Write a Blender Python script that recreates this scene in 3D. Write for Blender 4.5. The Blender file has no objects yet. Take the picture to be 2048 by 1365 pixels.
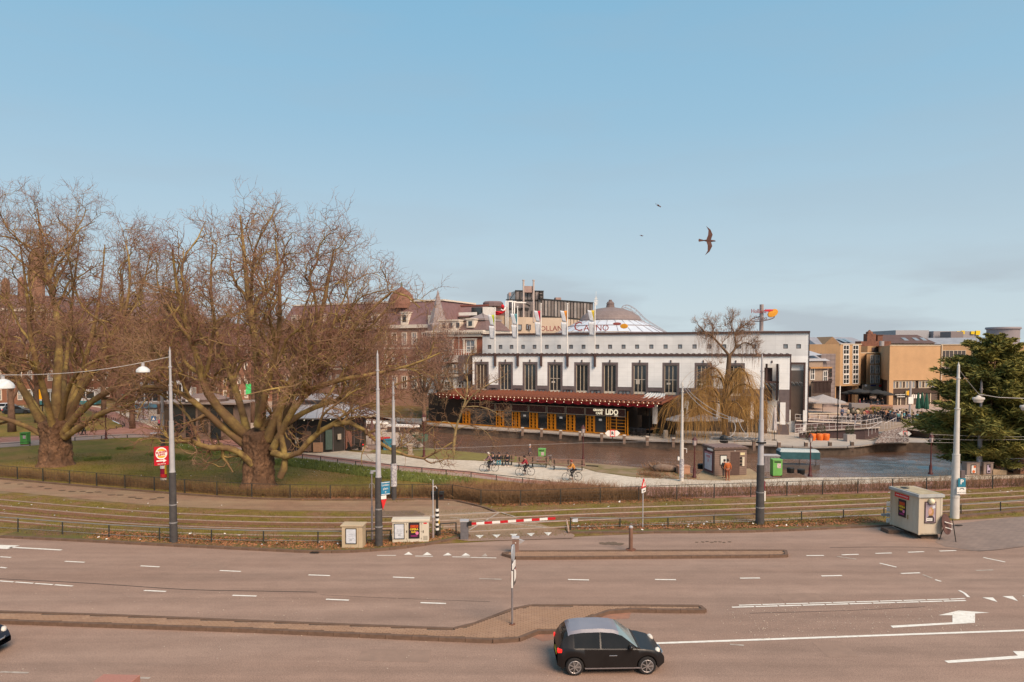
import bpy,math,random
import numpy as np
from mathutils import Vector,Matrix
from mathutils.geometry import tessellate_polygon
random.seed(7)
R=math.radians
scene=bpy.context.scene
col=scene.collection
H=10.7;F=1400.0;PITCH=R(2.4);HOR=702.0
VC=HOR+F*math.tan(PITCH)
cam_d=bpy.data.cameras.new('camera');cam=bpy.data.objects.new('camera',cam_d);col.objects.link(cam)
cam.location=(0,0,H);cam.rotation_euler=(math.pi/2-PITCH,0,0)
cam_d.sensor_width=36;cam_d.lens=F/2048*36;cam_d.shift_y=(VC-682.5)/2048
cam_d.clip_start=0.5;cam_d.clip_end=6000
scene.camera=cam
SUN_EL,SUN_AZ=R(42),R(148)
world=bpy.data.worlds.new('World');scene.world=world;world.use_nodes=True
wn,wl=world.node_tree.nodes,world.node_tree.links
wn.clear()
sky=wn.new('ShaderNodeTexSky');sky.sky_type='NISHITA';sky.sun_disc=False
sky.sun_elevation=SUN_EL;sky.sun_rotation=SUN_AZ
sky.altitude=0;sky.air_density=1.0;sky.dust_density=0.6;sky.ozone_density=2.2
bg=wn.new('ShaderNodeBackground');wo=wn.new('ShaderNodeOutputWorld')
tc=wn.new('ShaderNodeTexCoord');sep=wn.new('ShaderNodeSeparateXYZ')
wl.new(tc.outputs['Generated'],sep.inputs[0])
rampv=wn.new('ShaderNodeValToRGB');wl.new(sep.outputs['Z'],rampv.inputs[0])
e=rampv.color_ramp.elements
e[0].position=0.0;e[0].color=(0.92,)*3+(1,)
e[1].position=0.62;e[1].color=(0.85,)*3+(1,)
mixv=wn.new('ShaderNodeMix');mixv.data_type='RGBA'
veil=wn.new('ShaderNodeValToRGB');wl.new(sep.outputs['Z'],veil.inputs[0])
ve=veil.color_ramp.elements
ve[0].position=0.0;ve[0].color=(.63,.74,.80,1);ve[1].position=0.9;ve[1].color=(.20,.46,.70,1)
for ps,cc in((.06,(.60,.72,.785)),(.16,(.505,.665,.765)),(.30,(.36,.595,.765)),(.45,(.27,.545,.76))):
 x=ve.new(ps);x.color=(*cc,1)
vs8=wn.new('ShaderNodeVectorMath');vs8.operation='SCALE';vs8.inputs['Scale'].default_value=8.0;wl.new(veil.outputs[0],vs8.inputs[0])
wl.new(rampv.outputs[0],mixv.inputs['Factor']);wl.new(sky.outputs[0],mixv.inputs['A']);wl.new(vs8.outputs[0],mixv.inputs['B'])
mapc=wn.new('ShaderNodeMapping');mapc.inputs['Scale'].default_value=(1,1,5.5)
wl.new(tc.outputs['Generated'],mapc.inputs[0])
nz=wn.new('ShaderNodeTexNoise');nz.inputs['Scale'].default_value=3.1;nz.inputs['Detail'].default_value=7
wl.new(mapc.outputs[0],nz.inputs['Vector'])
rc=wn.new('ShaderNodeValToRGB');rc.color_ramp.elements[0].position=0.47;rc.color_ramp.elements[1].position=0.62
rc.color_ramp.elements[0].color=(0,0,0,1);rc.color_ramp.elements[1].color=(.75,.75,.75,1)
wl.new(nz.outputs[0],rc.inputs[0])
band=wn.new('ShaderNodeValToRGB');wl.new(sep.outputs['Z'],band.inputs[0])
b=band.color_ramp.elements;b[0].position=0.0;b[0].color=(.9,.9,.9,1);b[1].position=0.5;b[1].color=(.12,.12,.12,1)
x=b.new(0.07);x.color=(.8,.8,.8,1);x=b.new(0.13);x.color=(.15,.15,.15,1)
mm=wn.new('ShaderNodeMath');mm.operation='MULTIPLY'
wl.new(rc.outputs[0],mm.inputs[0]);wl.new(band.outputs[0],mm.inputs[1])
mixc=wn.new('ShaderNodeMix');mixc.data_type='RGBA'
wl.new(mm.outputs[0],mixc.inputs['Factor']);wl.new(mixv.outputs['Result'],mixc.inputs['A'])
mixc.inputs['B'].default_value=(3.5,3.9,4.35,1)
wl.new(mixc.outputs['Result'],bg.inputs[0]);bg.inputs[1].default_value=0.096
wl.new(bg.outputs[0],wo.inputs[0])
sd=bpy.data.lights.new('sun','SUN');so=bpy.data.objects.new('sun',sd);col.objects.link(so)
sd.energy=4.3;sd.angle=R(34);sd.color=(1.0,0.76,0.56)
sdir=Vector((math.sin(SUN_AZ)*math.cos(SUN_EL),math.cos(SUN_AZ)*math.cos(SUN_EL),math.sin(SUN_EL)))
so.rotation_euler=sdir.to_track_quat('Z','Y').to_euler()
scene.view_settings.view_transform='Standard';scene.view_settings.look='None'
scene.view_settings.exposure=0.3;scene.view_settings.gamma=1;scene.view_settings.use_curve_mapping=False
scene.cycles.max_bounces=6;scene.cycles.transparent_max_bounces=8
def ray(u,v):
 x,y,z=u-1024.0,F,-(v-VC)
 c,s=math.cos(PITCH),math.sin(PITCH)
 return Vector((x,y*c+z*s,-y*s+z*c))
def G(u,v,z=0.0):
 d=ray(u,v);t=(z-H)/d.z
 return Vector((d.x*t,d.y*t,z))
def P(u,v,Y):
 d=ray(u,v);t=Y/d.y
 return Vector((d.x*t,Y,H+d.z*t))
def XY(pts,z=0.0):return[(p.x,p.y)for p in(G(u,v,z)for u,v in pts)]
MATS={}
def M(name,c=(.5,.5,.5),rough=.8,c2=None,scale=6.0,bump=0.0,metal=0.0,emit=None,alpha=None,spec=.3,detail=4,bscale=None,stretch=None,world=False,trans=0.0,c3=None,s3=.35):
 if name in MATS:return MATS[name]
 m=bpy.data.materials.new(name);m.use_nodes=True;MATS[name]=m
 n,l=m.node_tree.nodes,m.node_tree.links
 p=n['Principled BSDF']
 p.inputs['Base Color'].default_value=(*c,1);p.inputs['Roughness'].default_value=rough
 p.inputs['Metallic'].default_value=metal;p.inputs['Specular IOR Level'].default_value=spec
 if trans:p.inputs['Transmission Weight'].default_value=trans
 if emit:p.inputs['Emission Color'].default_value=(*emit[:3],1);p.inputs['Emission Strength'].default_value=emit[3]
 if c2 is None:c2=tuple(max(0,k*.78)for k in c)
 if world:
  g=n.new('ShaderNodeNewGeometry');src=g.outputs['Position']
 else:
  g=n.new('ShaderNodeTexCoord');src=g.outputs['Object']
 if stretch:
  mp=n.new('ShaderNodeMapping');mp.inputs['Scale'].default_value=stretch;l.new(src,mp.inputs[0]);src=mp.outputs[0]
 t=n.new('ShaderNodeTexNoise');t.inputs['Scale'].default_value=scale;t.inputs['Detail'].default_value=detail;t.inputs['Roughness'].default_value=.62
 l.new(src,t.inputs['Vector'])
 r=n.new('ShaderNodeValToRGB');r.color_ramp.elements[0].position=.34;r.color_ramp.elements[1].position=.66
 r.color_ramp.elements[0].color=(*c2,1);r.color_ramp.elements[1].color=(*c,1)
 l.new(t.outputs[0],r.inputs[0]);outc=r.outputs[0]
 if c3 is not None:
  t3=n.new('ShaderNodeTexNoise');t3.inputs['Scale'].default_value=s3;t3.inputs['Detail'].default_value=5;l.new(src,t3.inputs['Vector'])
  r3=n.new('ShaderNodeValToRGB');r3.color_ramp.elements[0].position=.42;r3.color_ramp.elements[1].position=.62
  l.new(t3.outputs[0],r3.inputs[0])
  mx=n.new('ShaderNodeMix');mx.data_type='RGBA';l.new(r3.outputs[0],mx.inputs['Factor']);l.new(outc,mx.inputs['A'])
  mx.inputs['B'].default_value=(*c3,1);outc=mx.outputs['Result']
 l.new(outc,p.inputs['Base Color'])
 if bump:
  t2=n.new('ShaderNodeTexNoise');t2.inputs['Scale'].default_value=bscale or scale*6;t2.inputs['Detail'].default_value=3
  l.new(src,t2.inputs['Vector'])
  bm=n.new('ShaderNodeBump');bm.inputs['Strength'].default_value=bump;bm.inputs['Distance'].default_value=.02
  l.new(t2.outputs[0],bm.inputs['Height']);l.new(bm.outputs[0],p.inputs['Normal'])
 return m
def brick_mat(name,c1,c2,mortar,w=.22,h=.075,rough=.85,world=False,msize=.01,flat=False,off=.5):
 if name in MATS:return MATS[name]
 m=M(name,c1,rough,c2,1.2)
 n,l=m.node_tree.nodes,m.node_tree.links;p=n['Principled BSDF']
 tcn=n.new('ShaderNodeTexCoord');src=tcn.outputs['Object']
 if not flat:
  s=n.new('ShaderNodeSeparateXYZ');cb=n.new('ShaderNodeCombineXYZ');ad=n.new('ShaderNodeMath')
  l.new(src,s.inputs[0]);l.new(s.outputs[0],ad.inputs[0]);l.new(s.outputs[1],ad.inputs[1])
  l.new(ad.outputs[0],cb.inputs[0]);l.new(s.outputs[2],cb.inputs[1]);src=cb.outputs[0]
 b=n.new('ShaderNodeTexBrick');b.inputs['Scale'].default_value=1;b.inputs['Brick Width'].default_value=w;b.inputs['Row Height'].default_value=h
 b.inputs['Mortar Size'].default_value=msize;b.offset=off
 b.inputs['Color1'].default_value=(*c1,1);b.inputs['Color2'].default_value=(*c2,1);b.inputs['Mortar'].default_value=(*mortar,1)
 l.new(src,b.inputs['Vector']);l.new(b.outputs[0],p.inputs['Base Color'])
 t=n.new('ShaderNodeTexNoise');t.inputs['Scale'].default_value=.5;t.inputs['Detail'].default_value=6;l.new(tcn.outputs['Object'],t.inputs['Vector'])
 mx=n.new('ShaderNodeMix');mx.data_type='RGBA';mx.blend_type='MULTIPLY';mx.inputs['Factor'].default_value=.35
 l.new(b.outputs[0],mx.inputs['A']);l.new(t.outputs[0],mx.inputs['B']);
 gm=n.new('ShaderNodeMix');gm.data_type='RGBA';gm.blend_type='MULTIPLY';gm.inputs['Factor'].default_value=1;gm.inputs['B'].default_value=(1.18,1.18,1.18,1)
 l.new(mx.outputs['Result'],gm.inputs['A']);l.new(gm.outputs['Result'],p.inputs['Base Color'])
 bm=n.new('ShaderNodeBump');bm.inputs['Strength'].default_value=.5;bm.inputs['Distance'].default_value=.01;bm.invert=True
 l.new(b.outputs['Fac'],bm.inputs['Height']);l.new(bm.outputs[0],p.inputs['Normal'])
 return m
class MB:
 def __init__(s):s.v=[];s.f=[];s.mi=[]
 def add(s,vs,fs,m=0):
  o=len(s.v);s.v+=[tuple(q)for q in vs];s.f+=[tuple(i+o for i in q)for q in fs];s.mi+=[m]*len(fs);return s
 def box(s,x0,x1,y0,y1,z0,z1,m=0,rz=0,piv=None,mat=None):
  vs=[(x,y,z)for z in(z0,z1)for y in(y0,y1)for x in(x0,x1)]
  if rz:
   cx,cy=piv or((x0+x1)/2,(y0+y1)/2);c,q=math.cos(rz),math.sin(rz)
   vs=[(cx+(x-cx)*c-(y-cy)*q,cy+(x-cx)*q+(y-cy)*c,z)for x,y,z in vs]
  if mat is not None:vs=[tuple(mat@Vector(q))for q in vs]
  return s.add(vs,[(0,2,3,1),(4,5,7,6),(0,1,5,4),(2,6,7,3),(0,4,6,2),(1,3,7,5)],m)
 def bar(s,a,b,w,h=None,m=0,up=(0,0,1)):
  a,b=Vector(a),Vector(b);h=h or w;d=(b-a)
  if d.length<1e-6:return s
  d.normalize();u=Vector(up)
  if abs(d.dot(u))>.98:u=Vector((1,0,0))
  r=d.cross(u).normalized();u=r.cross(d)
  vs=[q+r*i*w/2+u*j*h/2 for q in(a,b)for j in(-1,1)for i in(-1,1)]
  return s.add(vs,[(0,1,3,2),(4,6,7,5),(0,4,5,1),(2,3,7,6),(0,2,6,4),(1,5,7,3)],m)
 def tube(s,pts,rads,n=6,cap=True,m=0):
  pts=[Vector(p)for p in pts]
  if not hasattr(rads,'__len__'):rads=[rads]*len(pts)
  vs=[];prev=None
  for i,p in enumerate(pts):
   d=(pts[min(i+1,len(pts)-1)]-pts[max(i-1,0)])
   d=d.normalized()if d.length>1e-9 else Vector((0,0,1))
   if prev is None:
    u=Vector((0,0,1))if abs(d.z)<.9 else Vector((1,0,0));u=(u-d*u.dot(d)).normalized()
   else:
    u=prev-d*prev.dot(d);u=u.normalized()if u.length>1e-6 else d.orthogonal().normalized()
   prev=u;w=d.cross(u)
   for k in range(n):
    a=2*math.pi*k/n;vs.append(p+(u*math.cos(a)+w*math.sin(a))*rads[i])
  fs=[(i*n+k,i*n+(k+1)%n,(i+1)*n+(k+1)%n,(i+1)*n+k)for i in range(len(pts)-1)for k in range(n)]
  if cap:fs+=[tuple(reversed(range(n))),tuple((len(pts)-1)*n+k for k in range(n))]
  return s.add(vs,fs,m)
 def cyl(s,x,y,z0,z1,r,n=12,r2=None,m=0):return s.tube([(x,y,z0),(x,y,z1)],[r,r if r2 is None else r2],n,True,m)
 def lathe(s,prof,n=16,c=(0,0,0),m=0):
  vs=[(c[0]+r*math.cos(2*math.pi*k/n),c[1]+r*math.sin(2*math.pi*k/n),c[2]+z)for r,z in prof for k in range(n)]
  fs=[(i*n+k,i*n+(k+1)%n,(i+1)*n+(k+1)%n,(i+1)*n+k)for i in range(len(prof)-1)for k in range(n)]
  fs+=[tuple(reversed(range(n))),tuple((len(prof)-1)*n+k for k in range(n))]
  return s.add(vs,fs,m)
 def prism(s,poly,z0,z1,m=0,bottom=False):
  poly=ccw(poly);n=len(poly)
  tri=tessellate_polygon([[Vector((x,y,0))for x,y in poly]])
  vs=[(x,y,z1)for x,y in poly]+[(x,y,z0)for x,y in poly]
  fs=[fixw(t,poly)for t in tri]
  fs+=[(i,n+i,n+(i+1)%n,(i+1)%n)for i in range(n)]
  return s.add(vs,fs,m)
 def flat(s,poly,z=0.0,m=0):
  poly=ccw(poly);tri=tessellate_polygon([[Vector((x,y,0))for x,y in poly]])
  return s.add([(x,y,z)for x,y in poly],[fixw(t,poly)for t in tri],m)
 def xf(s,mat):s.v=[tuple(mat@Vector(q))for q in s.v];return s
 def build(s,name,mats,parent=None,smooth=False,loc=None,bevel=0,kind=None):
  me=bpy.data.meshes.new(name);me.from_pydata(s.v,[],s.f)
  if not isinstance(mats,(list,tuple)):mats=[mats]
  for q in mats:me.materials.append(q)
  if len(mats)>1:me.polygons.foreach_set('material_index',s.mi)
  if smooth:
   me.polygons.foreach_set('use_smooth',[True]*len(me.polygons))
   if smooth!='all':me.set_sharp_from_angle(angle=R(40))
  me.update()
  o=bpy.data.objects.new(name,me);col.objects.link(o)
  if parent is not None:o.parent=parent
  if loc is not None:o.location=loc
  if kind:o['kind']=kind
  if bevel:
   b=o.modifiers.new('bevel','BEVEL');b.width=bevel;b.segments=2;b.limit_method='ANGLE'
  return o
def area(poly):return sum(poly[i][0]*poly[(i+1)%len(poly)][1]-poly[(i+1)%len(poly)][0]*poly[i][1]for i in range(len(poly)))/2
def ccw(poly):return list(poly)if area(poly)>0 else list(reversed(poly))
def fixw(t,poly):
 a,b,c=(poly[i]for i in t)
 return tuple(t)if(b[0]-a[0])*(c[1]-a[1])-(b[1]-a[1])*(c[0]-a[0])>0 else(t[0],t[2],t[1])
def tag(o,label=None,cat=None,group=None,kind=None):
 if label:o['label']=label
 if cat:o['category']=cat
 if group:o['group']=group
 if kind:o['kind']=kind
 return o
def thing(name,label,cat,loc=(0,0,0),rz=0,group=None):
 o=bpy.data.objects.new(name,None);col.objects.link(o);o.location=loc;o.rotation_euler=(0,0,rz);o.empty_display_size=.3
 return tag(o,label,cat,group)
def dup(o,parent=None,label=None,group=None,loc=None,rz=None,scale=None):
 c=o.copy();col.objects.link(c);c.parent=parent
 for ch in list(o.children):dup(ch,c)
 if label:c['label']=label
 if group:c['group']=group
 if loc is not None:c.location=loc
 if rz is not None:c.rotation_euler=(0,0,rz)
 if scale is not None:c.scale=(scale,)*3 if not hasattr(scale,'__len__')else scale
 return c
def structure(o):o['kind']='structure';return o
def text(s,size,mat,parent,M4,ext=.01,name='lettering',align='CENTER',bold=0,xs=1.0):
 cu=bpy.data.curves.new('t','FONT');cu.body=s;cu.size=size;cu.extrude=ext;cu.align_x=align;cu.align_y='CENTER';cu.offset=bold;cu.resolution_u=2
 t=bpy.data.objects.new('t',cu);me=bpy.data.meshes.new_from_object(t);me.name=name
 bpy.data.objects.remove(t)
 me.transform(Matrix.Diagonal((xs,1,1,1)));me.transform(M4);me.materials.clear();me.materials.append(mat)
 o=bpy.data.objects.new(name,me);col.objects.link(o);o.parent=parent;return o
def face_m(x,y,z,rz=0,tilt=0):
 return Matrix.Translation((x,y,z))@Matrix.Rotation(rz,4,'Z')@Matrix.Rotation(math.pi/2,4,'X')@Matrix.Rotation(tilt,4,'Z')
def resample(pts,step):
 pts=[Vector(p)for p in pts];L=[0]
 for a,b in zip(pts,pts[1:]):L.append(L[-1]+(b-a).length)
 n=max(1,round(L[-1]/step));out=[];j=0
 for i in range(n+1):
  t=L[-1]*i/n
  while j<len(L)-2 and L[j+1]<t:j+=1
  k=(t-L[j])/max(1e-9,L[j+1]-L[j]);out.append(pts[j].lerp(pts[j+1],k))
 return out
def smooth_line(pts,it=2):
 pts=[Vector(p)for p in pts]
 for _ in range(it):
  q=[pts[0]]
  for a,b in zip(pts,pts[1:]):q+=[a.lerp(b,.25),a.lerp(b,.75)]
  q.append(pts[-1]);pts=q
 return pts
def gl(pts,z=0.0,step=1.0,sm=2):return resample(smooth_line([G(u,v,z)for u,v in pts],sm),step)
def offset(line,d):
 out=[]
 for i,p in enumerate(line):
  t=line[min(i+1,len(line)-1)]-line[max(i-1,0)];t.z=0;t.normalize()
  out.append(p+Vector((-t.y,t.x,0))*d)
 return out
def ribbon(mb,A,B,m=0):
 n=len(A)
 vs=list(A)+list(B);fs=[]
 for i in range(n-1):
  q=(i,i+1,n+i+1,n+i)
  a,b,c=vs[q[0]],vs[q[1]],vs[q[2]]
  if(b-a).cross(c-a).z<0:q=q[::-1]
  fs.append(q)
 return mb.add(vs,fs,m)
def in_poly(x,y,poly):
 r=False;n=len(poly)
 for i in range(n):
  x0,y0=poly[i];x1,y1=poly[(i+1)%n]
  if(y0>y)!=(y1>y)and x<(x1-x0)*(y-y0)/(y1-y0)+x0:r=not r
 return r
WZ=-1.0
near_bank=[(700,892),(760,893),(850,896),(950,906),(1050,915),(1150,924),(1250,933),(1350,943),(1430,953),(1520,958),(1594,956),(1700,955),(1850,954),(1935,950),(2048,949),(2400,949)]
far_q=[(2400,893),(2048,893),(1900,887),(1814,885),(1750,887),(1701,894),(1609,895),(1521,890),(1364,884),(1298,881),(1211,875),(1084,865),(1024,862),(925,855),(860,850),(780,842),(640,832)]
QZ=0.0
nb=[G(u,v,0)for u,v in near_bank];fq=[G(u,v,QZ)for u,v in far_q]
nb=[Vector((nb[0].x-40,nb[0].y+22,0)),Vector((nb[0].x-12,nb[0].y+9,0))]+nb+[Vector((260,nb[-1].y,0))]
fq=[Vector((260,fq[0].y,QZ))]+fq+[Vector((fq[-1].x-45,fq[-1].y+25,QZ))]
hole=[(p.x,p.y)for p in nb]+[(p.x,p.y)for p in fq]
outer=[(-3000,-60),(3000,-60),(3000,4500),(-3000,4500)]
pts2=[Vector((x,y,0))for x,y in outer];ph=[Vector((x,y,0))for x,y in(ccw(hole)[::-1])]
tri=tessellate_polygon([pts2,ph]);allp=pts2+ph
grass_m=M('rough_grass',(.20,.135,.03),.95,(.13,.085,.022),1.5,.9,world=True,c3=(.21,.15,.085),s3=.5,bscale=14)
g=MB();g.add(allp,[fixw(t,[(q.x,q.y)for q in allp])for t in tri])
structure(g.build('ground',grass_m))
wallm=M('quay_wall',(.16,.115,.085),.9,(.09,.065,.05),2,.4)
mb=MB();n=len(nb)
low=[p+Vector((0,.9,-1.7))for p in nb]
ribbon(mb,nb,low);structure(mb.build('bank',M('bank_soil',(.19,.125,.075),.95,(.10,.07,.045),2.5,.8,world=True)))
mb=MB()
for a,b in zip(fq,fq[1:]):
 mb.add([a,b,b+Vector((0,0,-1.6)),a+Vector((0,0,-1.6))],[(0,1,2,3)])
structure(mb.build('quay_wall',wallm))
wm=bpy.data.materials.new('canal_water');wm.use_nodes=True;MATS['canal_water']=wm
wnn,wll=wm.node_tree.nodes,wm.node_tree.links;wp=wnn['Principled BSDF']
wp.inputs['Base Color'].default_value=(.16,.09,.062,1);wp.inputs['Roughness'].default_value=.07;wp.inputs['Specular IOR Level'].default_value=.6;wp.inputs['IOR'].default_value=2.6
wp.inputs['Specular Tint'].default_value=(1,.95,.86,1)
gp=wnn.new('ShaderNodeNewGeometry');prevn=None
for sc,st,dist,strv in((2.2,(1,2.0,1),.10,.5),(5,(1,2.0,1),.05,.5)):
 mp=wnn.new('ShaderNodeMapping');mp.inputs['Scale'].default_value=st;mp.inputs['Rotation'].default_value=(0,0,R(8));wll.new(gp.outputs['Position'],mp.inputs[0])
 t=wnn.new('ShaderNodeTexNoise');t.inputs['Scale'].default_value=sc;t.inputs['Detail'].default_value=3;t.inputs['Distortion'].default_value=.8;wll.new(mp.outputs[0],t.inputs['Vector'])
 bm=wnn.new('ShaderNodeBump');bm.inputs['Strength'].default_value=strv;bm.inputs['Distance'].default_value=dist;wll.new(t.outputs[0],bm.inputs['Height'])
 if prevn:wll.new(prevn.outputs[0],bm.inputs['Normal'])
 prevn=bm
wll.new(prevn.outputs[0],wp.inputs['Normal'])
gx,gy=np.meshgrid(np.arange(-75,135,.42),np.arange(54,112,.36));wr=np.random.default_rng(5);hz0=np.zeros_like(gx)
for lam,amp in((4.5,.030),(3.1,.026),(2.2,.022),(1.7,.018),(1.3,.013))*3:
 an=wr.normal(R(78),.5);k_=2*np.pi/(lam*wr.uniform(.85,1.15));hz0+=.8*amp*np.sin(k_*(gx*np.cos(an)+gy*np.sin(an))+wr.random()*6.3+1.2*np.sin(gx*wr.uniform(.1,.3)+wr.random()*6))
mod=.55+.45*np.sin(gx*.09+1)*np.sin(gy*.21+gx*.05)
Vw=np.stack([gx,gy,WZ+hz0*mod],-1).reshape(-1,3);ny,nx_=gx.shape;ii=np.arange(ny*nx_).reshape(ny,nx_)
Qw=np.stack([ii[:-1,:-1],ii[:-1,1:],ii[1:,1:],ii[1:,:-1]],-1).reshape(-1,4)
me=bpy.data.meshes.new('canal_water');me.vertices.add(len(Vw));me.vertices.foreach_set('co',Vw.astype(np.float32).ravel());me.loops.add(Qw.size);me.loops.foreach_set('vertex_index',Qw.astype(np.int32).ravel())
me.polygons.add(len(Qw));me.polygons.foreach_set('loop_start',np.arange(0,Qw.size,4,dtype=np.int32));me.materials.append(wm);me.update(calc_edges=True);me.polygons.foreach_set('use_smooth',np.ones(len(Qw),dtype=bool))
o=bpy.data.objects.new('canal_water',me);col.objects.link(o);structure(o)
asph=M('asphalt',(.325,.222,.170),.92,(.27,.182,.14),.45,.35,world=True,stretch=(.35,1.4,1),bscale=30,c3=(.285,.188,.142),s3=.22,detail=8)
asph2=M('service_asphalt',(.29,.18,.115),.92,(.235,.145,.092),.8,.4,world=True,bscale=25,c3=(.29,.20,.125),s3=.3)
def weather(m,lanes=True):
 n,l=m.node_tree.nodes,m.node_tree.links;p=n['Principled BSDF'];src=p.inputs['Base Color'].links[0].from_socket;g_=n.new('ShaderNodeNewGeometry')
 for sc,st,lo,hi,det in(((1,(.03,1.1,1),.86,1.10,4),(26,(1,1,1),.80,1.18,2),(90,(1,1,1),.82,1.16,1),(1.6,(.5,1,1),.93,1.06,8))if lanes else((26,(1,1,1),.82,1.16,2),(2,(1,1,1),.88,1.1,8))):
  mp=n.new('ShaderNodeMapping');mp.inputs['Scale'].default_value=st;l.new(g_.outputs['Position'],mp.inputs[0])
  t=n.new('ShaderNodeTexNoise');t.inputs['Scale'].default_value=sc;t.inputs['Detail'].default_value=det;l.new(mp.outputs[0],t.inputs['Vector'])
  r=n.new('ShaderNodeMapRange');r.inputs['From Min'].default_value=.32;r.inputs['From Max'].default_value=.68;r.inputs['To Min'].default_value=lo;r.inputs['To Max'].default_value=hi;l.new(t.outputs[0],r.inputs['Value'])
  v=n.new('ShaderNodeVectorMath');v.operation='SCALE';l.new(src,v.inputs[0]);l.new(r.outputs[0],v.inputs['Scale']);src=v.outputs[0]
 l.new(src,p.inputs['Base Color'])
weather(asph);weather(asph2)
kerb_edge=[(-400,1050),(0,1076),(150,1083),(340,1093),(500,1101),(630,1107),(700,1106),(780,1101),(850,1092),(910,1080),(940,1074)]
kerb_r=[(1135,1068),(1300,1067),(1500,1066),(1700,1057),(1790,1052),(1850,1040),(1900,1037)]
road=XY(kerb_edge)+XY([(1040,1071)])+XY(kerb_r)+XY([(2048,1026),(2500,1010)])+[(70,6),(-70,6)]
mb=MB();mb.flat(road,.006);structure(mb.build('road',asph))
su=gl([(-400,925),(0,960),(200,978),(400,994),(520,1001),(700,1003),(850,1001),(905,1003),(960,1015),(992,1027)])
sl=gl([(-400,948),(0,982),(200,1002),(340,1014),(520,1021),(700,1023),(770,1024)])
sp=[(p.x,p.y)for p in su]+XY([(1060,1043),(1135,1062),(1139,1070),(938,1080),(880,1062),(830,1040)])+[(p.x,p.y)for p in reversed(sl)]
mb=MB();mb.flat(sp,.012);structure(mb.build('service_road',asph2))
brk=brick_mat('clinker_paving',(.22,.15,.105),(.17,.115,.08),(.10,.075,.055),.21,.105,flat=True)
mb=MB();mb.flat(XY([(745,1025),(830,1023),(850,1030),(845,1037),(750,1037)]),.055);structure(mb.build('paved_patch',brk))
fore=XY([(1888,1060),(1905,1050),(1930,1046),(2048,1034),(2300,1015),(2300,1068),(2048,1093),(1960,1104),(1890,1094),(1870,1085)])
mb=MB();mb.flat(fore,.014);structure(mb.build('brick_forecourt',brick_mat('forecourt_paving',(.27,.20,.165),(.22,.165,.14),(.15,.115,.095),.42,.21,flat=True)))
walk_m=M('pale_gravel_path',(.53,.455,.365),.95,(.46,.385,.30),.9,.3,world=True,c3=(.56,.485,.395),s3=.25)
red_m=M('red_cycle_asphalt',(.33,.155,.115),.9,(.27,.13,.10),.7,.3,world=True,c3=(.37,.19,.145),s3=.3)
pink_m=M('pinkish_edge_paving',(.38,.27,.22),.95,(.33,.23,.19),1.2,.3,world=True)
wu=[(560,880),(646,895),(704,904),(793,911),(868,919),(952,922),(1029,926),(1166,937),(1193,945),(1266,955),(1359,959),(1521,960),(1594,956),(1850,955),(1934,951),(2048,950),(2500,948)]
wd=[(568,905),(640,911.5),(717,920),(794,931),(940,943),(1022,957),(1107,964),(1168,968),(1217,974),(1350,975),(1472,975),(1570,972),(1716,969),(1850,963.5),(2048,957),(2500,950)]
rd=[(568,910),(640,917),(703,926),(771,933),(843,940),(940,949),(1046,964),(1095,970),(1200,988),(1350,998),(1500,995),(1600,990),(1850,985),(2048,980),(2500,974)]
ld=[(568,914),(640,921),(794,942),(932,954),(1046,967),(1095,971)]
mb=MB();mb.flat(XY(wu)+XY(wd)[::-1],.012);structure(mb.build('walking_path',walk_m))
mb=MB();mb.flat(XY([(p[0],p[1]+.2)for p in wd])+XY(rd)[::-1],.016);structure(mb.build('cycle_path',red_m))
mb=MB();mb.flat(XY(rd[:8])+XY(ld)[::-1],.010);structure(mb.build('path_verge',pink_m))
mb=MB();mb.flat(XY([(220,819),(262,797),(420,790),(640,800),(790,842),(850,894),(738,904),(560,885),(430,866),(341,868),(310,856),(240,828)]),.008);structure(mb.build('market_square',M('square_paving',(.46,.36,.28),.92,(.38,.29,.225),.8,.3,world=True)))
mb=MB();mb.flat(XY([(-400,893),(0,876),(86,872),(165,864),(230,858),(251,853),(199,829),(150,812),(60,800),(80,796),(180,808),(222,819),(260,837),(310,856),(341,868),(420,876),(494,882),(568,905),(568,910),(487,898),(405,890),(345,878),(300,871),(165,876),(86,882),(0,888),(-400,905)]),.012);structure(mb.build('red_junction',red_m))
mb=MB();mb.flat(XY([(-400,905),(0,886),(86,880),(165,872),(260,868),(345,876),(405,888),(487,897),(568,909),(568,914),(487,901),(430,893),(399,887),(348,879),(303,875),(240,876.5),(146,882),(76,891),(0,896),(-400,918)]),.018);structure(mb.build('footway',pink_m))
mb=MB();A=gl([(60,798),(150,808),(220,819),(262,838),(310,856),(345,868)],.02,2);ribbon(mb,A,offset(A,.9));structure(mb.build('kerb_band',walk_m))
lawn_m=M('lawn_grass',(.21,.165,.024),.95,(.15,.115,.02),1.3,1.0,world=True,c3=(.26,.155,.045),s3=.22,bscale=12,detail=7)
lawn=XY([(-400,920),(0,896),(76,891),(146,882),(240,876.5),(303,875),(348,879),(399,887),(430,893),(487,901),(568,914),(640,921),(794,942),(932,954),(1046,967),(1095,971),(1180,985),(1130,1000),(1000,1012),(930,1000),(850,996),(700,998),(520,996),(400,989),(200,973),(0,955),(-400,922)])
mb=MB();mb.flat(lawn,.006);structure(mb.build('lawn',lawn_m))
mb=MB();mb.flat(XY([(-400,892),(0,874),(86,870),(165,862),(230,857),(246,852),(196,829),(100,822),(-200,822),(-500,845)]),.014);structure(mb.build('lawn',lawn_m))
mb=MB();mb.flat(XY([(738,903),(793,911),(868,918),(952,921),(1029,925),(1060,922),(1050,915),(950,906),(850,896),(770,894)]),.016);structure(mb.build('canal_lawn',M('canal_grass',(.22,.185,.055),.95,(.165,.135,.045),1.6,.9,world=True,bscale=12)))  # canal strip has its own slightly paler grass tone
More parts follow.
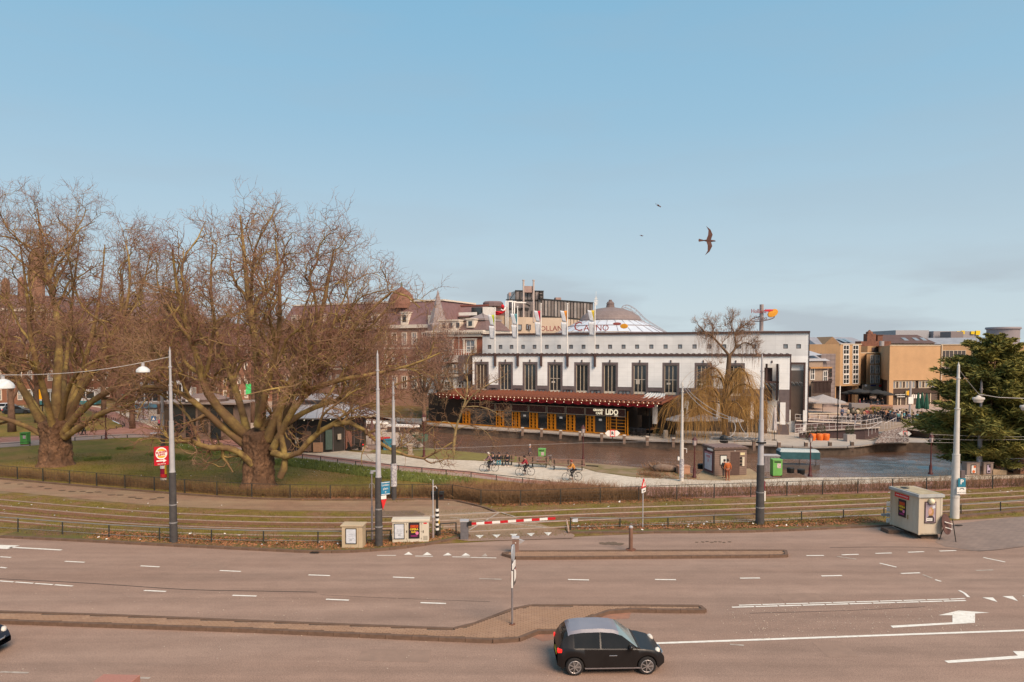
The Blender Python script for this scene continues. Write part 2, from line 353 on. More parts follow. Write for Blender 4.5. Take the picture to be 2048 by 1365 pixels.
mb=MB();mb.flat(XY([(1030,924.5),(1166,936),(1193,944),(1266,954),(1359,958),(1520,959.5),(1520,957),(1430,953),(1350,943),(1250,933),(1150,924),(1060,917)]),.014);structure(mb.build('bare_bank',M('trodden_grass',(.245,.165,.085),.95,(.15,.13,.045),1.2,.8,world=True,c3=(.27,.19,.12),s3=.6)))
mb=MB();mb.flat(XY([(1393,953),(1410,938),(1500,938),(1530,958),(1450,962),(1393,961)]),.03);structure(mb.build('brick_apron',brick_mat('apron_paving',(.40,.29,.17),(.34,.25,.15),(.2,.15,.09),.3,.15,flat=True)))
mb=MB();mb.flat([(p.x,p.y+.02)for p in fq[1:-1]]+[(-20,112),(20,100),(40,92),(60,96),(120,110)],.008);structure(mb.build('quay_paving',M('quay_concrete',(.46,.40,.34),.9,(.38,.33,.28),1,.2,world=True)))
for k_ in(lawn_m,grass_m,walk_m,red_m):weather(k_,False)
kst=M('kerb_stone',(.17,.105,.072),.9,(.12,.075,.053),3,.4)
dirt=M('verge_litter_soil',(.20,.105,.06),.95,(.12,.085,.03),3.0,.9,world=True,c3=(.115,.105,.028),s3=.8)
def kerb(line,h,parent_name,w=.16,z=0.0,closed=False):
 par=structure(bpy.data.objects.new(parent_name,None));col.objects.link(par)
 for i,(a,b)in enumerate(zip(line,line[1:])):
  d=(b-a);L=d.length;d.normalize();ang=math.atan2(d.y,d.x)
  mb=MB();mb.box(-L/2+.006,L/2-.006,-w/2,w/2,0,h)
  if i<300:
   o=mb.build('kerb_stone',kst,par,loc=((a.x+b.x)/2,(a.y+b.y)/2,z+random.uniform(-.004,.004)));o.rotation_euler=(0,0,ang)
 return par
kl=gl(kerb_edge[1:],0,1.0);kerb(kl,.13,'left_kerb')
kr=gl(kerb_r[:-2],0,1.0);kerb(kr,.12,'right_kerb')
mb=MB();inn=offset(kl,2.6);ribbon(mb,[p+Vector((0,0,.12))for p in kl],[p+Vector((0,0,.03))for p in inn]);structure(mb.build('verge',dirt))
mb=MB();inn2=offset(kr,1.9);ribbon(mb,[p+Vector((0,0,.11))for p in kr],[p+Vector((0,0,.03))for p in inn2]);structure(mb.build('verge',dirt))
kp=gl([(0,958.5),(200,976.5),(400,992.5),(520,999.5),(700,1001.5),(850,999.5),(905,1001.5),(960,1013.5),(992,1026)],0,1.5);kerb(kp,.11,'service_kerb',.18)
kp2=gl([(1905,1037),(1960,1031),(2048,1023),(2200,1012)],0,1.0);kerb(kp2,.13,'forecourt_kerb',.3)
bm_brick=M('island_brick',(.36,.225,.145),.9,(.27,.165,.11),2.2,.3,c3=(.31,.19,.12),s3=.7)
def island(name,poly_px,ang,h=.15,step=1.0):
 pl=resample([G(u,v,h)for u,v in poly_px+poly_px[:1]],step)
 base=[(p.x,p.y)for p in pl[:-1]]
 mb=MB();mb.prism(base,0,h-.03)
 isl=structure(mb.build(name,M('island_sand',(.11,.085,.065),.95)))
 n=0
 for a,b in zip(pl,pl[1:]):
  d=b-a;L=d.length
  if L<.05:continue
  k=MB();k.box(-L/2+.006,L/2-.006,-.08,.08,0,h);o=k.build('kerb_stone',kst,isl,loc=((a.x+b.x)/2,(a.y+b.y)/2,random.uniform(0,.004)));o.rotation_euler=(0,0,math.atan2(d.y,d.x));n+=1
 xs=[p[0]for p in base];ys=[p[1]for p in base];cx,cy=sum(xs)/len(xs),sum(ys)/len(ys)
 c,s=math.cos(ang),math.sin(ang);br=MB();w,d_=.215,.11
 ext=max(max(xs)-min(xs),max(ys)-min(ys))/2+2
 row=0;yy=-5.0
 while yy<5:
  xx=-ext+(row%2)*w/2
  while xx<ext:
   X,Y=cx+xx*c-yy*s,cy+xx*s+yy*c
   if in_poly(X,Y,base)and all(in_poly(X+dx,Y+dy,base)for dx,dy in((.17,0),(-.17,0),(0,.14),(0,-.14))):
    z=h-.012+random.uniform(-.004,.004)
    q=[(X+a*c-b_*s,Y+a*s+b_*c,z)for a,b_ in((-w/2+.007,-d_/2+.006),(w/2-.007,-d_/2+.006),(w/2-.007,d_/2-.006),(-w/2+.007,d_/2-.006))]
    q+=[(a,b_,z-.02)for a,b_,_ in q]
    br.add(q,[(0,1,2,3),(0,4,5,1),(1,5,6,2),(2,6,7,3),(3,7,4,0)])
   xx+=w
  yy+=d_;row+=1
 br.build('brick',bm_brick,isl,kind='stuff')
 return isl
island('traffic_island',[(-60,1219),(0,1223),(200,1229),(520,1242),(700,1249),(850,1255),(907,1257),(935,1252),(980,1235),(1020,1219),(1050,1210),(1190,1210),(1415,1211),(1423,1214),(1415,1219),(1330,1219),(1245,1217),(1215,1221),(1185,1232),(1160,1246),(1135,1258),(1115,1260),(1092,1254),(1060,1266),(1030,1278),(1000,1279),(850,1273),(520,1258),(200,1247),(0,1240),(-60,1237)],R(-1.5))
island('slip_road_island',[(1005,1106),(1020,1103),(1035,1102),(1200,1101),(1570,1100),(1582,1104),(1572,1110),(1300,1112),(1035,1114),(1014,1111)],R(0.5))
white=M('road_paint',(.80,.77,.70),.7,(.66,.62,.55),5,world=True)
faint=M('worn_road_paint',(.45,.39,.33),.8,(.30,.24,.20),4,world=True)
mk,mf=MB(),MB()
def line(mb,a,b,w=.12,z=.016):
 a,b=G(*a),G(*b);d=(b-a).normalized();n_=Vector((-d.y,d.x,0))*w/2;zz=Vector((0,0,z))
 mb.add([a-n_+zz,b-n_+zz,b+n_+zz,a+n_+zz],[(0,1,2,3)])
for a,b in[((0,1114.5),(22,1115.8)),((130,1123.6),(169,1125.6)),((281,1132.7),(319,1134.7)),((439.5,1142),(481.5,1144)),((617,1150.8),(660,1152.3)),((786,1155.2),(828.5,1156.8)),((1136,1160),(1178,1161)),((1310,1160),(1352,1160.5)),((1480,1157.4),(1520,1157)),((1643,1153),(1684,1152)),((1802,1148),(1840,1146.6)),((0,1135.5),(13,1137)),((288,1182),(332,1184)),((465,1191.7),(513,1193.3)),((652,1199.6),(698,1201.5)),((841,1206.4),(892,1208.2))]:line(mk,a,b)
for a,b in[((958.6,1158.4),(1003.7,1159.6)),((1952,1142),(1987,1140.8)),((0,1345),(57,1347)),((271,1356.5),(300,1357.6)),((1460,1290),(1488,1292))]:line(mf,a,b)
for k in range(4):line(mk,(-10+k*39.5+1,1162.3+k*2.75),(-10+k*39.5+37,1164.9+k*2.75),.11)
line(mk,(1290,1288.5),(2300,1253),.15)
for k in range(10):
 u0,u1=1464+k*47,1464+k*47+44.5
 f=lambda u:1215.6-(u-1464)*13.6/469
 line(mk,(u0,f(u0)),(u1,f(u1)),.11)
 line(mk,(u0+14,f(u0+14)-3.6),(min(u1+14,1930),f(u1+14)-3.6),.09)
Z4=lambda pts:XY([(1450+x/3.425,1050+y/3.425)for x,y in pts])
mk.flat(Z4([(1133,694),(1558,671),(1558,622),(1462,622),(1600,590),(1813,604),(1713,610),(1712,674),(1580,682),(1150,708)]),.016)
mk.flat(Z4([(1503,934),(2005,899),(1972,868),(2230,868),(2230,905),(1530,950)]),.016)
for t in([(1762,500),(1835,500),(1867,532)],[(1900,492),(1970,490),(2007,525)],[(2035,488),(2105,486),(2140,520)]):mk.flat(Z4(t),.016)
for a,b in[((1605,452),(1640,470)),((1640,470),(1670,498)),((1060,265),(1175,292)),((1440,378),(1480,390)),((1770,226),(1920,257)),((558,213),(677,212)),((800,208),(915,204)),((1030,198),(1143,195)),((1254,190),(1363,186)),((1469,182),(1583,178))]:
 line(mk,(1450+a[0]/3.425,1050+a[1]/3.425),(1450+b[0]/3.425,1050+b[1]/3.425),.12)
for a,b in[((765,218),(900,238)),((1355,343),(1420,368))]:
 line(mf,(1450+a[0]/3.425,1050+a[1]/3.425),(1450+b[0]/3.425,1050+b[1]/3.425),.12)
mk.flat(XY([(-60,1089),(40,1092),(24,1096),(14,1099),(-60,1096)]),.016);line(mk,(20,1095.4),(123,1101),.17)
Z6=lambda pts:XY([(900+x/4.096,840+y/4.096)for x,y in pts])
for t in([(207,952),(276,952),(243,980)],[(347,948),(415,948),(383,975)],[(490,943),(555,942),(525,970)],[(628,938),(695,935),(665,963)],[(770,930),(833,930),(805,957)]):mk.flat(Z6(t),.055)
Z2=lambda pts:XY([(500+x/3.288,950+y/3.288)for x,y in pts])
for t in([(1012,528),(1070,528),(1043,508)],[(1135,531),(1195,529),(1165,510)],[(1268,533),(1327,531),(1302,514)],[(1390,535),(1449,533),(1418,516)]):mk.flat(Z2(t),.016)
mf.flat(Z2([(1520,540),(1562,538),(1548,518)]),.016)
for a,b in[((835,532),(960,532)),((1086,536),(1203,538)),((1330,542),(1446,543)),((1450,545),(1620,549))]:line(mk,(500+a[0]/3.288,950+a[1]/3.288),(500+b[0]/3.288,950+b[1]/3.288),.09)
for a,b in[((410,762),(150,915)),((0,805),(810,890)),((0,775),(400,762)),((150,855),(960,832)),((410,762),(530,800))]:line(mf,(900+a[0]/4.096,840+a[1]/4.096),(900+b[0]/4.096,840+b[1]/4.096),.12,.055)
structure(mk.build('road_markings',white));structure(mf.build('worn_road_markings',faint))
mb=MB()
sea=M('bitumen_seam',(.07,.055,.05),.8)
for ln,w in(([(-60,1155),(0,1158.5),(160,1166),(250,1172),(380,1181),(500,1182.5),(633,1185)],.06),([(640,1190),(760,1196),(980,1204)],.02),([(1500,1227),(1700,1222),(1850,1214)],.03),([(1660,1096),(1780,1094),(1880,1096),(1960,1105),(2048,1094)],.05)):
 A=gl(ln,.014,.8);ribbon(mb,A,offset(A,w))
structure(mb.build('bitumen_seams',sea))
mb=MB()
BZ=[0]
def blob(mb,u,v,rx,ry,z=.015,k=9):
 BZ[0]+=1;z+=BZ[0]*.0006;c=G(u,v);mb.flat([(c.x+math.cos(a)*rx*random.uniform(.6,1),c.y+math.sin(a)*ry*random.uniform(.6,1))for a in[2*math.pi*i/k for i in range(k)]],z)
for i in range(9):blob(mb,1205+i*4.5+random.uniform(-2,2),1088+random.uniform(-1.5,1.5),.28,.25)
for i in range(8):blob(mb,1395+i*9+random.uniform(-2,2),1085+random.uniform(-1,1),.12,.12)
for i in range(16):blob(mb,random.uniform(20,330),0,.2,.2)if False else blob(mb,20+i*20+random.uniform(-6,6),970+i*1.95+random.uniform(-3,3),.35,.18,.024)
structure(mb.build('oil_stains',M('oil_stain',(.165,.112,.075),.8)))
for i,(u,v)in enumerate([(55,1078),(630,1107.5),(1915,1053)]):
 c=G(u,v);mb=MB();mb.box(-.2,.2,-.03,.03,.02,.08)
 for k in range(3):mb.box(-.2+k*.2-.05,-.2+k*.2+.05,-.045,-.03,.03,.07)
 o=mb.build('gully_grate',M('iron_dark',(.03,.025,.022),.6),loc=(c.x,c.y-.06,.03));o['label']=['gully grate in the kerb at the far left of the road','gully grate in the kerb below the cream cabinet','gully grate in the kerb behind the cabin'][i];o['category']='drain grate'
mb=MB();mb.flat(XY([(1205,1222),(1240,1219),(1262,1226),(1258,1238),(1220,1240),(1188,1234)]),.011);mb.flat(XY([(1060,1272),(1092,1260),(1125,1262),(1140,1259),(1130,1275),(1085,1284)]),.011);structure(mb.build('red_worn_patch',M('red_patch',(.34,.165,.105),.9,(.26,.14,.10),3,world=True)))
mb=MB()
for(u0,v0),(u1,v1),w in(((380,1130),(455,1133),1.1),((1560,1196),(1640,1194),.9),((720,1310),(860,1313),1.0),((1640,1300),(1700,1298),1.3),((980,1178),(1040,1178),.8)):
 a,b=G(u0,v0),G(u1,v1);mb.flat([(a.x,a.y-w/2),(b.x,b.y-w/2),(b.x,b.y+w/2),(a.x,a.y+w/2)],.0105)
structure(mb.build('asphalt_patches',M('asphalt_patch',(.29,.195,.148),.92,(.25,.17,.13),2,.5,world=True,bscale=30)))
railm=M('rail_steel',(.62,.50,.42),.5,(.5,.38,.3),3,metal=.6)
soil=M('track_soil',(.22,.105,.055),.95,(.15,.075,.04),3,.6,world=True)
tg=M('track_grass',(.20,.15,.025),.95,(.14,.095,.02),1.6,1.0,world=True,c3=(.22,.12,.06),s3=.6,bscale=14,detail=7)
railA=gl([(-400,966),(0,1000),(150,1014),(340,1028),(519,1034.5),(700,1036.5),(850,1034),(1000,1026),(1200,1018),(1400,1011.5),(1500,1008.5),(1700,1001),(1885,991.6),(2048,983),(2500,960)],.02,2.0,2)
mb=MB();ribbon(mb,offset(railA,1.6),offset(railA,-6.6));structure(mb.build('track_bed',tg))
for p in mb.v[:1]:pass
dists=[0,-1.435,-3.0,-4.435]
for d in dists:
 L=offset(railA,d);m2=MB()
 lo_,hi_={0:(.10,-.12),-1.435:(.14,-.72),-3.0:(.45,-.14),-4.435:(.10,-.3)}[d]
 ribbon(m2,[p+Vector((0,0,.012))for p in offset(L,lo_)],[p+Vector((0,0,.012))for p in offset(L,hi_)])
 structure(m2.build('rail_bed_strip',soil))
 m3=MB();ribbon(m3,[p+Vector((0,0,.05))for p in offset(L,.04)],[p+Vector((0,0,.05))for p in offset(L,-.04)])
 ribbon(m3,[p+Vector((0,0,.05))for p in offset(L,-.04)],[p+Vector((0,0,-.01))for p in offset(L,-.041)])
 structure(m3.build('tram_rail',railm))
weather(tg,False);weather(dirt,False)
mb=MB();mb.flat(XY([(835,1001),(905,1003.5),(960,1016),(990,1027),(1060,1044),(1130,1064),(1120,1070),(938,1079),(915,1072),(865,1050),(770,1024.5),(760,1010)]),.045);structure(mb.build('level_crossing',asph2))
mb=MB();mb.flat(XY([(1128,1062),(1139,1067),(1150,1072),(1145,1078),(1050,1081),(938,1084),(915,1081),(932,1077),(1000,1069)]),.040);structure(mb.build('slip_road',asph))
for d in dists:
 L=[p for p in offset(railA,d)if G(860,1030).x<p.x<G(1040,1040).x]
 if len(L)>1:
  m3=MB();ribbon(m3,[p+Vector((0,0,.038))for p in offset(L,.04)],[p+Vector((0,0,.038))for p in offset(L,-.04)]);structure(m3.build('tram_rail',railm))
rng=np.random.default_rng(11)
def nrm(a):return a/np.maximum(np.linalg.norm(a,axis=-1,keepdims=True),1e-9)
def np_mesh(name,V,Q,mat,parent=None,kind=None,smooth=True):
 me=bpy.data.meshes.new(name);k=Q.shape[1]
 me.vertices.add(len(V));me.vertices.foreach_set('co',V.astype(np.float32).ravel())
 me.loops.add(Q.size);me.loops.foreach_set('vertex_index',Q.astype(np.int32).ravel())
 me.polygons.add(len(Q));me.polygons.foreach_set('loop_start',np.arange(0,Q.size,k,dtype=np.int32))
 me.materials.append(mat);me.update(calc_edges=True)
 if smooth:me.polygons.foreach_set('use_smooth',np.ones(len(Q),dtype=bool))
 o=bpy.data.objects.new(name,me);col.objects.link(o)
 if parent is not None:o.parent=parent
 if kind:o['kind']=kind
 return o
def tubes_np(P_,Rr,sides):
 N,K,_=P_.shape
 T=np.empty_like(P_);T[:,1:-1]=P_[:,2:]-P_[:,:-2];T[:,0]=P_[:,1]-P_[:,0];T[:,-1]=P_[:,-1]-P_[:,-2];T=nrm(T)
 ref=np.where(np.abs(T[:,:1,2:3])<.8,np.array([0,0,1.]),np.array([1.,0,0]));ref=np.broadcast_to(ref,T.shape)
 U=nrm(np.cross(T,ref));W=np.cross(T,U)
 a=np.arange(sides)*2*np.pi/sides
 V=P_[:,:,None]+(U[:,:,None]*np.cos(a)[None,None,:,None]+W[:,:,None]*np.sin(a)[None,None,:,None])*Rr[:,:,None,None]
 idx=np.arange(N*K*sides).reshape(N,K,sides);nx=np.roll(idx,-1,axis=2)
 Q=np.stack([idx[:,:-1],nx[:,:-1],nx[:,1:],idx[:,1:]],axis=-1).reshape(-1,4)
 return V.reshape(-1,3),Q
def grow_np(S,D,L,R0,K,wig,up,r_end=.35):
 """N branches from starts S along D with wandering directions"""
 N=len(S);pts=[S];d=D.copy();step=(L/(K-1))[:,None]
 for k in range(K-1):
  d=nrm(d+rng.normal(0,wig,(N,3))+np.array([0,0,up]));pts.append(pts[-1]+d*step)
 P_=np.stack(pts,1);t=np.linspace(0,1,K)[None,:]
 return P_,R0[:,None]*(1-t*(1-r_end))
def spawn(P_,Rr,n,t0,spread,outc=None,outw=.3,up=.1,jit=.3):
 """children of branches: positions between t0 and 1"""
 N,K,_=P_.shape;idx=np.repeat(np.arange(N),n);t=t0+(1-t0)*((np.tile(np.arange(n),N)+rng.random(N*n))/n)
 f=np.clip(t*(K-1),0,K-1.001);i=f.astype(int);w=(f-i)[:,None]
 S=P_[idx,i]*(1-w)+P_[idx,i+1]*w;T=nrm(P_[idx,i+1]-P_[idx,i])
 r=Rr[idx,i]*(1-w[:,0])+Rr[idx,i+1]*w[:,0]
 rnd=rng.normal(0,1,S.shape);rnd-=T*(rnd*T).sum(1,keepdims=True);rnd=nrm(rnd)
 D=T*(1-spread)+rnd*spread+np.array([0,0,up])
 if outc is not None:D+=nrm(S-outc)*outw
 return S,nrm(D),r,t
bark_t=M('plane_bark',(.27,.15,.085),.95,(.07,.038,.024),4.5,1.0,c3=(.11,.062,.038),s3=.8,bscale=5,detail=8)
bark_l=M('mossy_limb_bark',(.42,.30,.10),.95,(.12,.068,.035),1.3,.8,c3=(.19,.115,.06),s3=.5,bscale=8)
twig_m=M('twig_bark',(.28,.13,.092),.9,(.15,.068,.048),.5,c3=(.33,.20,.12),s3=.25)
back_l=M('far_bark',(.20,.12,.08),.95,(.11,.065,.045),1.5)
back_tw=M('far_twig',(.32,.185,.14),.9,(.22,.12,.09),.3)
def crown(limbs,centre,counts,lens,mats,parent,base_r=.05,up=.12,wig=.28,zmin=2.0):
 """limbs: arrays (P list, R list). Grows four generations of branches."""
 K0=14;PP,RR=[],[]
 for pts,r0,r1 in limbs:
  q=resample(smooth_line(pts,2),1e9 if False else max(.1,sum((Vector(b)-Vector(a)).length for a,b in zip(pts,pts[1:]))/(K0-1)))
  q=q[:K0]if len(q)>=K0 else q+[q[-1]]*(K0-len(q))
  PP.append([tuple(v)for v in q]);RR.append(np.linspace(r0,r1,K0))
 P_=np.array(PP);Rr=np.array(RR)
 kn=1+.09*np.sin(np.arange(K0)[None,:]*2.4+rng.random((len(P_),1))*6);V,Q=tubes_np(P_,Rr*kn,9)
 cen=np.array(centre)
 lim=[]
 gens=[]
 cur,curR=P_,Rr
 for g,(n,(l0,l1))in enumerate(zip(counts,lens)):
  S,D,r,t=spawn(cur,curR,n,.28 if g==0 else.12,.62 if g==0 else.66,cen,.34,up)
  keep=S[:,2]>zmin-.5;S,D,r,t=S[keep],D[keep],r[keep],t[keep]
  L=(l0+(l1-l0)*rng.random(len(S)))*(1.15-.45*t)
  r0=np.minimum(r*.62,base_r*(.5**g)*2.2)+.006
  K=(9,7,5,4)[g]
  cur,curR=grow_np(S,D,L,r0,K,wig,.02 if up<.05 else(.05 if g<2 else.09),.4)
  low=cur[:,:,2].min(1)>zmin-1.2;cur,curR=cur[low],curR[low]
  gens.append((cur,curR))
 return(V,Q),gens
def merge(lst):
 o=0;VV,QQ=[],[]
 for V,Q in lst:VV.append(V);QQ.append(Q+o);o+=len(V)
 return np.concatenate(VV),np.concatenate(QQ)
def fill_limbs(main,cx,cz,rx,ry,rz,n):
 """secondary limbs reaching from the main ones to evenly spread points of the crown's dome"""
 out=[];pts=[]
 for L,r0,r1 in main:
  rs=resample(smooth_line(L,2),.6);pts+=[(p,k/len(rs),r0+(r1-r0)*k/len(rs))for k,p in enumerate(rs)if.22<k/len(rs)<.8]
 for i in range(n):
  h=-.12+1.1*(i+.5)/n;az=i*2.39996;rr=math.sqrt(max(0,1-min(1,h)**2));f=random.uniform(.80,.98)
  T=Vector((cx+rx*rr*math.cos(az)*f,ry*rr*math.sin(az)*f,cz+rz*min(1,h)*f))
  best=min(pts,key=lambda q:abs((q[0]-T).length-random.uniform(4.5,8.5))+2.2*(q[0].xy.length>T.xy.length+1)+.25*(q[0]-T*.5).length)
  A=best[0];d=T-A;L_=d.length;side=Vector((random.gauss(0,1),random.gauss(0,1),.3));side-=d*side.dot(d)/d.length_squared;side.normalize()
  P_=[A]
  for k in range(1,6):s=k/6;P_.append(A+d*s+side*L_*.13*math.sin(math.pi*s)+Vector((random.gauss(0,.035),random.gauss(0,.035),random.gauss(0,.03)))*L_+Vector((0,0,.06*L_*math.sin(math.pi*s))))
  P_.append(T);out.append((P_,min(best[2]*.6,.17),.03))
 return out
def big_tree(name,label,base_px,trunk_r,trunk_h,limbs_px,cz,counts,lens,dome):
 b=G(*base_px);Y=b.y
 root=thing(name,label,'tree',b)
 from mathutils import noise as mn
 vs,fs=[],[];nseg,K=84,46
 for k in range(K):
  z=trunk_h*k/(K-1);t=k/(K-1)
  rr=trunk_r*(1+.34*max(0,1-t*4)**2+.05*math.sin(t*9)+.15*max(0,t-.7)*2)
  for i in range(nseg):
   a=2*math.pi*i/nseg;c,s_=math.cos(a),math.sin(a)
   f1=mn.noise(Vector((c*2.2,s_*2.2,z*.7+trunk_r)));f2=mn.noise(Vector((c*6.5,s_*6.5,z*2.2)));f3=abs(mn.noise(Vector((c*11,s_*11,z*2.6))))
   q=rr*(1+.06*math.sin(5*a+t*2)+.13*f1+.07*f2-.10*(1-min(1,f3*4)))
   vs.append((q*c,q*s_,z-.05))
 for k in range(K-1):
  for i in range(nseg):fs.append((k*nseg+i,k*nseg+(i+1)%nseg,(k+1)*nseg+(i+1)%nseg,(k+1)*nseg+i))
 vs.append((0,0,trunk_h+.5));fs+=[((K-1)*nseg+i,(K-1)*nseg+(i+1)%nseg,len(vs)-1)for i in range(nseg)]
 m=MB();m.add(vs,fs);m.build('trunk',bark_t,root,smooth='all')
 limbs=[]
 for pts,r0,r1 in limbs_px:
  L=[P(u,v+(46*(1-(v-380)/480)if v<860 else 0),Y+dy)-b for u,v,dy in pts];limbs.append((L,r0*.78,r1))
 limbs+=fill_limbs(limbs,*dome)
 (V,Q),gens=crown(limbs,(0,0,cz),counts,lens,None,root,base_r=.07,zmin=2.4,wig=.38,up=.02)
 per=len(V)//len(limbs);perq=len(Q)//len(limbs)
 for i in range(len(limbs)):
  o=np_mesh('limb',V[i*per:(i+1)*per],Q[i*perq:(i+1)*perq]-i*per,bark_l,root)
 np_mesh('crown',*merge([tubes_np(gens[0][0],gens[0][1],6),tubes_np(gens[1][0],gens[1][1],4)]),bark_l,root,kind='stuff')
 np_mesh('twigs',*merge([tubes_np(a,b_,3)for a,b_ in gens[2:]]),twig_m,root,kind='stuff')
 return root
T2=[([(520,880,0),(522,800,0),(518,740,.5),(512,670,1),(500,600,1.2),(492,520,1.5),(486,440,2),(480,385,2)],.62,.07),([(535,880,-.3),(555,820,-1),(580,760,-1.5),(615,690,-2),(640,620,-2.5),(655,540,-3),(668,460,-3)],.55,.06),([(500,880,0),(470,850,-1),(435,810,-1.5),(410,770,-2),(395,700,-2.5),(370,620,-3),(352,540,-3),(345,460,-3)],.55,.06),([(490,890,-.4),(440,850,-1),(400,808,-2),(360,775,-2.5),(300,760,-3),(260,775,-3.2),(235,800,-3)],.42,.07),([(500,885,.5),(480,800,1.5),(455,720,2.5),(430,640,3.5),(420,540,4.5),(425,450,5)],.42,.05),([(540,890,.5),(580,790,2),(640,720,3),(700,680,4),(760,610,4.5),(800,560,5)],.45,.05),([(545,900,-.5),(600,780,-1.5),(680,748,-2),(760,735,-2.5),(830,715,-3),(880,690,-3)],.40,.05),([(545,905,-.6),(590,920,-1.2),(628,868,-1.6),(680,838,-2),(720,850,-2.4),(760,890,-2.6),(800,908,-2.8),(850,922,-3),(880,900,-3.2),(905,885,-3.3)],.34,.06),([(560,955,-.5),(572,930,-.7),(566,890,-.8),(556,850,-.9),(562,800,-1.2),(590,740,-1.6),(610,690,-1.8)],.36,.10),([(505,930,-.8),(480,905,-1.2),(455,895,-1.6),(420,898,-2),(385,884,-2.2),(350,882,-2.4)],.36,.16),([(515,850,-1),(540,740,-3),(560,640,-4.5),(560,540,-5.2),(550,430,-5.5)],.40,.05),([(540,870,0),(620,810,1.5),(700,790,3),(790,760,4),(850,740,4.5)],.35,.05),([(530,850,0),(600,760,0),(680,660,0),(740,600,0),(790,540,0),(840,590,0)],.36,.05),]
big_tree('plane_tree','huge bare plane tree with mossy limbs on the lawn, beside the tall white mast',(517,973),1.1,4.3,T2,4.5,(5,5,4,3),((2.0,4.2),(1.4,2.8),(.9,1.8),(.5,1.1)),(1.2,8.5,12.8,10,13.6,46))
T2+=[([(545,870,.5),(610,740,3),(650,650,4),(690,560,5),(720,490,5.5)],.36,.05),([(495,870,.5),(430,760,2.5),(370,680,4),(320,580,5),(300,500,5)],.36,.05),([(500,870,-.5),(420,760,-2.5),(340,690,-4),(280,620,-5),(262,540,-5)],.36,.05)]
T1=[([(113,860,0),(112,800,0),(116,730,.5),(120,660,1),(110,580,1.5),(90,500,2),(80,420,2),(75,370,2)],.62,.06),([(125,870,-.3),(150,830,-1),(190,790,-1.5),(230,770,-2),(280,735,-2.5),(310,690,-3),(290,620,-3)],.50,.07),([(130,875,-.5),(170,845,-1.5),(215,815,-2.2),(260,812,-2.8),(290,760,-3),(320,700,-3.2)],.42,.08),([(100,870,-.3),(70,820,-1),(45,770,-1.5),(20,720,-2),(-10,660,-2.5),(-30,580,-3)],.52,.07),([(95,875,-.3),(50,850,-1),(0,832,-1.5),(-50,820,-2),(-110,790,-2)],.36,.08),([(120,860,1),(150,770,2.5),(175,690,3.5),(195,600,4.5),(205,520,5),(210,450,5)],.45,.05),([(105,850,-1),(85,760,-3),(60,660,-4.5),(55,560,-5.2),(40,450,-5.5)],.42,.05),([(120,850,0),(170,740,1),(220,660,1),(250,580,1),(240,500,1)],.4,.05),([(105,865,0),(30,740,1.5),(-40,660,3),(-90,560,4)],.40,.05),]
T1+=[([(125,860,0),(170,760,0),(215,680,-1),(255,600,-2),(262,500,-2),(250,440,-2)],.4,.05),([(125,860,0),(180,730,3),(230,640,4),(285,560,5),(300,470,5)],.38,.05),([(118,850,0),(130,740,5),(140,620,6),(150,520,7),(160,430,7)],.38,.05),([(120,850,0),(140,740,-3),(200,700,-5),(262,690,-6),(300,640,-6)],.34,.05)]
big_tree('plane_tree','huge bare plane tree with thick fluted trunk beside the green bin on the lawn',(113,931),1.22,4.2,T1,5.5,(5,5,4,3),((2.0,4.4),(1.4,2.9),(.9,1.9),(.5,1.1)),(0,11,13.5,10,14.6,44))
def bare_kind(h,spread,nl,counts,lens,trunk_r,pale=False):
 root=thing('bare_tree','x','tree');hh=h*.28
 m=MB();m.tube([(0,0,-.1),(.05,0,hh*.5),(0,.05,hh),(0,0,hh*1.9)],[trunk_r*1.3,trunk_r,trunk_r*.9,trunk_r*.5],10);m.build('trunk',back_l,root,smooth='all')
 limbs=[]
 for i in range(nl):
  a=2*math.pi*i/nl+random.uniform(-.3,.3);s=spread*random.uniform(.55,1);top=h*random.uniform(.72,.95)
  c,q=math.cos(a),math.sin(a);z0=hh*random.uniform(.75,1.5)
  limbs.append(([(0,0,z0),(c*s*.35,q*s*.35,z0+(top-z0)*.3),(c*s*.7,q*s*.7,z0+(top-z0)*.62),(c*s,q*s,top)],trunk_r*.5,.035))
 (V,Q),gens=crown(limbs,(0,0,h*.35),counts,lens,None,root,base_r=.05,up=.16,zmin=h*.16)
 np_mesh('limbs',V,Q,back_l,root,kind='stuff')
 np_mesh('crown',*merge([tubes_np(a,b_,s)for(a,b_),s in zip(gens,(4,3,3,3))]),back_tw,root,kind='stuff')
 return root
kinds=[bare_kind(17,6.0,7,(6,5,4,4),((2.6,4.4),(1.5,2.6),(.9,1.5),(.5,.9)),.34),bare_kind(13,4.6,6,(6,5,4,3),((2.0,3.6),(1.2,2.2),(.8,1.3),(.5,.8)),.26),bare_kind(19,6.5,7,(6,5,4,4),((3.0,4.8),(1.6,2.9),(.9,1.6),(.5,1.0)),.40)]
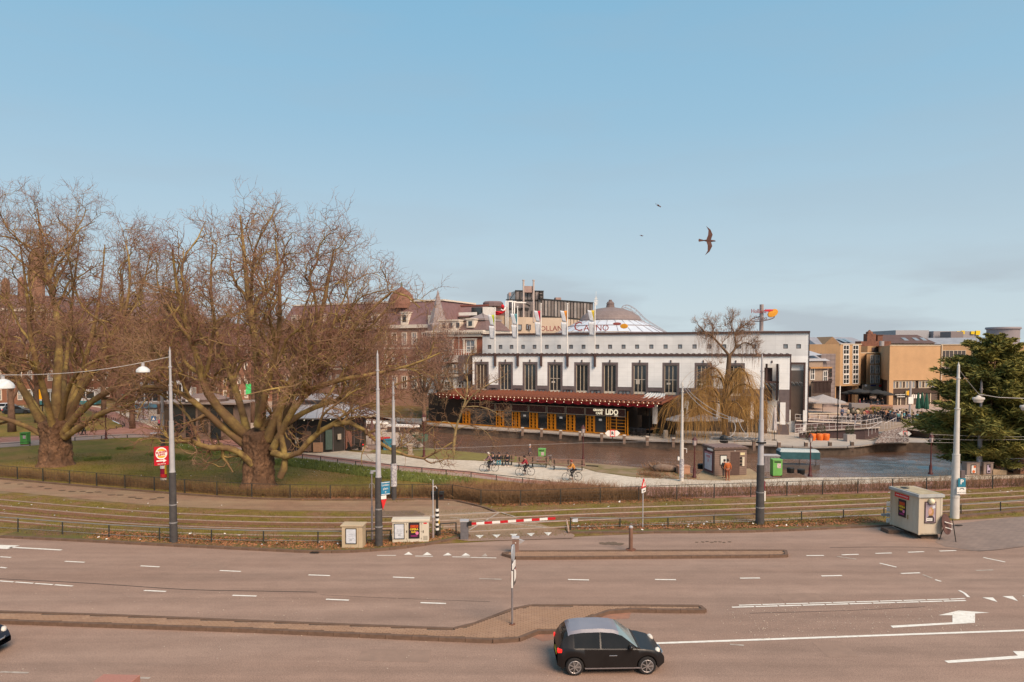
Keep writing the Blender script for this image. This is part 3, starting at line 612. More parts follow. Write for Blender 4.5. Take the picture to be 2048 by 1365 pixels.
BT=[(20,92,2,1.0,'tall bare tree behind the left lawn, at the far left edge'),(72,104,0,1.0,'bare tree behind the leftmost plane tree, left of the yellow tram light'),(150,98,2,.92,'tall bare tree rising just right of the leftmost plane trunk'),(205,112,0,1.05,'bare tree behind the red bicycle junction'),(262,96,0,.95,'bare tree standing left of the grey tram mast, beyond the junction'),(318,118,2,.9,'tall bare tree behind the white and blue tram'),(372,104,0,1.0,'bare tree behind the flat-roofed market kiosk'),(428,96,1,1.1,'smaller bare tree close behind the kiosk with the white awning'),(462,120,2,.9,'tall bare tree behind the left limbs of the middle plane tree'),(505,104,0,1.0,'bare tree directly behind the middle plane trunk'),(548,112,0,1.08,'bare tree between the middle plane trunk and the round pavilion'),(592,100,1,1.15,'bare tree behind the round pavilion, at its left end'),(640,116,0,1.0,'bare tree behind the round pavilion, at its middle'),(735,120,0,1.0,'bare tree beyond the canal boats, left of the tall white mast'),(848,98,0,.86,'dense bare tree beyond the canal, in front of the pale mansion'),(878,108,1,1.15,'bare tree in front of the brick mansion, beside the casino'),(-60,110,2,1.0,'tall bare tree partly outside the left edge'),(110,132,2,1.0,'distant bare tree below the domed tower'),(235,140,2,1.05,'distant bare tree behind the parked cars'),(345,138,2,1.0,'distant bare tree behind the tram roof'),(400,142,2,1.0,'distant bare tree to the right of the tram'),(620,138,2,.95,'distant bare tree before the long mansard building'),(700,136,0,1.1,'distant bare tree below the brown domed roof'),]
first=[True]*3
for i,(u,Y,k,s,lab)in enumerate(BT):
 p=G(u,800);x=(u-1024)*Y/F
 if first[k]:o=kinds[k];first[k]=False
 else:o=dup(kinds[k])
 o.location=(x,Y,0);o.rotation_euler=(0,0,random.uniform(0,6));o.scale=(s*1.0,s,s);o['label']=lab;o['group']='bare trees beyond the junction and canal'
def px_tree(name,label,base,Y,limbs_px,counts,lens,mats,br=.04,cz=3,zmin=.5,up=.05,cat='tree',wig=.28):
 b=G(*base);root=thing(name,label,cat,b)
 limbs=[([P(u,v,b.y+dy)-b for u,v,dy in pts],r0,r1)for pts,r0,r1 in limbs_px]
 (V,Q),gens=crown(limbs,(0,0,cz),counts,lens,None,root,base_r=br,zmin=zmin,up=up,wig=wig)
 per=len(V)//len(limbs);pq=len(Q)//len(limbs)
 for i in range(len(limbs)):np_mesh('trunk' if i==0 else 'limb',V[i*per:(i+1)*per],Q[i*pq:(i+1)*pq]-i*per,mats[0],root)
 np_mesh('crown',*merge([tubes_np(a,b_,4 if i==0 else 3)for i,(a,b_)in enumerate(gens)]),mats[1],root,kind='stuff')
 return root
pale_b=M('pale_yellow_bark',(.34,.26,.12),.9,(.22,.15,.075),3,.4)
px_tree('young_tree','small pale-barked bare tree with drooping twigs on the canal bank',(907,902),0,[([(907,902,0),(909,870,0),(918,835,0),(930,810,.2),(945,790,.3),(975,770,.5),(1010,752,.6)],.17,.03),([(918,838,0),(932,800,.3),(936,765,.6),(930,730,.8),(945,700,1)],.12,.03),([(911,860,0),(895,840,-.4),(870,850,-.8),(850,868,-1)],.07,.02),([(925,815,0),(960,812,-.5),(995,826,-.8),(1020,850,-1)],.07,.02),([(930,800,0),(905,775,.5),(890,745,.8)],.07,.02),([(912,860,0),(940,850,-.6),(970,860,-1),(985,880,-1.2)],.06,.02)],(8,6,5),((1.2,2.6),(.8,1.5),(.4,.9)),(pale_b,M('bank_twig',(.27,.16,.085),.9,(.17,.10,.06),1)),.03,3,.4,-.05)
def willow():
 b=G(1453,880);root=thing('weeping_willow','weeping willow with ochre hanging twigs in front of the white casino','tree',b)
 wb=M('willow_bark',(.16,.10,.06),.95,(.08,.05,.03),3,.6)
 L=[([(1453,881,0),(1450,850,0),(1448,800,.2),(1456,752,.3),(1458,720,.3),(1459,708,.3)],.48,.22),([(1459,712,.3),(1440,690,.2),(1424,672,0),(1408,664,0),(1396,650,0)],.17,.05),([(1459,712,.3),(1473,695,.5),(1470,680,.6),(1472,664,.7),(1490,650,.8),(1500,642,1)],.17,.05),([(1472,697,.4),(1490,683,.2),(1505,692,0),(1515,705,-.3)],.09,.03),([(1470,668,.6),(1460,650,.8),(1468,632,1)],.07,.02),([(1424,672,0),(1428,655,.3),(1420,642,.5)],.06,.02),([(1450,765,0),(1435,738,-.6),(1420,735,-1),(1408,750,-1.4)],.12,.04),([(1450,810,0),(1425,770,-1),(1400,778,-2),(1380,800,-2.5)],.2,.05),([(1450,800,0),(1480,765,-1),(1505,775,-2),(1520,800,-2.4)],.18,.05),([(1450,780,0),(1440,750,2),(1405,760,3)],.15,.05),([(1452,770,0),(1470,740,2),(1498,750,3)],.15,.05),([(1450,800,0),(1400,782,.5),(1370,790,.5),(1340,812,.5)],.14,.04),([(1450,810,0),(1420,800,-2),(1390,815,-3),(1362,838,-3.5)],.12,.04),([(1450,815,0),(1490,790,1.5),(1515,800,2),(1528,830,2)],.12,.04),([(1450,830,0),(1470,800,-3),(1485,820,-4)],.12,.04),([(1455,770,0),(1475,735,-1.5),(1490,740,-2.4),(1500,770,-2.6)],.15,.04)]
 P_=[];
 for i,(pts,r0,r1)in enumerate(L):
  q=[P(u,v,b.y+dy)-b for u,v,dy in pts];m=MB();m.tube(smooth_line(q,2),np.linspace(r0,r1,len(smooth_line(q,2))),8);m.build('trunk' if i==0 else 'limb',wb,root,smooth='all')
  rs=resample(smooth_line(q,2),.18);P_+=[(tuple(x),i)for x in rs[len(rs)//3:]]
 A=np.array([p for p,i in P_ if i>=6]);Aup=np.array([p for p,i in P_ if 1<=i<6])
 def strands(A,N,l0,l1,rad,out):
  S=A[rng.integers(0,len(A),N)]+rng.normal(0,.12,(N,3));az=rng.random(N)*2*np.pi;el=rng.random(N)*out
  d=np.stack([np.cos(az)*1,np.sin(az)*1,np.full(N,.25)],1)*el[:,None];K=8;L=l0+(l1-l0)*rng.random(N)
  L=np.minimum(L,S[:,2]*1.05+.6)
  pts=[S];
  for k in range(K-1):
   d=d*.72+np.array([0,0,-.42])+rng.normal(0,.13,(N,3));pts.append(pts[-1]+nrm(d)*(L/(K-1))[:,None])
  PP=np.stack(pts,1);PP[:,:,2]=np.maximum(PP[:,:,2],.12)
  return tubes_np(PP,np.full((N,K),rad),3)
 ws=M('willow_twig',(.46,.27,.085),.85,(.31,.165,.055),.8)
 np_mesh('hanging_twigs',*strands(A,1450,1.2,6.5,.012,2.6),ws,root,kind='stuff')
 (q0),gens=crown([([Vector(p)for p in[tuple(x)for x in[P(u,v,b.y+dy)-b for u,v,dy in L[i][0]]]],L[i][1],L[i][2])for i in range(1,7)],(0,0,9),(8,7,5),((.9,1.9),(.6,1.2),(.3,.7)),None,root,.03,.05)
 np_mesh('crown',*merge([tubes_np(a,r,3)for a,r in gens]),M('willow_top_twig',(.32,.20,.13),.9,(.22,.13,.085),1),root,kind='stuff')
 np_mesh('hanging_twigs',*strands(Aup,450,.8,3.0,.010,1.0),M('willow_top_twig'),root,kind='stuff')
willow()
def conifer(base,Y,hgt,wid,label,nb=190,seed=3,lean=0,squash=1.0):
 rs=np.random.default_rng(seed);b=G(*base)if base else None
 if Y:b=Vector(((base[0]-1024)*Y/F,Y,0))
 root=thing('conifer',label,'tree',b);cb=M('conifer_bark',(.20,.115,.07),.95,(.10,.055,.035),3,.7)
 for i in range(5):
  a=i*1.3+.4;rr=.25*wid*(i>0)
  q=[(0.25*math.cos(a),.25*math.sin(a),-.1),(rr*.3*math.cos(a)+lean*.1,rr*.3*math.sin(a),hgt*.25),(rr*.7*math.cos(a)+lean*.3,rr*.7*math.sin(a),hgt*.55),(rr*math.cos(a)+lean*.6,rr*math.sin(a),hgt*(.97 if i==0 else.8))]
  m=MB();m.tube(smooth_line(q,2),np.linspace(.30 if i==0 else.17,.03,len(smooth_line(q,2))),8);m.build('trunk' if i==0 else 'limb',cb,root,smooth='all')
 SP,BR=[],[]
 for k in range(nb):
  z=hgt*(.07+.92*(k+rs.random())/nb);t=z/hgt
  R_=wid*(1.0-t)**.62*(.72+.5*rs.random())*(1 if t>.3 else.35+2.2*t)+.35
  a=rs.random()*2*np.pi;K=9;s=np.linspace(0,1,K)
  sag=(-.25+.55*t)*R_;pts=np.stack([lean*t+np.cos(a)*R_*s*1.0,np.sin(a)*R_*s*squash,z+sag*s**1.4*.5+.25*R_*np.maximum(0,s-.6)**1.2+rs.normal(0,.05,K)],1)
  BR.append(pts)
  for j in range(2,K):
   SP.append((pts[j],a,R_*.17*(1.25-s[j]*.5)))
 BRn=np.array(BR);V,Q=tubes_np(BRn,np.linspace(.055,.012,9)[None,:].repeat(len(BRn),0),4);np_mesh('branches',V,Q,cb,root,kind='stuff')
 C=np.array([s[0]for s in SP]);aa=np.array([s[1]for s in SP]);sz=np.array([s[2]for s in SP])*1.15;n=48
 idx=np.repeat(np.arange(len(C)),n);az=aa[idx]+rs.normal(0,1.0,len(idx));ln=sz[idx]*(.35+.95*rs.random(len(idx)))
 st=C[idx]+rs.normal(0,1,(len(idx),3))*(sz[idx]*.42)[:,None]*np.array([1,1,.33])
 d=nrm(np.stack([np.cos(az),np.sin(az),rs.normal(.12,.38,len(idx))],1));w=nrm(np.cross(d,rs.normal(0,1,d.shape)))*(.035+.05*rs.random(len(idx)))[:,None]
 tip=st+d*ln[:,None];mid=st+d*ln[:,None]*.45
 V=np.stack([st,mid+w,tip,mid-w],1).reshape(-1,3);Q=np.arange(len(V)).reshape(-1,4)
 half=rs.random(len(Q))<.55
 fol=M('conifer_foliage',(.165,.16,.04),.9,(.08,.085,.022),.8,c3=(.25,.215,.05),s3=.5);
 np_mesh('foliage',V,Q,fol,root,kind='stuff',smooth=False)
 return root
conifer((1972,938),None,12.2,6.3,'large dark green conifer with layered boughs overhanging the canal at right',225,3,.3)
conifer((2066,941),70,11.0,4.8,'second dark conifer at the right edge, behind the larger one',170,5,0)
def shrub(loc,r,h,label,name='shrub',cat='shrub',cm=None,n=900,parent=None,lf=.09,group=None):
 root=thing(name,label,cat,loc,0,group)if parent is None else parent
 N=n;a=rng.random(N)*2*np.pi;z=rng.random(N);rr=r*np.sqrt(np.clip(1-(z*1.6-.75)**2*.8,.15,1))*(.55+.45*rng.random(N)**.4)
 C=np.stack([rr*np.cos(a),rr*np.sin(a),z*h],1);d=nrm(rng.normal(0,1,(N,3))+np.array([0,0,.4]));w=nrm(np.cross(d,rng.normal(0,1,d.shape)))
 V=np.stack([C,C+d*lf+w*lf*.35,C+d*lf*2,C+d*lf-w*lf*.35],1).reshape(-1,3)
 o=np_mesh('foliage',V,np.arange(len(V)).reshape(-1,4),cm or M('shrub_leaf',(.07,.085,.03),.8,(.04,.05,.02),2),root,kind='stuff',smooth=False)
 if parent is None:
  m=MB()
  for k in range(5):m.tube([(0,0,0),(math.cos(k*1.3)*r*.4,math.sin(k*1.3)*r*.4,h*.6)],[.03,.01],4)
  m.build('stem',back_l,root)
 return root
def at(u,v,z=0.0):return G(u,v,z)
shrub(((862-1024)*100/F,100,3.0),3.2,9.5,'dark reddish-green evergreen tree beside the pale mansion beyond the canal','evergreen_tree','tree',M('dusky_leaf',(.085,.06,.035),.9,(.05,.04,.025),1),5200,None,.13)
class Fac:
 """a facade plane through two ground points; local x along it, y into the building, z up"""
 def __init__(s,u0,Y0,u1,Y1,name,label,cat='building',z=0):
  s.A=Vector(((u0-1024)*Y0/F,Y0,z));s.B=Vector(((u1-1024)*Y1/F,Y1,z));s.e=(s.B-s.A);s.L=s.e.length;s.e.normalize();s.n=Vector((-s.e.y,s.e.x,0));s.z=z
  s.o=thing(name,label,cat,s.A,math.atan2(s.e.y,s.e.x))
 def at(s,u,v,yl=0.0):
  d=ray(u,v);o=Vector((0,0,H));q=s.A+s.n*yl
  t=(q-o).dot(s.n)/d.dot(s.n);p=o+d*t
  return(p-s.A).dot(s.e),p.z-s.z
 def x(s,u,yl=0):return s.at(u,702,yl)[0]
 def rect(s,u0,v0,u1,v1,yl=0):
  a,b=s.at(u0,v0,yl),s.at(u1,v1,yl);return min(a[0],b[0]),max(a[0],b[0]),min(a[1],b[1]),max(a[1],b[1])
WC={}
def window(par,x,z,w,h,fm,pm,y=0.0,cols=2,rows=2,fr=.08,mul=.05,name='window',depth=.10,bg=None):
 """window centred at x, base at z: a frame with glazing bars, its panes set behind as a sub-part"""
 k=(round(w,2),round(h,2),fm.name,pm.name,cols,rows,fr,mul,depth)
 if k not in WC:
  m=MB()
  for a,b,c,d in((-w/2,-w/2+fr,0,h),(w/2-fr,w/2,0,h),(-w/2+fr,w/2-fr,0,fr),(-w/2+fr,w/2-fr,h-fr,h)):m.box(a,b,-.05,depth,c,d)
  iw,ih=w-2*fr,h-2*fr
  for i in range(1,cols):q=-iw/2+iw*i/cols;m.box(q-mul/2,q+mul/2,-.02,depth*.5,fr,h-fr)
  for i in range(1,rows):q=fr+ih*i/rows;m.box(-w/2+fr,w/2-fr,-.012,depth*.45,q-mul/2,q+mul/2)
  f=m.build(name,fm,par);m2=MB();m2.box(-iw/2,iw/2,depth*.35,depth*.5,fr,h-fr);p=m2.build('pane',pm,f)
  WC[k]=(f.data,p.data);f.location=(x,y,z);return f
 f=bpy.data.objects.new(name,WC[k][0]);col.objects.link(f);f.parent=par;f.location=(x,y,z)
 p=bpy.data.objects.new('pane',WC[k][1]);col.objects.link(p);p.parent=f;return f
def glass(name,c=(.03,.035,.04),r=.08):return M(name,c,r,tuple(k*.6 for k in c),.35,spec=.9)
dglass=glass('dark_glass');lglass=glass('pale_glass',(.30,.33,.36),.12);bglass=glass('brown_glass',(.10,.07,.055),.15)
whitep=M('white_paint',(.80,.77,.73),.55,(.70,.66,.61),2);creamp=M('cream_paint',(.60,.50,.38),.7,(.50,.41,.30),1.5)
darkst=M('dark_brown_steel',(.085,.05,.045),.6);gran=M('grey_granite',(.16,.125,.125),.6,(.12,.095,.095),1.5)
iron=M('iron_black',(.022,.02,.018),.55)
cas=Fac(945,103,1580,89,'casino_building','white tiled casino building with a row of tall dark windows across the canal')
C0=cas.o
tile2=brick_mat('grey_white_tiles',(.71,.71,.71),(.67,.67,.67),(.57,.57,.57),1.2,.6,.35,msize=.012,off=0)
tile=brick_mat('white_wall_tiles',(.86,.86,.85),(.83,.83,.82),(.70,.70,.70),1.2,.6,.35,msize=.012,off=0)
zt=10.0;zb=5.75
wx=[cas.x(u)for u in(963,1011,1060,1110,1164,1220,1280,1342,1407,1472)]
ww=2.25;wz0,wz1=4.75,9.1
def wall_with_holes(par,name,mat,x0,x1,z0,z1,holes,y0=0,y1=.5):
 """piers and lintels round rectangular openings, one mesh"""
 m=MB();hs=sorted(holes);px=x0
 for a,b,c,d in hs:
  m.box(px,a,y0,y1,z0,z1)
  if d<z1:m.box(a,b,y0,y1,d,z1)
  if c>z0:m.box(a,b,y0,y1,z0,c)
  px=b
 m.box(px,x1,y0,y1,z0,z1);return m.build(name,mat,par)
op=[(x-ww/2,x+ww/2,zb,wz1)for x in wx]
px0,px1,pz0,pz1=cas.rect(1529,728,1558,778);op.append((px0,px1,zb,pz1))
wall_with_holes(C0,'wall',tile,0,cas.L,zb,zt,op)
wall_with_holes(C0,'grey_base',gran,0,cas.L,4.2,zb,[(x-ww/2,x+ww/2,4.75,zb)for x in wx]+[(px0,px1,4.2,zb)],.02,.5)
m=MB();m.box(-.15,cas.L+.15,-.18,.6,zt,zt+.28);m.box(cas.L,cas.L+.14,-.02,3.0,zb,zt)
for x in wx+[(px0+px1)/2]:m.box(x-.08,x+.08,-.1,0,wz1+.05,wz1+.35)
m.build('cornice',darkst,C0)
for i,x in enumerate(wx):
 m=MB();
 for a,b,c,d in((-ww/2,-ww/2+.3,4.75,wz1),(ww/2-.3,ww/2,4.75,wz1),(-ww/2+.3,ww/2-.3,wz1-.32,wz1)):m.box(x+a,x+b,.03,.48,c,d)
 m.build('window_surround',gran,C0)
 f=window(C0,x,4.8,ww-.6,wz1-.37-4.8,creamp,dglass if i else bglass,.2,3,1,.06,.07)
 if i not in(3,6,7,8):continue_blind=False
 else:continue_blind=True
 m=MB();k=random.choice([0,1]);q=-.55 if k else 0
 if continue_blind:m.box(q,q+.5,.01,.02,1.35,2.0 if i==6 else 1.6);m.box(-.75,.75,.012,.022,1.95,2.02)
 m.box(-.75,.75,.012,.022,.02,.32)
 m.build('blind',M('blind_cream',(.55,.50,.44),.8),f)
 for s in(-1,1):
  xx=x+s*(ww/2+.62)
  if 0<xx<cas.L-3:window(C0,xx,4.75,.95,.5,darkst,lglass,-.03,2,1,.05,.03)
yb=2.6
bx0,bx1=cas.x(965,yb),cas.x(1617,yb);bz1=13.0
rx0,rx1,rz0,rz1=cas.rect(1583,729,1607,786,yb)
m=MB()
sq=[cas.x(u,yb)for u in(979,1001,1023,1046,1069,1093.5,1118,1142,1167,1194.4,1220,1247,1274,1302.6,1331,1360,1389,1418.6,1448,1477.6,1508,1571,1597)]
wall_with_holes(C0,'upper_wall',tile2,bx0,bx1,10.0,bz1,[(x-.28,x+.28,10.98,11.56)for x in sq],yb,yb+.5)
wall_with_holes(C0,'side_wall',tile,cas.L+.16,bx1,1.5,10.0,[(rx0,rx1,1.5,rz1)],yb,yb+.5)
m=MB();m.box(bx0-.15,bx1+.15,yb-.2,yb+.6,bz1,bz1+.26);m.box(bx1,bx1+.12,yb-.04,yb+9,1.5,bz1);m.box(rx0-.2,rx0,yb-.03,yb+.4,3,rz1);m.box(rx1,rx1+.2,yb-.03,yb+.4,3,rz1);m.box(rx0-.2,rx1+.2,yb-.03,yb+.4,rz1,rz1+.25);m.build('parapet_cap',darkst,C0)
m=MB();m.box(bx0,bx1-.02,yb+.5,yb+16,0,12.6);m.box(0,bx0,yb+.5,yb+8,0,10);m.build('rear_block',tile,C0)
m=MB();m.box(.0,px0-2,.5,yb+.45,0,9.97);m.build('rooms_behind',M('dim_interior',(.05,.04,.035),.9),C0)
for x in sq:window(C0,x,10.98,.56,.58,darkst,lglass,yb+.1,1,1,.06)
m=MB()
for k in range(60):m.tube([(k*cas.L/60+.2,.3,zt+.28),(k*cas.L/60+.35,.3,zt+.36),(k*cas.L/60+.6,.3,zt+.29)],.045,4)
m.build('roof_trim',darkst,C0,kind='stuff')
m=MB();m.box(px0,px1,.3,2.5,6.55,6.75);m.box(px0+.15,px0+.4,.6,1.0,zb,wz1);m.box(px1-.35,px1-.1,.3,.9,4.3,wz1);m.build('portal_steel',darkst,C0)
m=MB()
for k in range(3):m.bar((px0+.2+k*.5,.4,6.5),(px0+.9+k*.5,1.2,5.6),.35,.05)
for k in range(3):m.bar((rx0+.1+k*.5,yb+.1,6.6),(rx0+.7+k*.5,yb+.9,5.7),.35,.05)
m.build('glass_blades',lglass,C0)
m=MB();m.box(rx0,rx1,yb+.5,yb+.8,5.4,5.55);m.build('gallery_floor',darkst,C0)
m=MB();m.box(rx0,rx1,yb+.42,yb+.49,1.5,rz1-.8);m.build('portico_shade_panel',bglass,C0)  # dark panel added behind the opening to stand for its shaded interior
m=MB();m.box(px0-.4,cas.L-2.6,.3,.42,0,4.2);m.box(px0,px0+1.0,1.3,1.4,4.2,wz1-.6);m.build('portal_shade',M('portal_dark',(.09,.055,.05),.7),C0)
m=MB();lu=[(1370,1378),(1434,1441),(1502,1509),(1562,1573)]
for a,b in lu:m.box(cas.x(a,-.3),cas.x(b,-.3),-.32,.2,1.3 if a>1550 else 1.9,4.1)
m.build('white_pier',tile,C0)
m=MB();m.box(cas.x(1556),cas.L,-.34,.5,.0,1.3);m.box(cas.x(1356),cas.x(1360),-.2,.3,0,4.2);m.box(cas.x(1556),cas.L,0,.6,4.2-2.6,4.2);m.build('pier_base',gran,C0)
m=MB();m.box(cas.x(1240),cas.x(1528),1.2,1.4,0,4.2);m.build('ground_floor_glass',dglass,C0)
m=MB()
for u in range(1345,1530,9):x=cas.x(u,1.1);m.box(x-.05,x+.05,1.08,1.18,0,4.2)
m.build('glazing_bar',creamp,C0,kind='stuff')
fc={'lime':(.50,.58,.05),'teal':(.12,.33,.38),'red':(.62,.02,.05),'orange':(.80,.30,.04),'yellow':(.72,.52,.06)}
for(u,vt,cn,lab)in((989.7,617,'lime','leftmost'),(1035,615,'teal','second'),(1082,609,'red','middle'),(1135,609,'orange','fourth'),(1190,608,'yellow','rightmost')):
 x,zz=cas.at(u,vt,-.3);wp_=cas.A+cas.e*x-cas.n*.3
 t=thing('flag','%s white casino flag with a slanting %s stripe on its pole'%(lab,cn),'flag',(wp_.x,wp_.y,0),C0.rotation_euler.z,'flags along the casino front')
 m=MB();m.cyl(0,0,8.6,zz,.075,8);m.cyl(0,0,zz,zz+.15,.12,8);m.build('pole',whitep,t,smooth=True)
 m=MB();m.box(-.13,.13,-.1,.32,8.5,10.35);m.box(-.2,.2,.0,.3,10.0,10.2);m.build('bracket',darkst,t)
 zt_=cas.at(u-8,vt+13,-.3)[1];
 def cloth(x0,x1,z0,z1,xb0=None,xb1=None,yo=0,mat=whitep,nm='cloth',n=6):
  m=MB();vs=[];
  for j in range(n+1):
   for i in range(n+1):
    s,r=i/n,j/n;xa=x0+(x1-x0)*s;xb=(xb0 if xb0 is not None else x0)+((xb1 if xb1 is not None else x1)-(xb0 if xb0 is not None else x0))*s
    vs.append((xa*(1-r)+xb*r,yo+.08*math.sin(3*(xa*(1-r)+xb*r)+r*4),z1+(z0-z1)*r+.05*math.sin(4*xa)))
  m.add(vs,[(j*(n+1)+i,j*(n+1)+i+1,(j+1)*(n+1)+i+1,(j+1)*(n+1)+i)for j in range(n)for i in range(n)]);o=m.build(nm,mat,t,smooth='all');sm=o.modifiers.new('s','SOLIDIFY');sm.thickness=.012;return o
 cw=M('flag_white',(.66,.68,.72),.85)
 cloth(-1.05,-.5,zt_-1.55,zt_,-.75,-.15,0,cw);cloth(-.5,-.08,zt_-1.5,zt_+.02,-.15,-.10,.0,M('flag_'+cn,fc[cn],.8,tuple(k*.9 for k in fc[cn])),'stripe')
 cloth(-.92,-.15,zt_-3.5,zt_-1.6,-.80,-.12,.05,cw,'lower_cloth')
redl=M('casino_letter_red',(.33,.085,.075),.6);
def wpt(fac,x,y):return fac.A+fac.e*x+fac.n*y
q=wpt(cas,cas.x(1082,4),4);t=thing('roof_sign','HOLLAND CASINO lettering with an orange emblem standing on the casino roof','sign',(q.x,q.y,0),C0.rotation_euler.z)
scl=98/F
text('HOLLAND',1.05,redl,t,face_m(1.6,0,13.95),.06);text('C',1.9,redl,t,face_m(11.15*.97-5.2,0,14.15),.06);text('ASINO',1.25,redl,t,face_m(8.3,0,13.95),.06)
m=MB();m.lathe([(.02,-.12),(.55,-.1),(.6,0),(.55,.1),(.02,.12)],14);m.xf(Matrix.Translation((12.3,0,14.2))@Matrix.Rotation(math.pi/2,4,'X')@Matrix.Diagonal((.95,.6,1,1)));m.build('emblem',M('emblem_orange',(.75,.33,.03),.6),t)
m=MB();m.lathe([(.02,-.1),(.4,-.08),(.4,.08),(.02,.1)],12);m.xf(Matrix.Translation((11.3,-.02,14.55))@Matrix.Rotation(math.pi/2,4,'X')@Matrix.Diagonal((1.5,.5,1,1)));m.build('emblem_arc',redl,t)
m=MB()
for k in range(9):m.box(-1+k*1.7,-.93+k*1.7,.1,.2,12.9,13.5)
m.box(-1,13,.1,.2,13.42,13.5);m.build('support_rail',creamp,t)
q=wpt(cas,cas.x(1522,4),4);sx=94/F;t=thing('roof_mast_sign','thick grey mast with casino ring sign and orange emblem above the casino roof','sign',(q.x,q.y,0),0)
m=MB();m.cyl(0,0,12.5,10.7+92*sx,.26,14);m.box(-2.6,1.6,-.6,1.2,12.9,13.35);m.build('mast',M('mast_concrete',(.34,.28,.27),.8),t,smooth=True)
m=MB();ring=[(math.cos(a)*1.55+.05,-.3+math.sin(a)*.5,15.0+.25*math.cos(a)+.3*math.sin(a))for a in np.linspace(math.pi*.55,math.pi*2.2,26)];m.tube(ring,.07,6);m.build('ring_tube',M('ring_brown',(.14,.10,.10),.5),t,smooth='all')
text('Holland',.8,redl,t,face_m(-.55,-.45,15.95),.05,xs=.8);text('Casino',.8,M('letter_grey',(.20,.15,.16),.6),t,face_m(-.3,-.45,15.05),.05,xs=.8)
m=MB();m.lathe([(.02,-.15),(.5,-.12),(.55,0),(.5,.12),(.02,.15)],14);m.xf(Matrix.Translation((1.35,-.4,15.7))@Matrix.Rotation(math.pi/2,4,'X')@Matrix.Rotation(.5,4,'Z')@Matrix.Diagonal((1.4,.9,1,1)));m.build('emblem',M('emblem_orange'),t)
m=MB();m.lathe([(.02,-.12),(.4,-.1),(.4,.1),(.02,.12)],12);m.xf(Matrix.Translation((.9,-.42,16.05))@Matrix.Rotation(math.pi/2,4,'X')@Matrix.Diagonal((1.9,.4,1,1)));m.build('emblem_arc',M('letter_bright_red',(.60,.03,.05),.6),t)
q=wpt(cas,cas.x(1385,5),5);t=thing('roof_plant','low line of antenna frames and gear on the casino roof behind the willow','roof gear',(q.x,q.y,12.6),C0.rotation_euler.z)
m=MB();random.seed(4)
for k in range(26):
 x=k*.34;h_=random.choice([.45,.6,.75,1.3 if k in(5,6,7,8)else.7]);m.box(x,x+.05,0,.05,0,h_+.4)
 if random.random()<.6:m.box(x,x+random.uniform(.2,.4),0,.05,h_+.1,h_+.16)
for k in range(8):m.box(k*1.1,k*1.1+random.uniform(.2,.6),.1,.5,0,random.uniform(.5,.75))
m.build('frame',M('gear_grey',(.22,.18,.17),.7),t)
dc=Vector(((1220-1024)*118/F,118,0));t=thing('casino_dome','pale glass dome with grey ribbed cap and lantern behind the casino','dome',dc)
m=MB();m.lathe([(12.2,11.5),(9.2,13.6),(6.2,15.2),(4.95,15.75)],28);m.build('glass_skirt',M('dome_glass',(.60,.64,.70),.3,(.50,.54,.60),1.2),t)
m=MB()
for k in range(28):
 a=2*math.pi*k/28
 m.tube([(12.25*math.cos(a),12.25*math.sin(a),11.55),(9.25*math.cos(a),9.25*math.sin(a),13.65),(5*math.cos(a),5*math.sin(a),15.8)],.04,4)
m.lathe([(9.3,13.55),(9.34,13.62),(9.25,13.7)],28);m.lathe([(7.1,14.72),(7.16,14.8),(7.05,14.86)],28);m.build('rib',M('rib_grey',(.32,.28,.30),.6),t,kind='stuff')
m=MB();m.lathe([(5.1,15.6),(5.2,15.8),(4.7,16.5),(3.7,17.2),(2.2,17.75),(.9,17.95)],36);m.build('cap',brick_mat('dome_cap',(.24,.19,.18),(.21,.165,.155),(.13,.10,.10),.5,.3,.7),t)
m=MB();m.lathe([(.75,17.9),(.62,18.5),(.7,18.55),(.5,18.9),(.3,19.0),(.25,19.25)],10);m.build('lantern',M('lantern_brown',(.18,.13,.12),.7),t)
m=MB()
for dy in(-.5,.5):
 arc=[(1.9,dy,17.9),(2.4,dy,18.5),(3.5,dy,18.2),(4.8,dy,17.2),(5.6,dy,16.2),(7.5,dy,15.0),(10.5,dy,13.2)];arc=resample(smooth_line(arc,2),.5);m.tube(arc,.035,4)
 m.tube([Vector(p)-Vector((.25,0,.45))for p in arc],.03,4)
 for p in arc[::2]:m.tube([p,Vector(p)-Vector((.25,0,.5))],.02,3)
for p in arc[::1]:m.tube([Vector(p),Vector(p)-Vector((0,1.0,0))],.02,3)
m.build('ladder_rail',M('rail_light',(.40,.34,.34),.5),t)
sc_=124/F
bl=Fac(983,124,1186,128,'glass_topped_block','beige block with dark glazed upper floors and steel flues behind the casino')
def zat(v,Y):return P(1024,v,Y).z
beige=M('beige_render',(.52,.41,.31),.9,(.46,.36,.27),.6)
m=MB();m.prism([(bl.x(983),0),(bl.x(1010),-.8),(bl.x(1010),.5),(bl.x(1052),.2),(bl.x(1080),1.2),(bl.x(1150),1.5),(bl.x(1186),1.5),(bl.x(1186),16),(0,16)],0,zat(634,124));m.build('wall',beige,bl.o)
m=MB();m.box(bl.x(983),bl.x(1010),-.84,-.82,10,zat(632,124));m.build('wall_panel',M('tan_render',(.46,.34,.24),.9),bl.o)
for u,v,w,h in((1039,655,.9,1.0),(1055,654,.38,.95),(1060,655,.38,.95)):
 x,z=bl.at(u,v);window(bl.o,x,z-h/2,w,h,darkst,lglass,.1,1,1,.08)
gz=M('grey_glazing',(.20,.17,.155),.35,(.13,.105,.095),.5,stretch=(3,3,.2))
gx0,gx1=bl.x(1072,1.6),bl.x(1187,1.6)
def zl(u,v,y=1.6):return bl.at(u,v,y)[1]
nP=17
m=MB();ps=[]
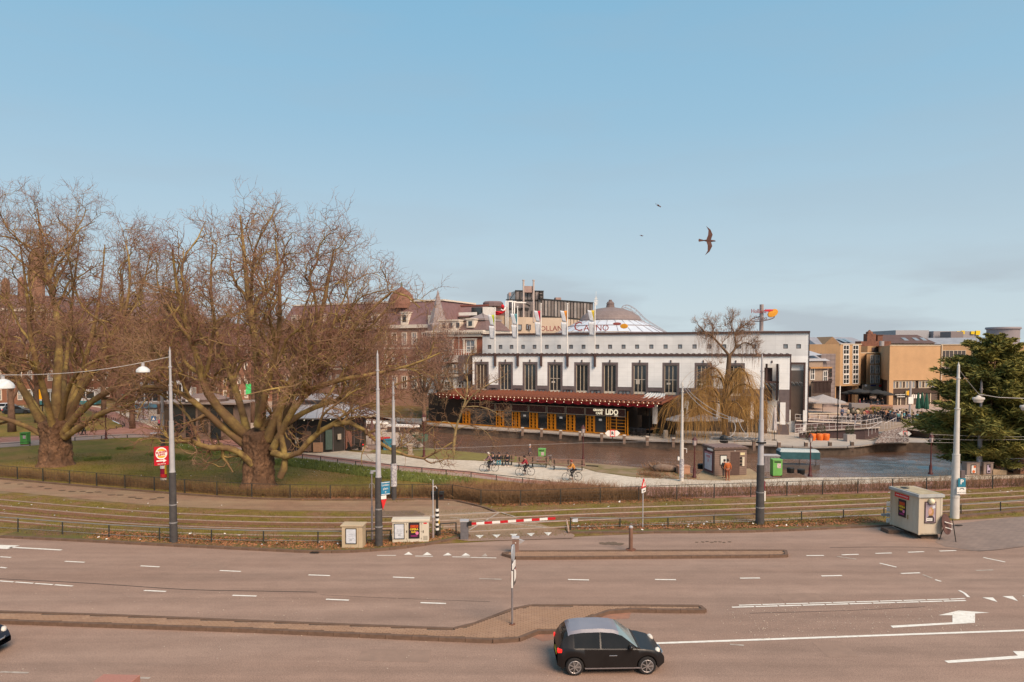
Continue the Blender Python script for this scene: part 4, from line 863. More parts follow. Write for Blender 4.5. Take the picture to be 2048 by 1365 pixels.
for k in range(nP+1):
 u=1076+(1186-1076)*k/nP;vt=598+(606-598)*k/nP+(0 if k else-1);x=bl.x(u,1.6);ps.append((x,zl(u,vt),zl(u,631+k*.5),zl(u,645)))
for k in range(nP):
 (x0,a0,b0,c0),(x1,a1,b1,c1)=ps[k],ps[k+1];jj=random.uniform(-.03,.03)
 g_=MB();g_.add([(x0+.03,1.6+jj,b0),(x1-.03,1.6+jj,b1),(x1-.03,1.6-jj,a1),(x0+.03,1.6-jj,a0)],[(0,1,2,3)]);g_.add([(x0+.03,1.6+jj,13),(x1-.03,1.6+jj,13),(x1-.03,1.6-jj,b1-.25),(x0+.03,1.6-jj,b0-.25)],[(0,1,2,3)])
 g_.build('glass_panel',M('panel_glass_%d'%(k%3),[(.26,.22,.20),(.20,.17,.155),(.33,.29,.27)][k%3],.25,[(.2,.17,.15),(.15,.12,.11),(.25,.22,.2)][k%3],1),bl.o)
for k in range(nP):
 (x0,a0,b0,c0),(x1,a1,b1,c1)=ps[k],ps[k+1]
 m.bar((x0,1.5,13),(x0,1.5,a0),.09,.09);m.bar((x0,1.5,a0),(x1,1.5,a1),.12,.16);m.bar((x0,1.5,b0-.12),(x1,1.5,b1-.12),.12,.26)
m.build('glazing_frame',iron,bl.o)
m=MB();m.prism([(gx0,1.7),(gx1-.1,1.7),(gx1-.1,12),(gx0,12)],10,zl(1130,604));m.build('upper_storey',gz,bl.o)
m=MB();a=bl.x(1022,2),bl.x(1030,2),bl.x(1087,2);z0_,z1_,z2_=zl(1030,612),zl(1030,599),zl(1030,582)
m.prism([(bl.x(1030,2),2),(a[2],2),(a[2],9),(bl.x(1030,2),9)],z1_-5.5,z2_);m.build('glazed_tower',M('tower_glass',(.30,.26,.25),.25,(.20,.17,.16),.6),bl.o)
m=MB()
for k in range(8):
 x=bl.x(1032+k*7.7,1.9);m.box(x-.05,x+.05,1.86,1.99,z1_,z2_+.1)
m.box(bl.x(1030,1.9),a[2],1.84,1.98,z2_,z2_+.14);m.box(bl.x(1012,1.9),a[2],1.8,1.98,z1_-.2,z1_);m.bar((bl.x(1020,1.9),1.9,z1_),(bl.x(1032,1.9),1.9,z2_),.1,.1)
m.box(bl.x(1014,1.9),bl.x(1056,1.9),1.2,3,z1_-1.9,z1_-1.55);m.bar((bl.x(1048,1.2),1.2,z1_-.6),(bl.x(1060,1.2),1.2,z1_-1.2),.4,.2);m.build('tower_frame',iron,bl.o)
m=MB()
for k in range(7):xx=bl.x(1034+k*7,1.4);m.box(xx,xx+.5,1.4,1.5,zl(1050,640),z1_-2.0)
m.build('louvre',gz,bl.o)
brick_r=M('flue_cladding',(.36,.25,.22),.7,(.28,.19,.17),2)
m=MB();m.box(bl.x(1048,1.5),bl.x(1066,1.5),1.0,2.4,z2_-.3,zl(1050,573));m.build('flue_box',brick_r,bl.o)
for u in(1047,1067):
 m=MB();x=bl.x(u,.8);m.cyl(x,.8,zl(u,645),zl(u,563),.17,10);m.cyl(x,.8,zl(u,563),zl(u,561),.24,10);m.build('flue',M('flue_metal',(.52,.42,.37),.5),bl.o,smooth=True)
m=MB()
for k,u in enumerate((1012,1016,1025,1029)):
 x=bl.x(u,-1.2);m.tube([(x,-1.2,10.5),(x,-1.2,zl(u,605+k)),(x+1.2+.3*k,-1.2,zl(u,605+k))],.12,8)
m.build('white_pipe',whitep,bl.o,smooth='all')
m=MB()
for k in range(3):m.box(bl.x(1079,1.2),bl.x(1085,1.2),1.0,1.4,zl(1080,600)+k*.6,zl(1080,600)+k*.6+.4)
m.build('vent',iron,bl.o)
m=MB();m.tube([(bl.x(1019,1),1,z1_-.1),(bl.x(1019,1),1,z1_+.9)],.05,5);m.box(bl.x(1017.5,1),bl.x(1022,1),.9,1.2,z1_+.5,z1_+1.15);m.box(bl.x(1111,2),bl.x(1122,2),2,3,zl(1115,600),zl(1115,595));m.build('roof_gear',brick_r,bl.o)
m=MB()
for k in range(4):
 x=bl.x(1188+k*2.3,1);m.tube([(x,1,zl(1190,612)),(x,1,zl(1190,594 if k in(1,2)else 600))],.035,4)
m.tube([(bl.x(1191.5,1),1,zl(1190,612)),(bl.x(1191.5,1),1,zl(1190,584))],.03,4)
for k in range(4):m.box(bl.x(1188,1),bl.x(1195,1),.98,1.02,zl(1190,609-k*3.4),zl(1190,608.4-k*3.4))
m.build('antenna',whitep,bl.o)
p=P(1000,631,122);t=thing('roof_sculpture','bright red reclining figure sculpture on the beige roof left of the pipes','sculpture',p)
m=MB();m.tube([(-.95,0,.25),(-.3,0,.35),(.3,0,.5),(.8,0,.95),(.85,0,1.35)],[.2,.33,.3,.24,.1],10);m.tube([(-.9,-.2,.6),(-.2,-.3,.5),(.4,-.2,.35)],[.1,.16,.12],8);m.build('body',M('sculpture_red',(.55,.012,.02),.5),t,smooth='all')
m=MB();m.lathe([(.02,-.34),(.22,-.26),(.33,0),(.22,.26),(.02,.34)],12,(.45,0,1.55));m.build('head',M('sculpture_red'),t,smooth='all')
m=MB();m.tube([(.15,-.3,1.0),(.5,-.35,.8),(.75,-.2,.9),(.9,-.1,1.35)],.12,7);m.build('collar',whitep,t,smooth='all')
mn=Fac(862,112,968,108,'brick_mansion','red brick mansion with white window surrounds and slate mansard beside the casino')
brickm=brick_mat('mansion_brick',(.33,.10,.055),(.28,.085,.048),(.30,.2,.15),.22,.075)
Yc=110
def mz(v):return mn.at(915,v)[1]
slate=M('mansard_slate',(.19,.125,.115),.75,(.14,.09,.085),2.5,.3);stone=M('mansion_stone',(.72,.63,.53),.8,(.62,.54,.45),1.2)
hz=[(mn.x(u)-.85,mn.x(u)+.85,mz(706),mz(681))for u in(895,940)]
wall_with_holes(mn.o,'brick_wall',brickm,0,mn.L,mz(710),mz(674),hz)
for u in(895,940):
 window(mn.o,mn.x(u),mz(706),1.6,mz(681)-mz(706),whitep,lglass,.15,2,2,.14,.12)
 m=MB();x=mn.x(u)
 m.box(x-1.2,x-.86,-.12,.1,mz(708),mz(680));m.box(x+.86,x+1.2,-.12,.1,mz(708),mz(680));m.box(x-1.3,x+1.3,-.14,.1,mz(680),mz(677.5));m.build('window_surround',stone,mn.o)
m=MB();m.box(-.3,mn.L+.1,-.4,10,mz(674),mz(668));m.box(-.6,mn.L+.2,-.8,10.2,mz(665),mz(661.5));m.box(-.3,mn.L+.1,-.5,10,mz(668),mz(665));m.build('cornice',stone,mn.o)
m=MB()
for k in range(26):m.box(.2+k*mn.L/26,.42+k*mn.L/26,-.75,-.42,mz(667.5),mz(665.2))
m.build('dentil',stone,mn.o,kind='stuff')
zc0,zc1=mz(661),mz(641);rs_=mn.x(918);re=mn.x(973)
m=MB();m.add([(rs_,0,zc0),(re,0,zc0),(re-1.0,1.6,zc1),(rs_+.3,1.6,zc1),(rs_,9,zc0),(re,9,zc0),(re-1,7,zc1),(rs_+.3,7,zc1)],[(0,1,2,3),(1,5,6,2),(3,2,6,7),(4,0,3,7),(5,4,7,6)]);m.build('mansard_roof',slate,mn.o)
m=MB();m.box(rs_,re-.9,1.3,7.4,zc1,zc1+.3);m.add([(rs_+.5,2,zc1+.3),(re-1.4,2,zc1+.3),(re-3.2,4.5,zc1+1.3),(rs_+2,4.5,zc1+1.3),(rs_+.5,7,zc1+.3),(re-1.4,7,zc1+.3)],[(0,1,2,3),(1,5,2),(0,3,4),(5,4,3,2)]);m.build('upper_roof',M('lead_roof',(.30,.245,.235),.7),mn.o)
def dormer(par,x,y,z,w,h,nm='dormer'):
 m=MB();m.box(x-w/2,x+w/2,y,y+1.4,z,z+h);m.prism([(x-w/2-.12,y-.12),(x+w/2+.12,y-.12),(x+w/2+.12,y+1.5),(x-w/2-.12,y+1.5)],z+h,z+h+.18);d=m.build(nm,stone,par)
 m=MB();m.box(x-w*.25,x+w*.25,y-.03,y+.01,z+h*.22,z+h*.8);m.build('pane',dglass,d);return d
dormer(mn.o,mn.x(940),.1,mz(656),1.3,1.25)
m=MB();gx=mn.x(905);m.box(gx-2.4,mn.x(918),-.05,4,zc0,mz(642));m.box(gx-2.6,mn.x(919),-.25,4.1,mz(642),mz(639.5));gb=m.build('gable',stone,mn.o)
for k in range(3):m=MB();xx=gx-1.5+k*1.25;m.box(xx-.28,xx+.28,-.08,-.04,mz(656),mz(646));m.build('pane',dglass,gb)
m=MB();zr=mz(706.5)
for k in range(18):xx=mn.x(878)+k*(mn.x(958)-mn.x(878))/17;m.box(xx-.03,xx+.03,-2.6,-2.55,mz(711),zr+.55)
m.box(mn.x(878),mn.x(958),-2.62,-2.53,zr+.5,zr+.57);m.box(mn.x(878),mn.x(958),-2.62,-2.53,zr+.2,zr+.25);m.build('balcony_rail',whitep,mn.o)
m=MB();m.box(mn.x(872),mn.x(942),-2.8,.0,mz(724),mz(711));m.build('veranda_head',whitep,mn.o);m=MB();m.box(mn.x(935),mn.x(943.5),-2.9,0,mz(760),mz(711));m.build('stone_pier',gran,mn.o)
vx0,vx1=mn.x(884,-2.6),mn.x(936,-2.6)
for k in range(7):window(mn.o,vx0+(k+.5)*(vx1-vx0)/7,mz(745.5),(vx1-vx0)/7-.02,mz(729)-mz(745.5),whitep,lglass,-2.62,1,1,.07,.04,'veranda_window')
for k in range(3):window(mn.o,mn.x(866+k*6),mz(745),.55,mz(730)-mz(745),whitep,lglass,-.12,1,1,.07,.04)
m=MB();m.box(0,mn.x(942),-2.4,0,mz(790),mz(748.5));m.build('lower_wall',whitep,mn.o)
m=MB();m.box(-.2,mn.x(943),-2.85,-2.35,mz(752),mz(747.5));m.build('string_course',stone,mn.o)
for u in(886,892,898,905,920,926):window(mn.o,mn.x(u,-2.4),mz(774),.5,mz(762)-mz(774),whitep,dglass,-2.5,1,2,.06,.04)
m=MB();m.box(0,mn.L,.5,10,0,mz(674));m.box(0,mn.x(942),-2.3,.0,mz(745),mz(725));m.build('body',M('mansion_body',(.30,.16,.10),.9),mn.o)
m=MB();x=mn.x(918.5);m.cyl(x,-.1,mz(709),mz(672),.05,6);m.build('downpipe',whitep,mn.o)
ht=Fac(560,150,885,132,'mansard_hotel','long stone-trimmed brick hotel with purple-brown mansard roof beyond the canal trees')
def hz_(u,v):return ht.at(u,v)[1]
zE=hz_(800,655);zR=hz_(800,603)
hbr=brick_mat('hotel_brick',(.42,.22,.15),(.37,.19,.13),(.42,.32,.25),.22,.075)
m=MB();m.box(0,ht.L,0,18,0,zE);m.build('wall',hbr,ht.o)
m=MB();m.add([(0,-.2,zE),(ht.L,-.2,zE),(ht.L-1.5,2.5,zR),(1.5,2.5,zR),(0,18,zE),(ht.L,18,zE),(ht.L-1.5,15,zR),(1.5,15,zR)],[(0,1,2,3),(1,5,6,2),(3,2,6,7),(4,0,3,7),(5,4,7,6)]);m.build('mansard_roof',M('hotel_slate',(.22,.13,.13),.7,(.17,.10,.10),1.2),ht.o)
m=MB();m.box(1.2,ht.L-1.2,2.3,15.2,zR,zR+.3);m.box(-.2,ht.L+.1,-.5,.2,zE-.2,zE+.45);m.box(-.1,ht.L,-.2,.1,zE-4.2,zE-3.9);m.box(-.1,ht.L,-.2,.1,zE-8.4,zE-8.1);m.build('cornice',stone,ht.o)
nW=17
for k in range(nW):
 x=1.8+k*(ht.L-3.4)/(nW-1)
 for r,z in enumerate((zE-3.5,zE-7.7,zE-11.9)):
  f=window(ht.o,x,z,1.25,2.5,stone,lglass if(k+r)%3 else dglass,-.1,2,2,.22,.1)
 if k%3==1:dormer(ht.o,x,0,zE+.5,1.7,2.3)
dcx=ht.x(786);m=MB();m.lathe([(2.7,zR-1.2),(2.7,zR-.3),(2.6,zR+.4),(2.1,zR+1.5),(1.1,zR+2.5),(.3,zR+3.0),(.1,zR+3.5)],16,(dcx,3,0));m.build('dome',M('brown_dome',(.24,.115,.08),.8,(.19,.09,.065),2),ht.o)
m=MB();m.lathe([(.2,zR+2.9),(.25,zR+3.2),(.1,zR+3.8),(.03,zR+4.2)],8,(dcx,3,0));m.build('finial',M('copper_green',(.12,.19,.12),.7),ht.o)
spx=ht.x(882);m=MB();m.lathe([(1.9,zE-1.6),(2.0,zE+.3),(1.7,zE+.6),(.75,zE+3.8),(.05,zE+6.8)],8,(spx,-1,0));m.build('spire',M('spire_lead',(.33,.27,.26),.7),ht.o)
m=MB();m.box(ht.x(858),ht.x(870),-.3,1.5,zE+.4,zE+2.2);m.build('white_dormer',stone,ht.o)
rb=Fac(886,140,985,136,'grey_roofed_block','modern block with reddish-grey slanted roof and tank above the brick mansion')
m=MB();m.box(0,rb.L,0,14,0,rb.at(930,634)[1]);m.build('wall',creamp,rb.o)
zz0,zz1=rb.at(930,634)[1],rb.at(930,612)[1]
m=MB();m.add([(0,-.3,zz0),(rb.x(960),-.3,zz0),(rb.x(968),2,zz1),(.6,2,zz1),(0,14,zz0),(rb.x(960),14,zz0),(rb.x(968),12,zz1),(.6,12,zz1)],[(0,1,2,3),(1,5,6,2),(3,2,6,7),(4,0,3,7)]);m.build('roof',M('hotel_slate'),rb.o)
m=MB();m.box(.3,rb.x(970),1.8,12,zz1,zz1+.3);m.build('roof_edge',M('edge_red',(.25,.09,.07),.7),rb.o)
m=MB();m.box(rb.x(945),rb.x(965),-.5,.1,zz0+.2,rb.at(930,616)[1]);m.build('roof_window',dglass,rb.o)
m=MB();m.box(rb.x(968),rb.x(984),-.6,2,zz0-.5,rb.at(930,616)[1]);m.box(rb.x(922),rb.x(958),-1.0,-.9,zz0+.2,zz0+.8);m.build('white_block',whitep,rb.o)
m=MB();m.lathe([(2.0,zz1),(2.05,rb.at(930,605)[1]),(1.7,rb.at(930,602)[1])],12,(rb.x(970),4,0));m.build('tank',M('tank_brown',(.20,.14,.14),.7),rb.o)
def town(u0,Y0,u1,Y1,vt,label,wallc,wallc2,roofc,vr,nw,nr,name='town_building',turret=None,flat=False):
 f=Fac(u0,Y0,u1,Y1,name,label);um=(u0+u1)/2
 z1=f.at(um,vt)[1];zr=f.at(um,vr)[1];wm_=brick_mat('brick_%d'%u0,wallc,wallc2,tuple(k*1.2 for k in wallc),.22,.075)
 m=MB();m.box(0,f.L,0,14,0,z1);m.build('wall',wm_,f.o)
 rm=M('roof_%d'%u0,roofc,.75,tuple(k*.75 for k in roofc),1.2)
 m=MB();m.add([(-.2,-.3,z1),(f.L+.2,-.3,z1),(f.L-1.4,3,zr),(1.4,3,zr),(-.2,14,z1),(f.L+.2,14,z1),(f.L-1.4,11,zr),(1.4,11,zr)],[(0,1,2,3),(1,5,6,2),(3,2,6,7),(4,0,3,7),(5,4,7,6)]);m.build('roof',rm,f.o)
 m=MB();m.box(-.2,f.L+.2,-.45,.05,z1-.25,z1+.25);m.build('cornice',stone,f.o)
 hh=z1/nr
 for r in range(nr):
  for k in range(nw):window(f.o,(k+.5)*f.L/nw,r*hh+hh*.25,min(1.3,f.L/nw*.5),hh*.58,stone,(dglass,lglass)[(k+r)%2],-.08,2,2,.15,.08)
 return f,z1,zr
f,z1,zr=town(-120,135,110,140,620,'brown brick building with domed turret behind the leftmost plane tree',(.27,.125,.075),(.22,.10,.06),(.19,.12,.12),588,11,5)
for(u,vt,rr,zz)in((78,496,1.35,8.5),(15,556,.7,3.2),(46,554,.6,3.2)):
 x=f.x(u,2);zt_=f.at(u,vt,2)[1];m=MB();m.lathe([(rr,z1-.5),(rr,zt_-rr*2.0),(rr*1.15,zt_-rr*1.9),(rr*.95,zt_-rr*1.2),(rr*.55,zt_-rr*.4),(.1,zt_)],12,(x,2,0));m.build('turret',M('turret_brick',(.30,.16,.10),.9,(.22,.12,.08),2),f.o)
town(112,150,222,150,640,'brick building with low dark roof behind the left junction',(.25,.12,.08),(.20,.10,.07),(.17,.12,.13),610,7,5)
town(224,158,335,156,640,'building with lilac-grey roof and skylight seen through the twigs',(.30,.17,.12),(.25,.14,.10),(.30,.24,.27),584,7,5)
town(337,150,440,148,668,'lower brick house row right of the lilac roof behind the kiosk',(.26,.12,.08),(.21,.10,.07),(.20,.12,.10),645,7,4)
town(442,146,555,148,690,'plain brown brick building behind the middle plane trunk',(.28,.14,.09),(.23,.11,.075),(.22,.14,.12),672,8,4)
yel=brick_mat('yellow_brick',(.52,.315,.165),(.48,.29,.15),(.42,.28,.16),.22,.065);yw=whitep
def ZR(x,y):return 1600+x/4.016,620+y/4.016
PZ=1.0
ya=Fac(1680,127,1733,131,'yellow_brick_building','yellow brick apartment building with small windows above the dark parasols')
def yz(v):return ya.at(1700,v)[1]
e0=ya.x(1627,6)
m=MB();m.prism([(-7.0,9.0),(0,0),(ya.x(1722),0),(ya.x(1722),3.2),(ya.x(1733.5,3.2),3.2),(ya.x(1733.5,1.4),1.4),(ya.x(1780,1.4),1.4),(ya.x(1780,1.4),14),(-7,14)],yz(772),yz(707));m.build('wall',yel,ya.o)
m=MB();m.prism([(-7.0,9.0),(0,0),(ya.x(1722),0),(ya.x(1722),12),(-7,12)],yz(707),yz(689));m.build('upper_wall',yel,ya.o)
m=MB();m.prism([(ya.x(1735,4),4),(ya.x(1780,4),4),(ya.x(1780,4),12),(ya.x(1735,4),12)],yz(707),yz(692));m.build('penthouse_wall',yel,ya.o)
m=MB();m.box(ya.x(1722),ya.x(1780,1.4),1.2,1.6,yz(707),yz(705.5));m.box(-.1,ya.x(1722)+.1,-.12,.1,yz(689.6),yz(688));m.build('coping',creamp,ya.o)
for vy in(700,719.5,739.5,759):
 for uu in(1691.7,1710.5):
  x,z=ya.at(uu,vy);window(ya.o,x,z-.85,1.75,1.75,yw,dglass,-.06,2,2,.12,.1)
for vy in(719,739,758.8):
 for uu,w_ in((1732,.9),(1744,1.1),(1754.5,1.1),(1770.5,1.45)):
  x,z=ya.at(uu,vy,1.4);window(ya.o,x,z-.8,w_,1.65,yw,dglass,1.33 if uu>1735 else 3.1,2 if w_>1 else 1,2,.1,.08)
m=MB();x=ya.x(1763,2.5);m.cyl(x,2.5,yz(706),yz(681),.45,12);m.build('flue',M('steel_flue',(.45,.42,.42),.35,metal=.4),ya.o,smooth=True)
m=MB();m.box(ya.x(1722.5),ya.x(1733),1.6,3.1,yz(709),yz(703));m.box(ya.x(1744,3.9),ya.x(1754,3.9),3.8,3.98,yz(706),yz(695));m.build('terrace_panel',gran,ya.o)
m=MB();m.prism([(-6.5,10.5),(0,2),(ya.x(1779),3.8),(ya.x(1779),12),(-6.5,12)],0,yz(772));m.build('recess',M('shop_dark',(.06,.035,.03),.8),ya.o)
m=MB();m.box(ya.x(1700,1.9),ya.x(1708,1.9),1.9,2.02,PZ,yz(786));m.build('terracotta_wall',M('terracotta',(.35,.13,.06),.8),ya.o)
m=MB()
for u in(1671,1716,1778):xx=ya.x(u,.6);m.box(xx-.55,xx+.35,.6,1.3,0,yz(772))
m.build('column',yel,ya.o)
m=MB();m.box(ya.x(1739),ya.x(1781),1.2,1.35,yz(786),yz(772));m.build('shop_fascia',M('fascia_beige',(.55,.45,.35),.8),ya.o)
m=MB()
for k in range(8):q=ya.x(1743,1.1)+k*.21;m.box(q,q+.14,1.1,1.14,yz(775.5),yz(773-k%2*.4))
m.build('dark_glyph',M('sign_blue',(.05,.05,.20),.6),ya.o);m=MB();m.box(ya.x(1760,1.1),ya.x(1777,1.1),.95,1.15,yz(777.5),yz(773));m.build('red_sign',M('sign_red',(.65,.03,.03),.6),ya.o)
m=MB()
for u in(1733,1775):m.lathe([(.02,-.25),(.2,-.15),(.25,0),(.2,.15),(.02,.25)],10,(ya.x(u,.8),.8,yz(774 if u<1750 else 783)))
m.build('globe_lamp',whitep,ya.o,smooth='all')
yb_=Fac(1779,124,1881,127,'yellow_brick_hall','yellow brick building with large blank wall above a strip of windows')
def yb2(v):return yb_.at(1830,v)[1]
hallp=[(0,0),(yb_.L,0),(yb_.L,16),(12,16),(1.8,3.0)]
m=MB();m.prism(hallp,yb2(761),yb2(692));m.box(0,.9,-.02,.45,0,yb2(761));m.build('wall',yel,yb_.o)
m=MB();m.box(-.05,yb_.L+.05,-.1,.12,yb2(692),yb2(690.6));m.build('coping',creamp,yb_.o)
m=MB();m.box(.9,yb_.L,.1,.5,yb2(787),yb2(777));m.prism([(.9,.5),(yb_.L,.5),(yb_.L,15),(12,15),(2.0,3.0)],0,yb2(761));m.build('dark_band',M('band_brown',(.07,.045,.035),.7),yb_.o)
nws=14
for k in range(nws):
 if k==7:continue
 w_=(yb_.x(1879)-yb_.x(1788))/nws;window(yb_.o,yb_.x(1788)+(k+.5)*w_,yb2(777),w_-.03,yb2(762.5)-yb2(777),creamp,bglass if k%2 else lglass,.25,1,1,.09,.05,'strip_window')
m=MB();m.box(yb_.x(1786),yb_.x(1880),.3,.6,PZ,yb2(788));m.build('shop_glass',bglass,yb_.o)
m=MB()
for u in(1787,1799,1805,1816,1830,1850,1865):m.box(yb_.x(u)-.08,yb_.x(u)+.08,.15,.3,PZ,yb2(788))
m.build('shop_mullion',creamp,yb_.o)
m=MB();m.box(yb_.x(1793),yb_.x(1815),-.15,.05,yb2(795),yb2(791));m.build('fascia_sign',iron,yb_.o);m=MB()
for k in range(10):q=yb_.x(1795)+k*.17;m.box(q,q+.11,-.18,-.15,yb2(794),yb2(792.2))
m.build('pale_glyph',whitep,yb_.o,kind='stuff')
m=MB();m.box(yb_.x(1812),yb_.x(1821),-.25,.0,yb2(790),yb2(782));ys=m.build('yellow_sign',M('sign_pale',(.6,.5,.25),.6),yb_.o);m=MB();m.cyl(0,0,-.02,.02,.42,12);m.xf(Matrix.Translation((yb_.x(1816.5),-.28,yb2(786)))@Matrix.Rotation(math.pi/2,4,'X'));m.build('disc',M('sign_amber',(.75,.40,.02),.6),ys)
m=MB()
for k in range(10):m.cyl(yb_.x(1789+k*3.0),-.05,yb2(789.6),yb2(788.2),.12,6)
for k in range(5):m.box(yb_.x(1826+k*4)-.12,yb_.x(1826+k*4)+.12,-.1,0,yb2(797),yb2(789.5))
m.build('fascia_lamp',whitep,yb_.o)
yc=Fac(1881,127,2060,122,'yellow_brick_building','yellow brick wing with wide dark windows behind the conifers')
def yc_(v):return yc.at(1950,v)[1]
m=MB();m.box(0,yc.L,0,14,0,yc_(690));m.build('wall',yel,yc.o);m=MB();m.box(0,yc.L,-.1,.1,yc_(690),yc_(688.5));m.cyl(.15,-.1,yc_(762),yc_(690),.12,8);m.build('coping',creamp,yc.o)
for vy0,vy1 in((717,701),(750,734),(782,766)):
 for u in(1895,1919,1957,1990,2020):window(yc.o,yc.x(u),yc_(vy0),2.0,yc_(vy1)-yc_(vy0),creamp,bglass,-.05,3,1,.1,.08)
def roofb(u0,Y0,u1,Y1,v0,v1,label,c,cat='building',extra=None):
 f=Fac(u0,Y0,u1,Y1,'roofed_building',label,cat);um=(u0+u1)/2;z0=f.at(um,v0)[1];z1=f.at(um,v1)[1]
 m=MB();m.box(0,f.L,0,12,0,z0);m.build('wall',creamp,f.o)
 m=MB();m.add([(-.3,-.4,z0),(f.L+.3,-.4,z0),(f.L-.8,5,z1),(.8,5,z1),(-.3,12,z0),(f.L+.3,12,z0)],[(0,1,2,3),(1,5,2),(0,3,4),(5,4,3,2)]);m.build('roof',M('roofm_%d'%u0,c,.6,tuple(k*.8 for k in c),1),f.o);return f,z0,z1
f,z0,z1=roofb(1632,150,1738,152,690,674,'long low building with blue-grey roof and gable behind the yellow apartments',(.30,.30,.33))
m=MB();xa,xb=f.x(1638),f.x(1682);m.add([(xa,-.8,z0-.5),(xb,-.8,z0-.5),((xa+xb)/2,-.8,z1),(xa,3,z0-.5),(xb,3,z0-.5),((xa+xb)/2,5,z1)],[(0,1,2),(0,2,5,3),(1,4,5,2)]);m.build('gable',M('gable_brown',(.30,.19,.11),.9),f.o)
for k in range(2):m=MB();xx=f.x(1690+k*10);m.add([(xx,.6,z0+.5),(xx+1,.6,z0+.5),(xx+1,3.4,z0+1.3),(xx,3.4,z0+1.3)],[(0,1,2,3)]);m.xf(Matrix.Translation((0,-.15,.12)));m.build('skylight',lglass,f.o)
f,z0,z1=roofb(1772,146,1868,146,687,669,'building with brown tiled roof and three skylights',(.13,.075,.06))
for u in(1806,1828,1843):m=MB();xx=f.x(u,2);m.add([(xx,1.2,z0+.55),(xx+.9,1.2,z0+.55),(xx+.7,2.6,z0+1.25),(xx-.2,2.6,z0+1.25)],[(0,1,2,3)]);m.xf(Matrix.Translation((0,0,-.02)));m.build('skylight',lglass,f.o)
f,z0,z1=roofb(1846,148,2020,140,689,675,'building with wide blue-grey metal roof at far right',(.33,.34,.37))
m=MB();m.lathe([(2.9,z1-1.5),(2.9,z1+1.6),(3.2,z1+1.75),(3.1,z1+2.1)],20,(f.x(2005,6),6,0));m.build('cylinder_tank',M('tank_grey',(.27,.24,.25),.6,(.22,.19,.2),3,stretch=(1,1,8)),f.o,smooth=True)
bx=Fac(1790,165,1950,165,'grey_office_box','flat pale grey office box with yellow letters above the roofs','building')
def bxz(v):return bx.at(1870,v)[1]
m=MB();m.box(0,bx.x(1857),0,14,0,bxz(661));m.build('wall',M('box_grey',(.40,.39,.41),.6),bx.o)
m=MB();m.box(bx.x(1861),bx.L,-1,14,0,bxz(663));m.build('wall',M('box_grey2',(.33,.31,.33),.6),bx.o)
m=MB();m.box(bx.x(1869),bx.x(1893),-6,-2,0,bxz(665));m.build('louvre_box',M('box_brown',(.24,.20,.20),.7,stretch=(1,1,9)),bx.o)
yl_=M('letters_yellow',(.80,.56,.02),.5)
for k,w_ in enumerate((1.1,.9,.8,0,.9,1.1)):
 if w_:m=MB();q=bx.x(1896)+k*1.12;m.box(q,q+w_*.92,-1.3,-1.1,bxz(669)-.2*(k%2),bxz(664.5)+.15*(k%3));m.build('sign_block',yl_,bx.o)
p=P(1750,690,140);t=thing('ornate_chimney','ornate dark brick gable with turrets rising behind the yellow apartments','chimney',(p.x,p.y,0))
m=MB();m.box(-1.6,.2,0,1.5,10,P(0,668,140).z);m.box(.5,1.5,0,1.2,10,P(0,671,140).z);m.box(.3,1.7,-.1,1.3,P(0,671,140).z,P(0,670,140).z);m.lathe([(.7,P(0,668,140).z),(.6,P(0,664,140).z),(.3,P(0,662.5,140).z),(.1,P(0,660,140).z)],8,(-.8,.7,0));m.box(-3.0,3.0,-.4,2,10,P(0,683,140).z);m.build('brickwork',M('old_brick',(.22,.10,.065),.9,(.13,.06,.045),2),t)
gb_=Fac(1612,118,1671,122,'grey_panel_building','grey panelled corner building with old gabled house front, right of the casino')
def gz_(v):return gb_.at(1645,v)[1]
m=MB();m.box(gb_.x(1643),gb_.L,0,10,0,gz_(708));m.build('panel_wall',brick_mat('grey_panels',(.25,.20,.19),(.22,.175,.165),(.10,.08,.08),1.1,.7,.5,msize=.04,off=0),gb_.o)
m=MB();m.box(0,gb_.x(1642),-.4,10,0,gz_(722));m.build('house_wall',M('house_beige',(.34,.26,.20),.9),gb_.o)
m=MB();m.add([(0,-.7,gz_(722)),(gb_.x(1654),-.7,gz_(722)),(gb_.x(1640),3,gz_(699)),(0,3,gz_(699))],[(0,1,2,3)]);m.add([(0,-.5,gz_(712)),(gb_.x(1640),-.5,gz_(710)),(gb_.x(1632),2.5,gz_(698)),(0,2.5,gz_(698))],[(0,1,2,3)]);m.build('glass_roof',M('slate_pale',(.42,.43,.46),.5),gb_.o)
m=MB();m.box(0,gb_.x(1656),-.9,-.3,gz_(737),gz_(734));m.build('cornice',M('cornice_orange',(.45,.24,.10),.8),gb_.o)
for u,vv in((1620,747),(1645.5,752)):x,z=gb_.at(u,vv);window(gb_.o,x,z-1.1,1.1,2.0,whitep,dglass,-.48,2,2,.12,.08)
for u,vv in((1660,741),(1660,750),(1660,762)):x,z=gb_.at(u,vv);window(gb_.o,x,z-.4,.8,.8,darkst,dglass,-.05,1,1,.06)
m=MB()
for k in range(13):m.box(gb_.x(1617+k*2.7)-.04,gb_.x(1617+k*2.7)+.04,-1.3,-1.2,gz_(785),gz_(761))
m.box(0,gb_.x(1652),-1.35,-1.15,gz_(762.5),gz_(761));m.build('screen_bar',darkst,gb_.o,kind='stuff');m=MB();m.box(0,gb_.x(1652),-1.1,-1.0,gz_(800),gz_(762));m.build('screen_glass',bglass,gb_.o)
W1,W2=G(1039,857.5),G(1245,871.5)
dd=(W2-W1).normalized();W0=W1-dd*12.2
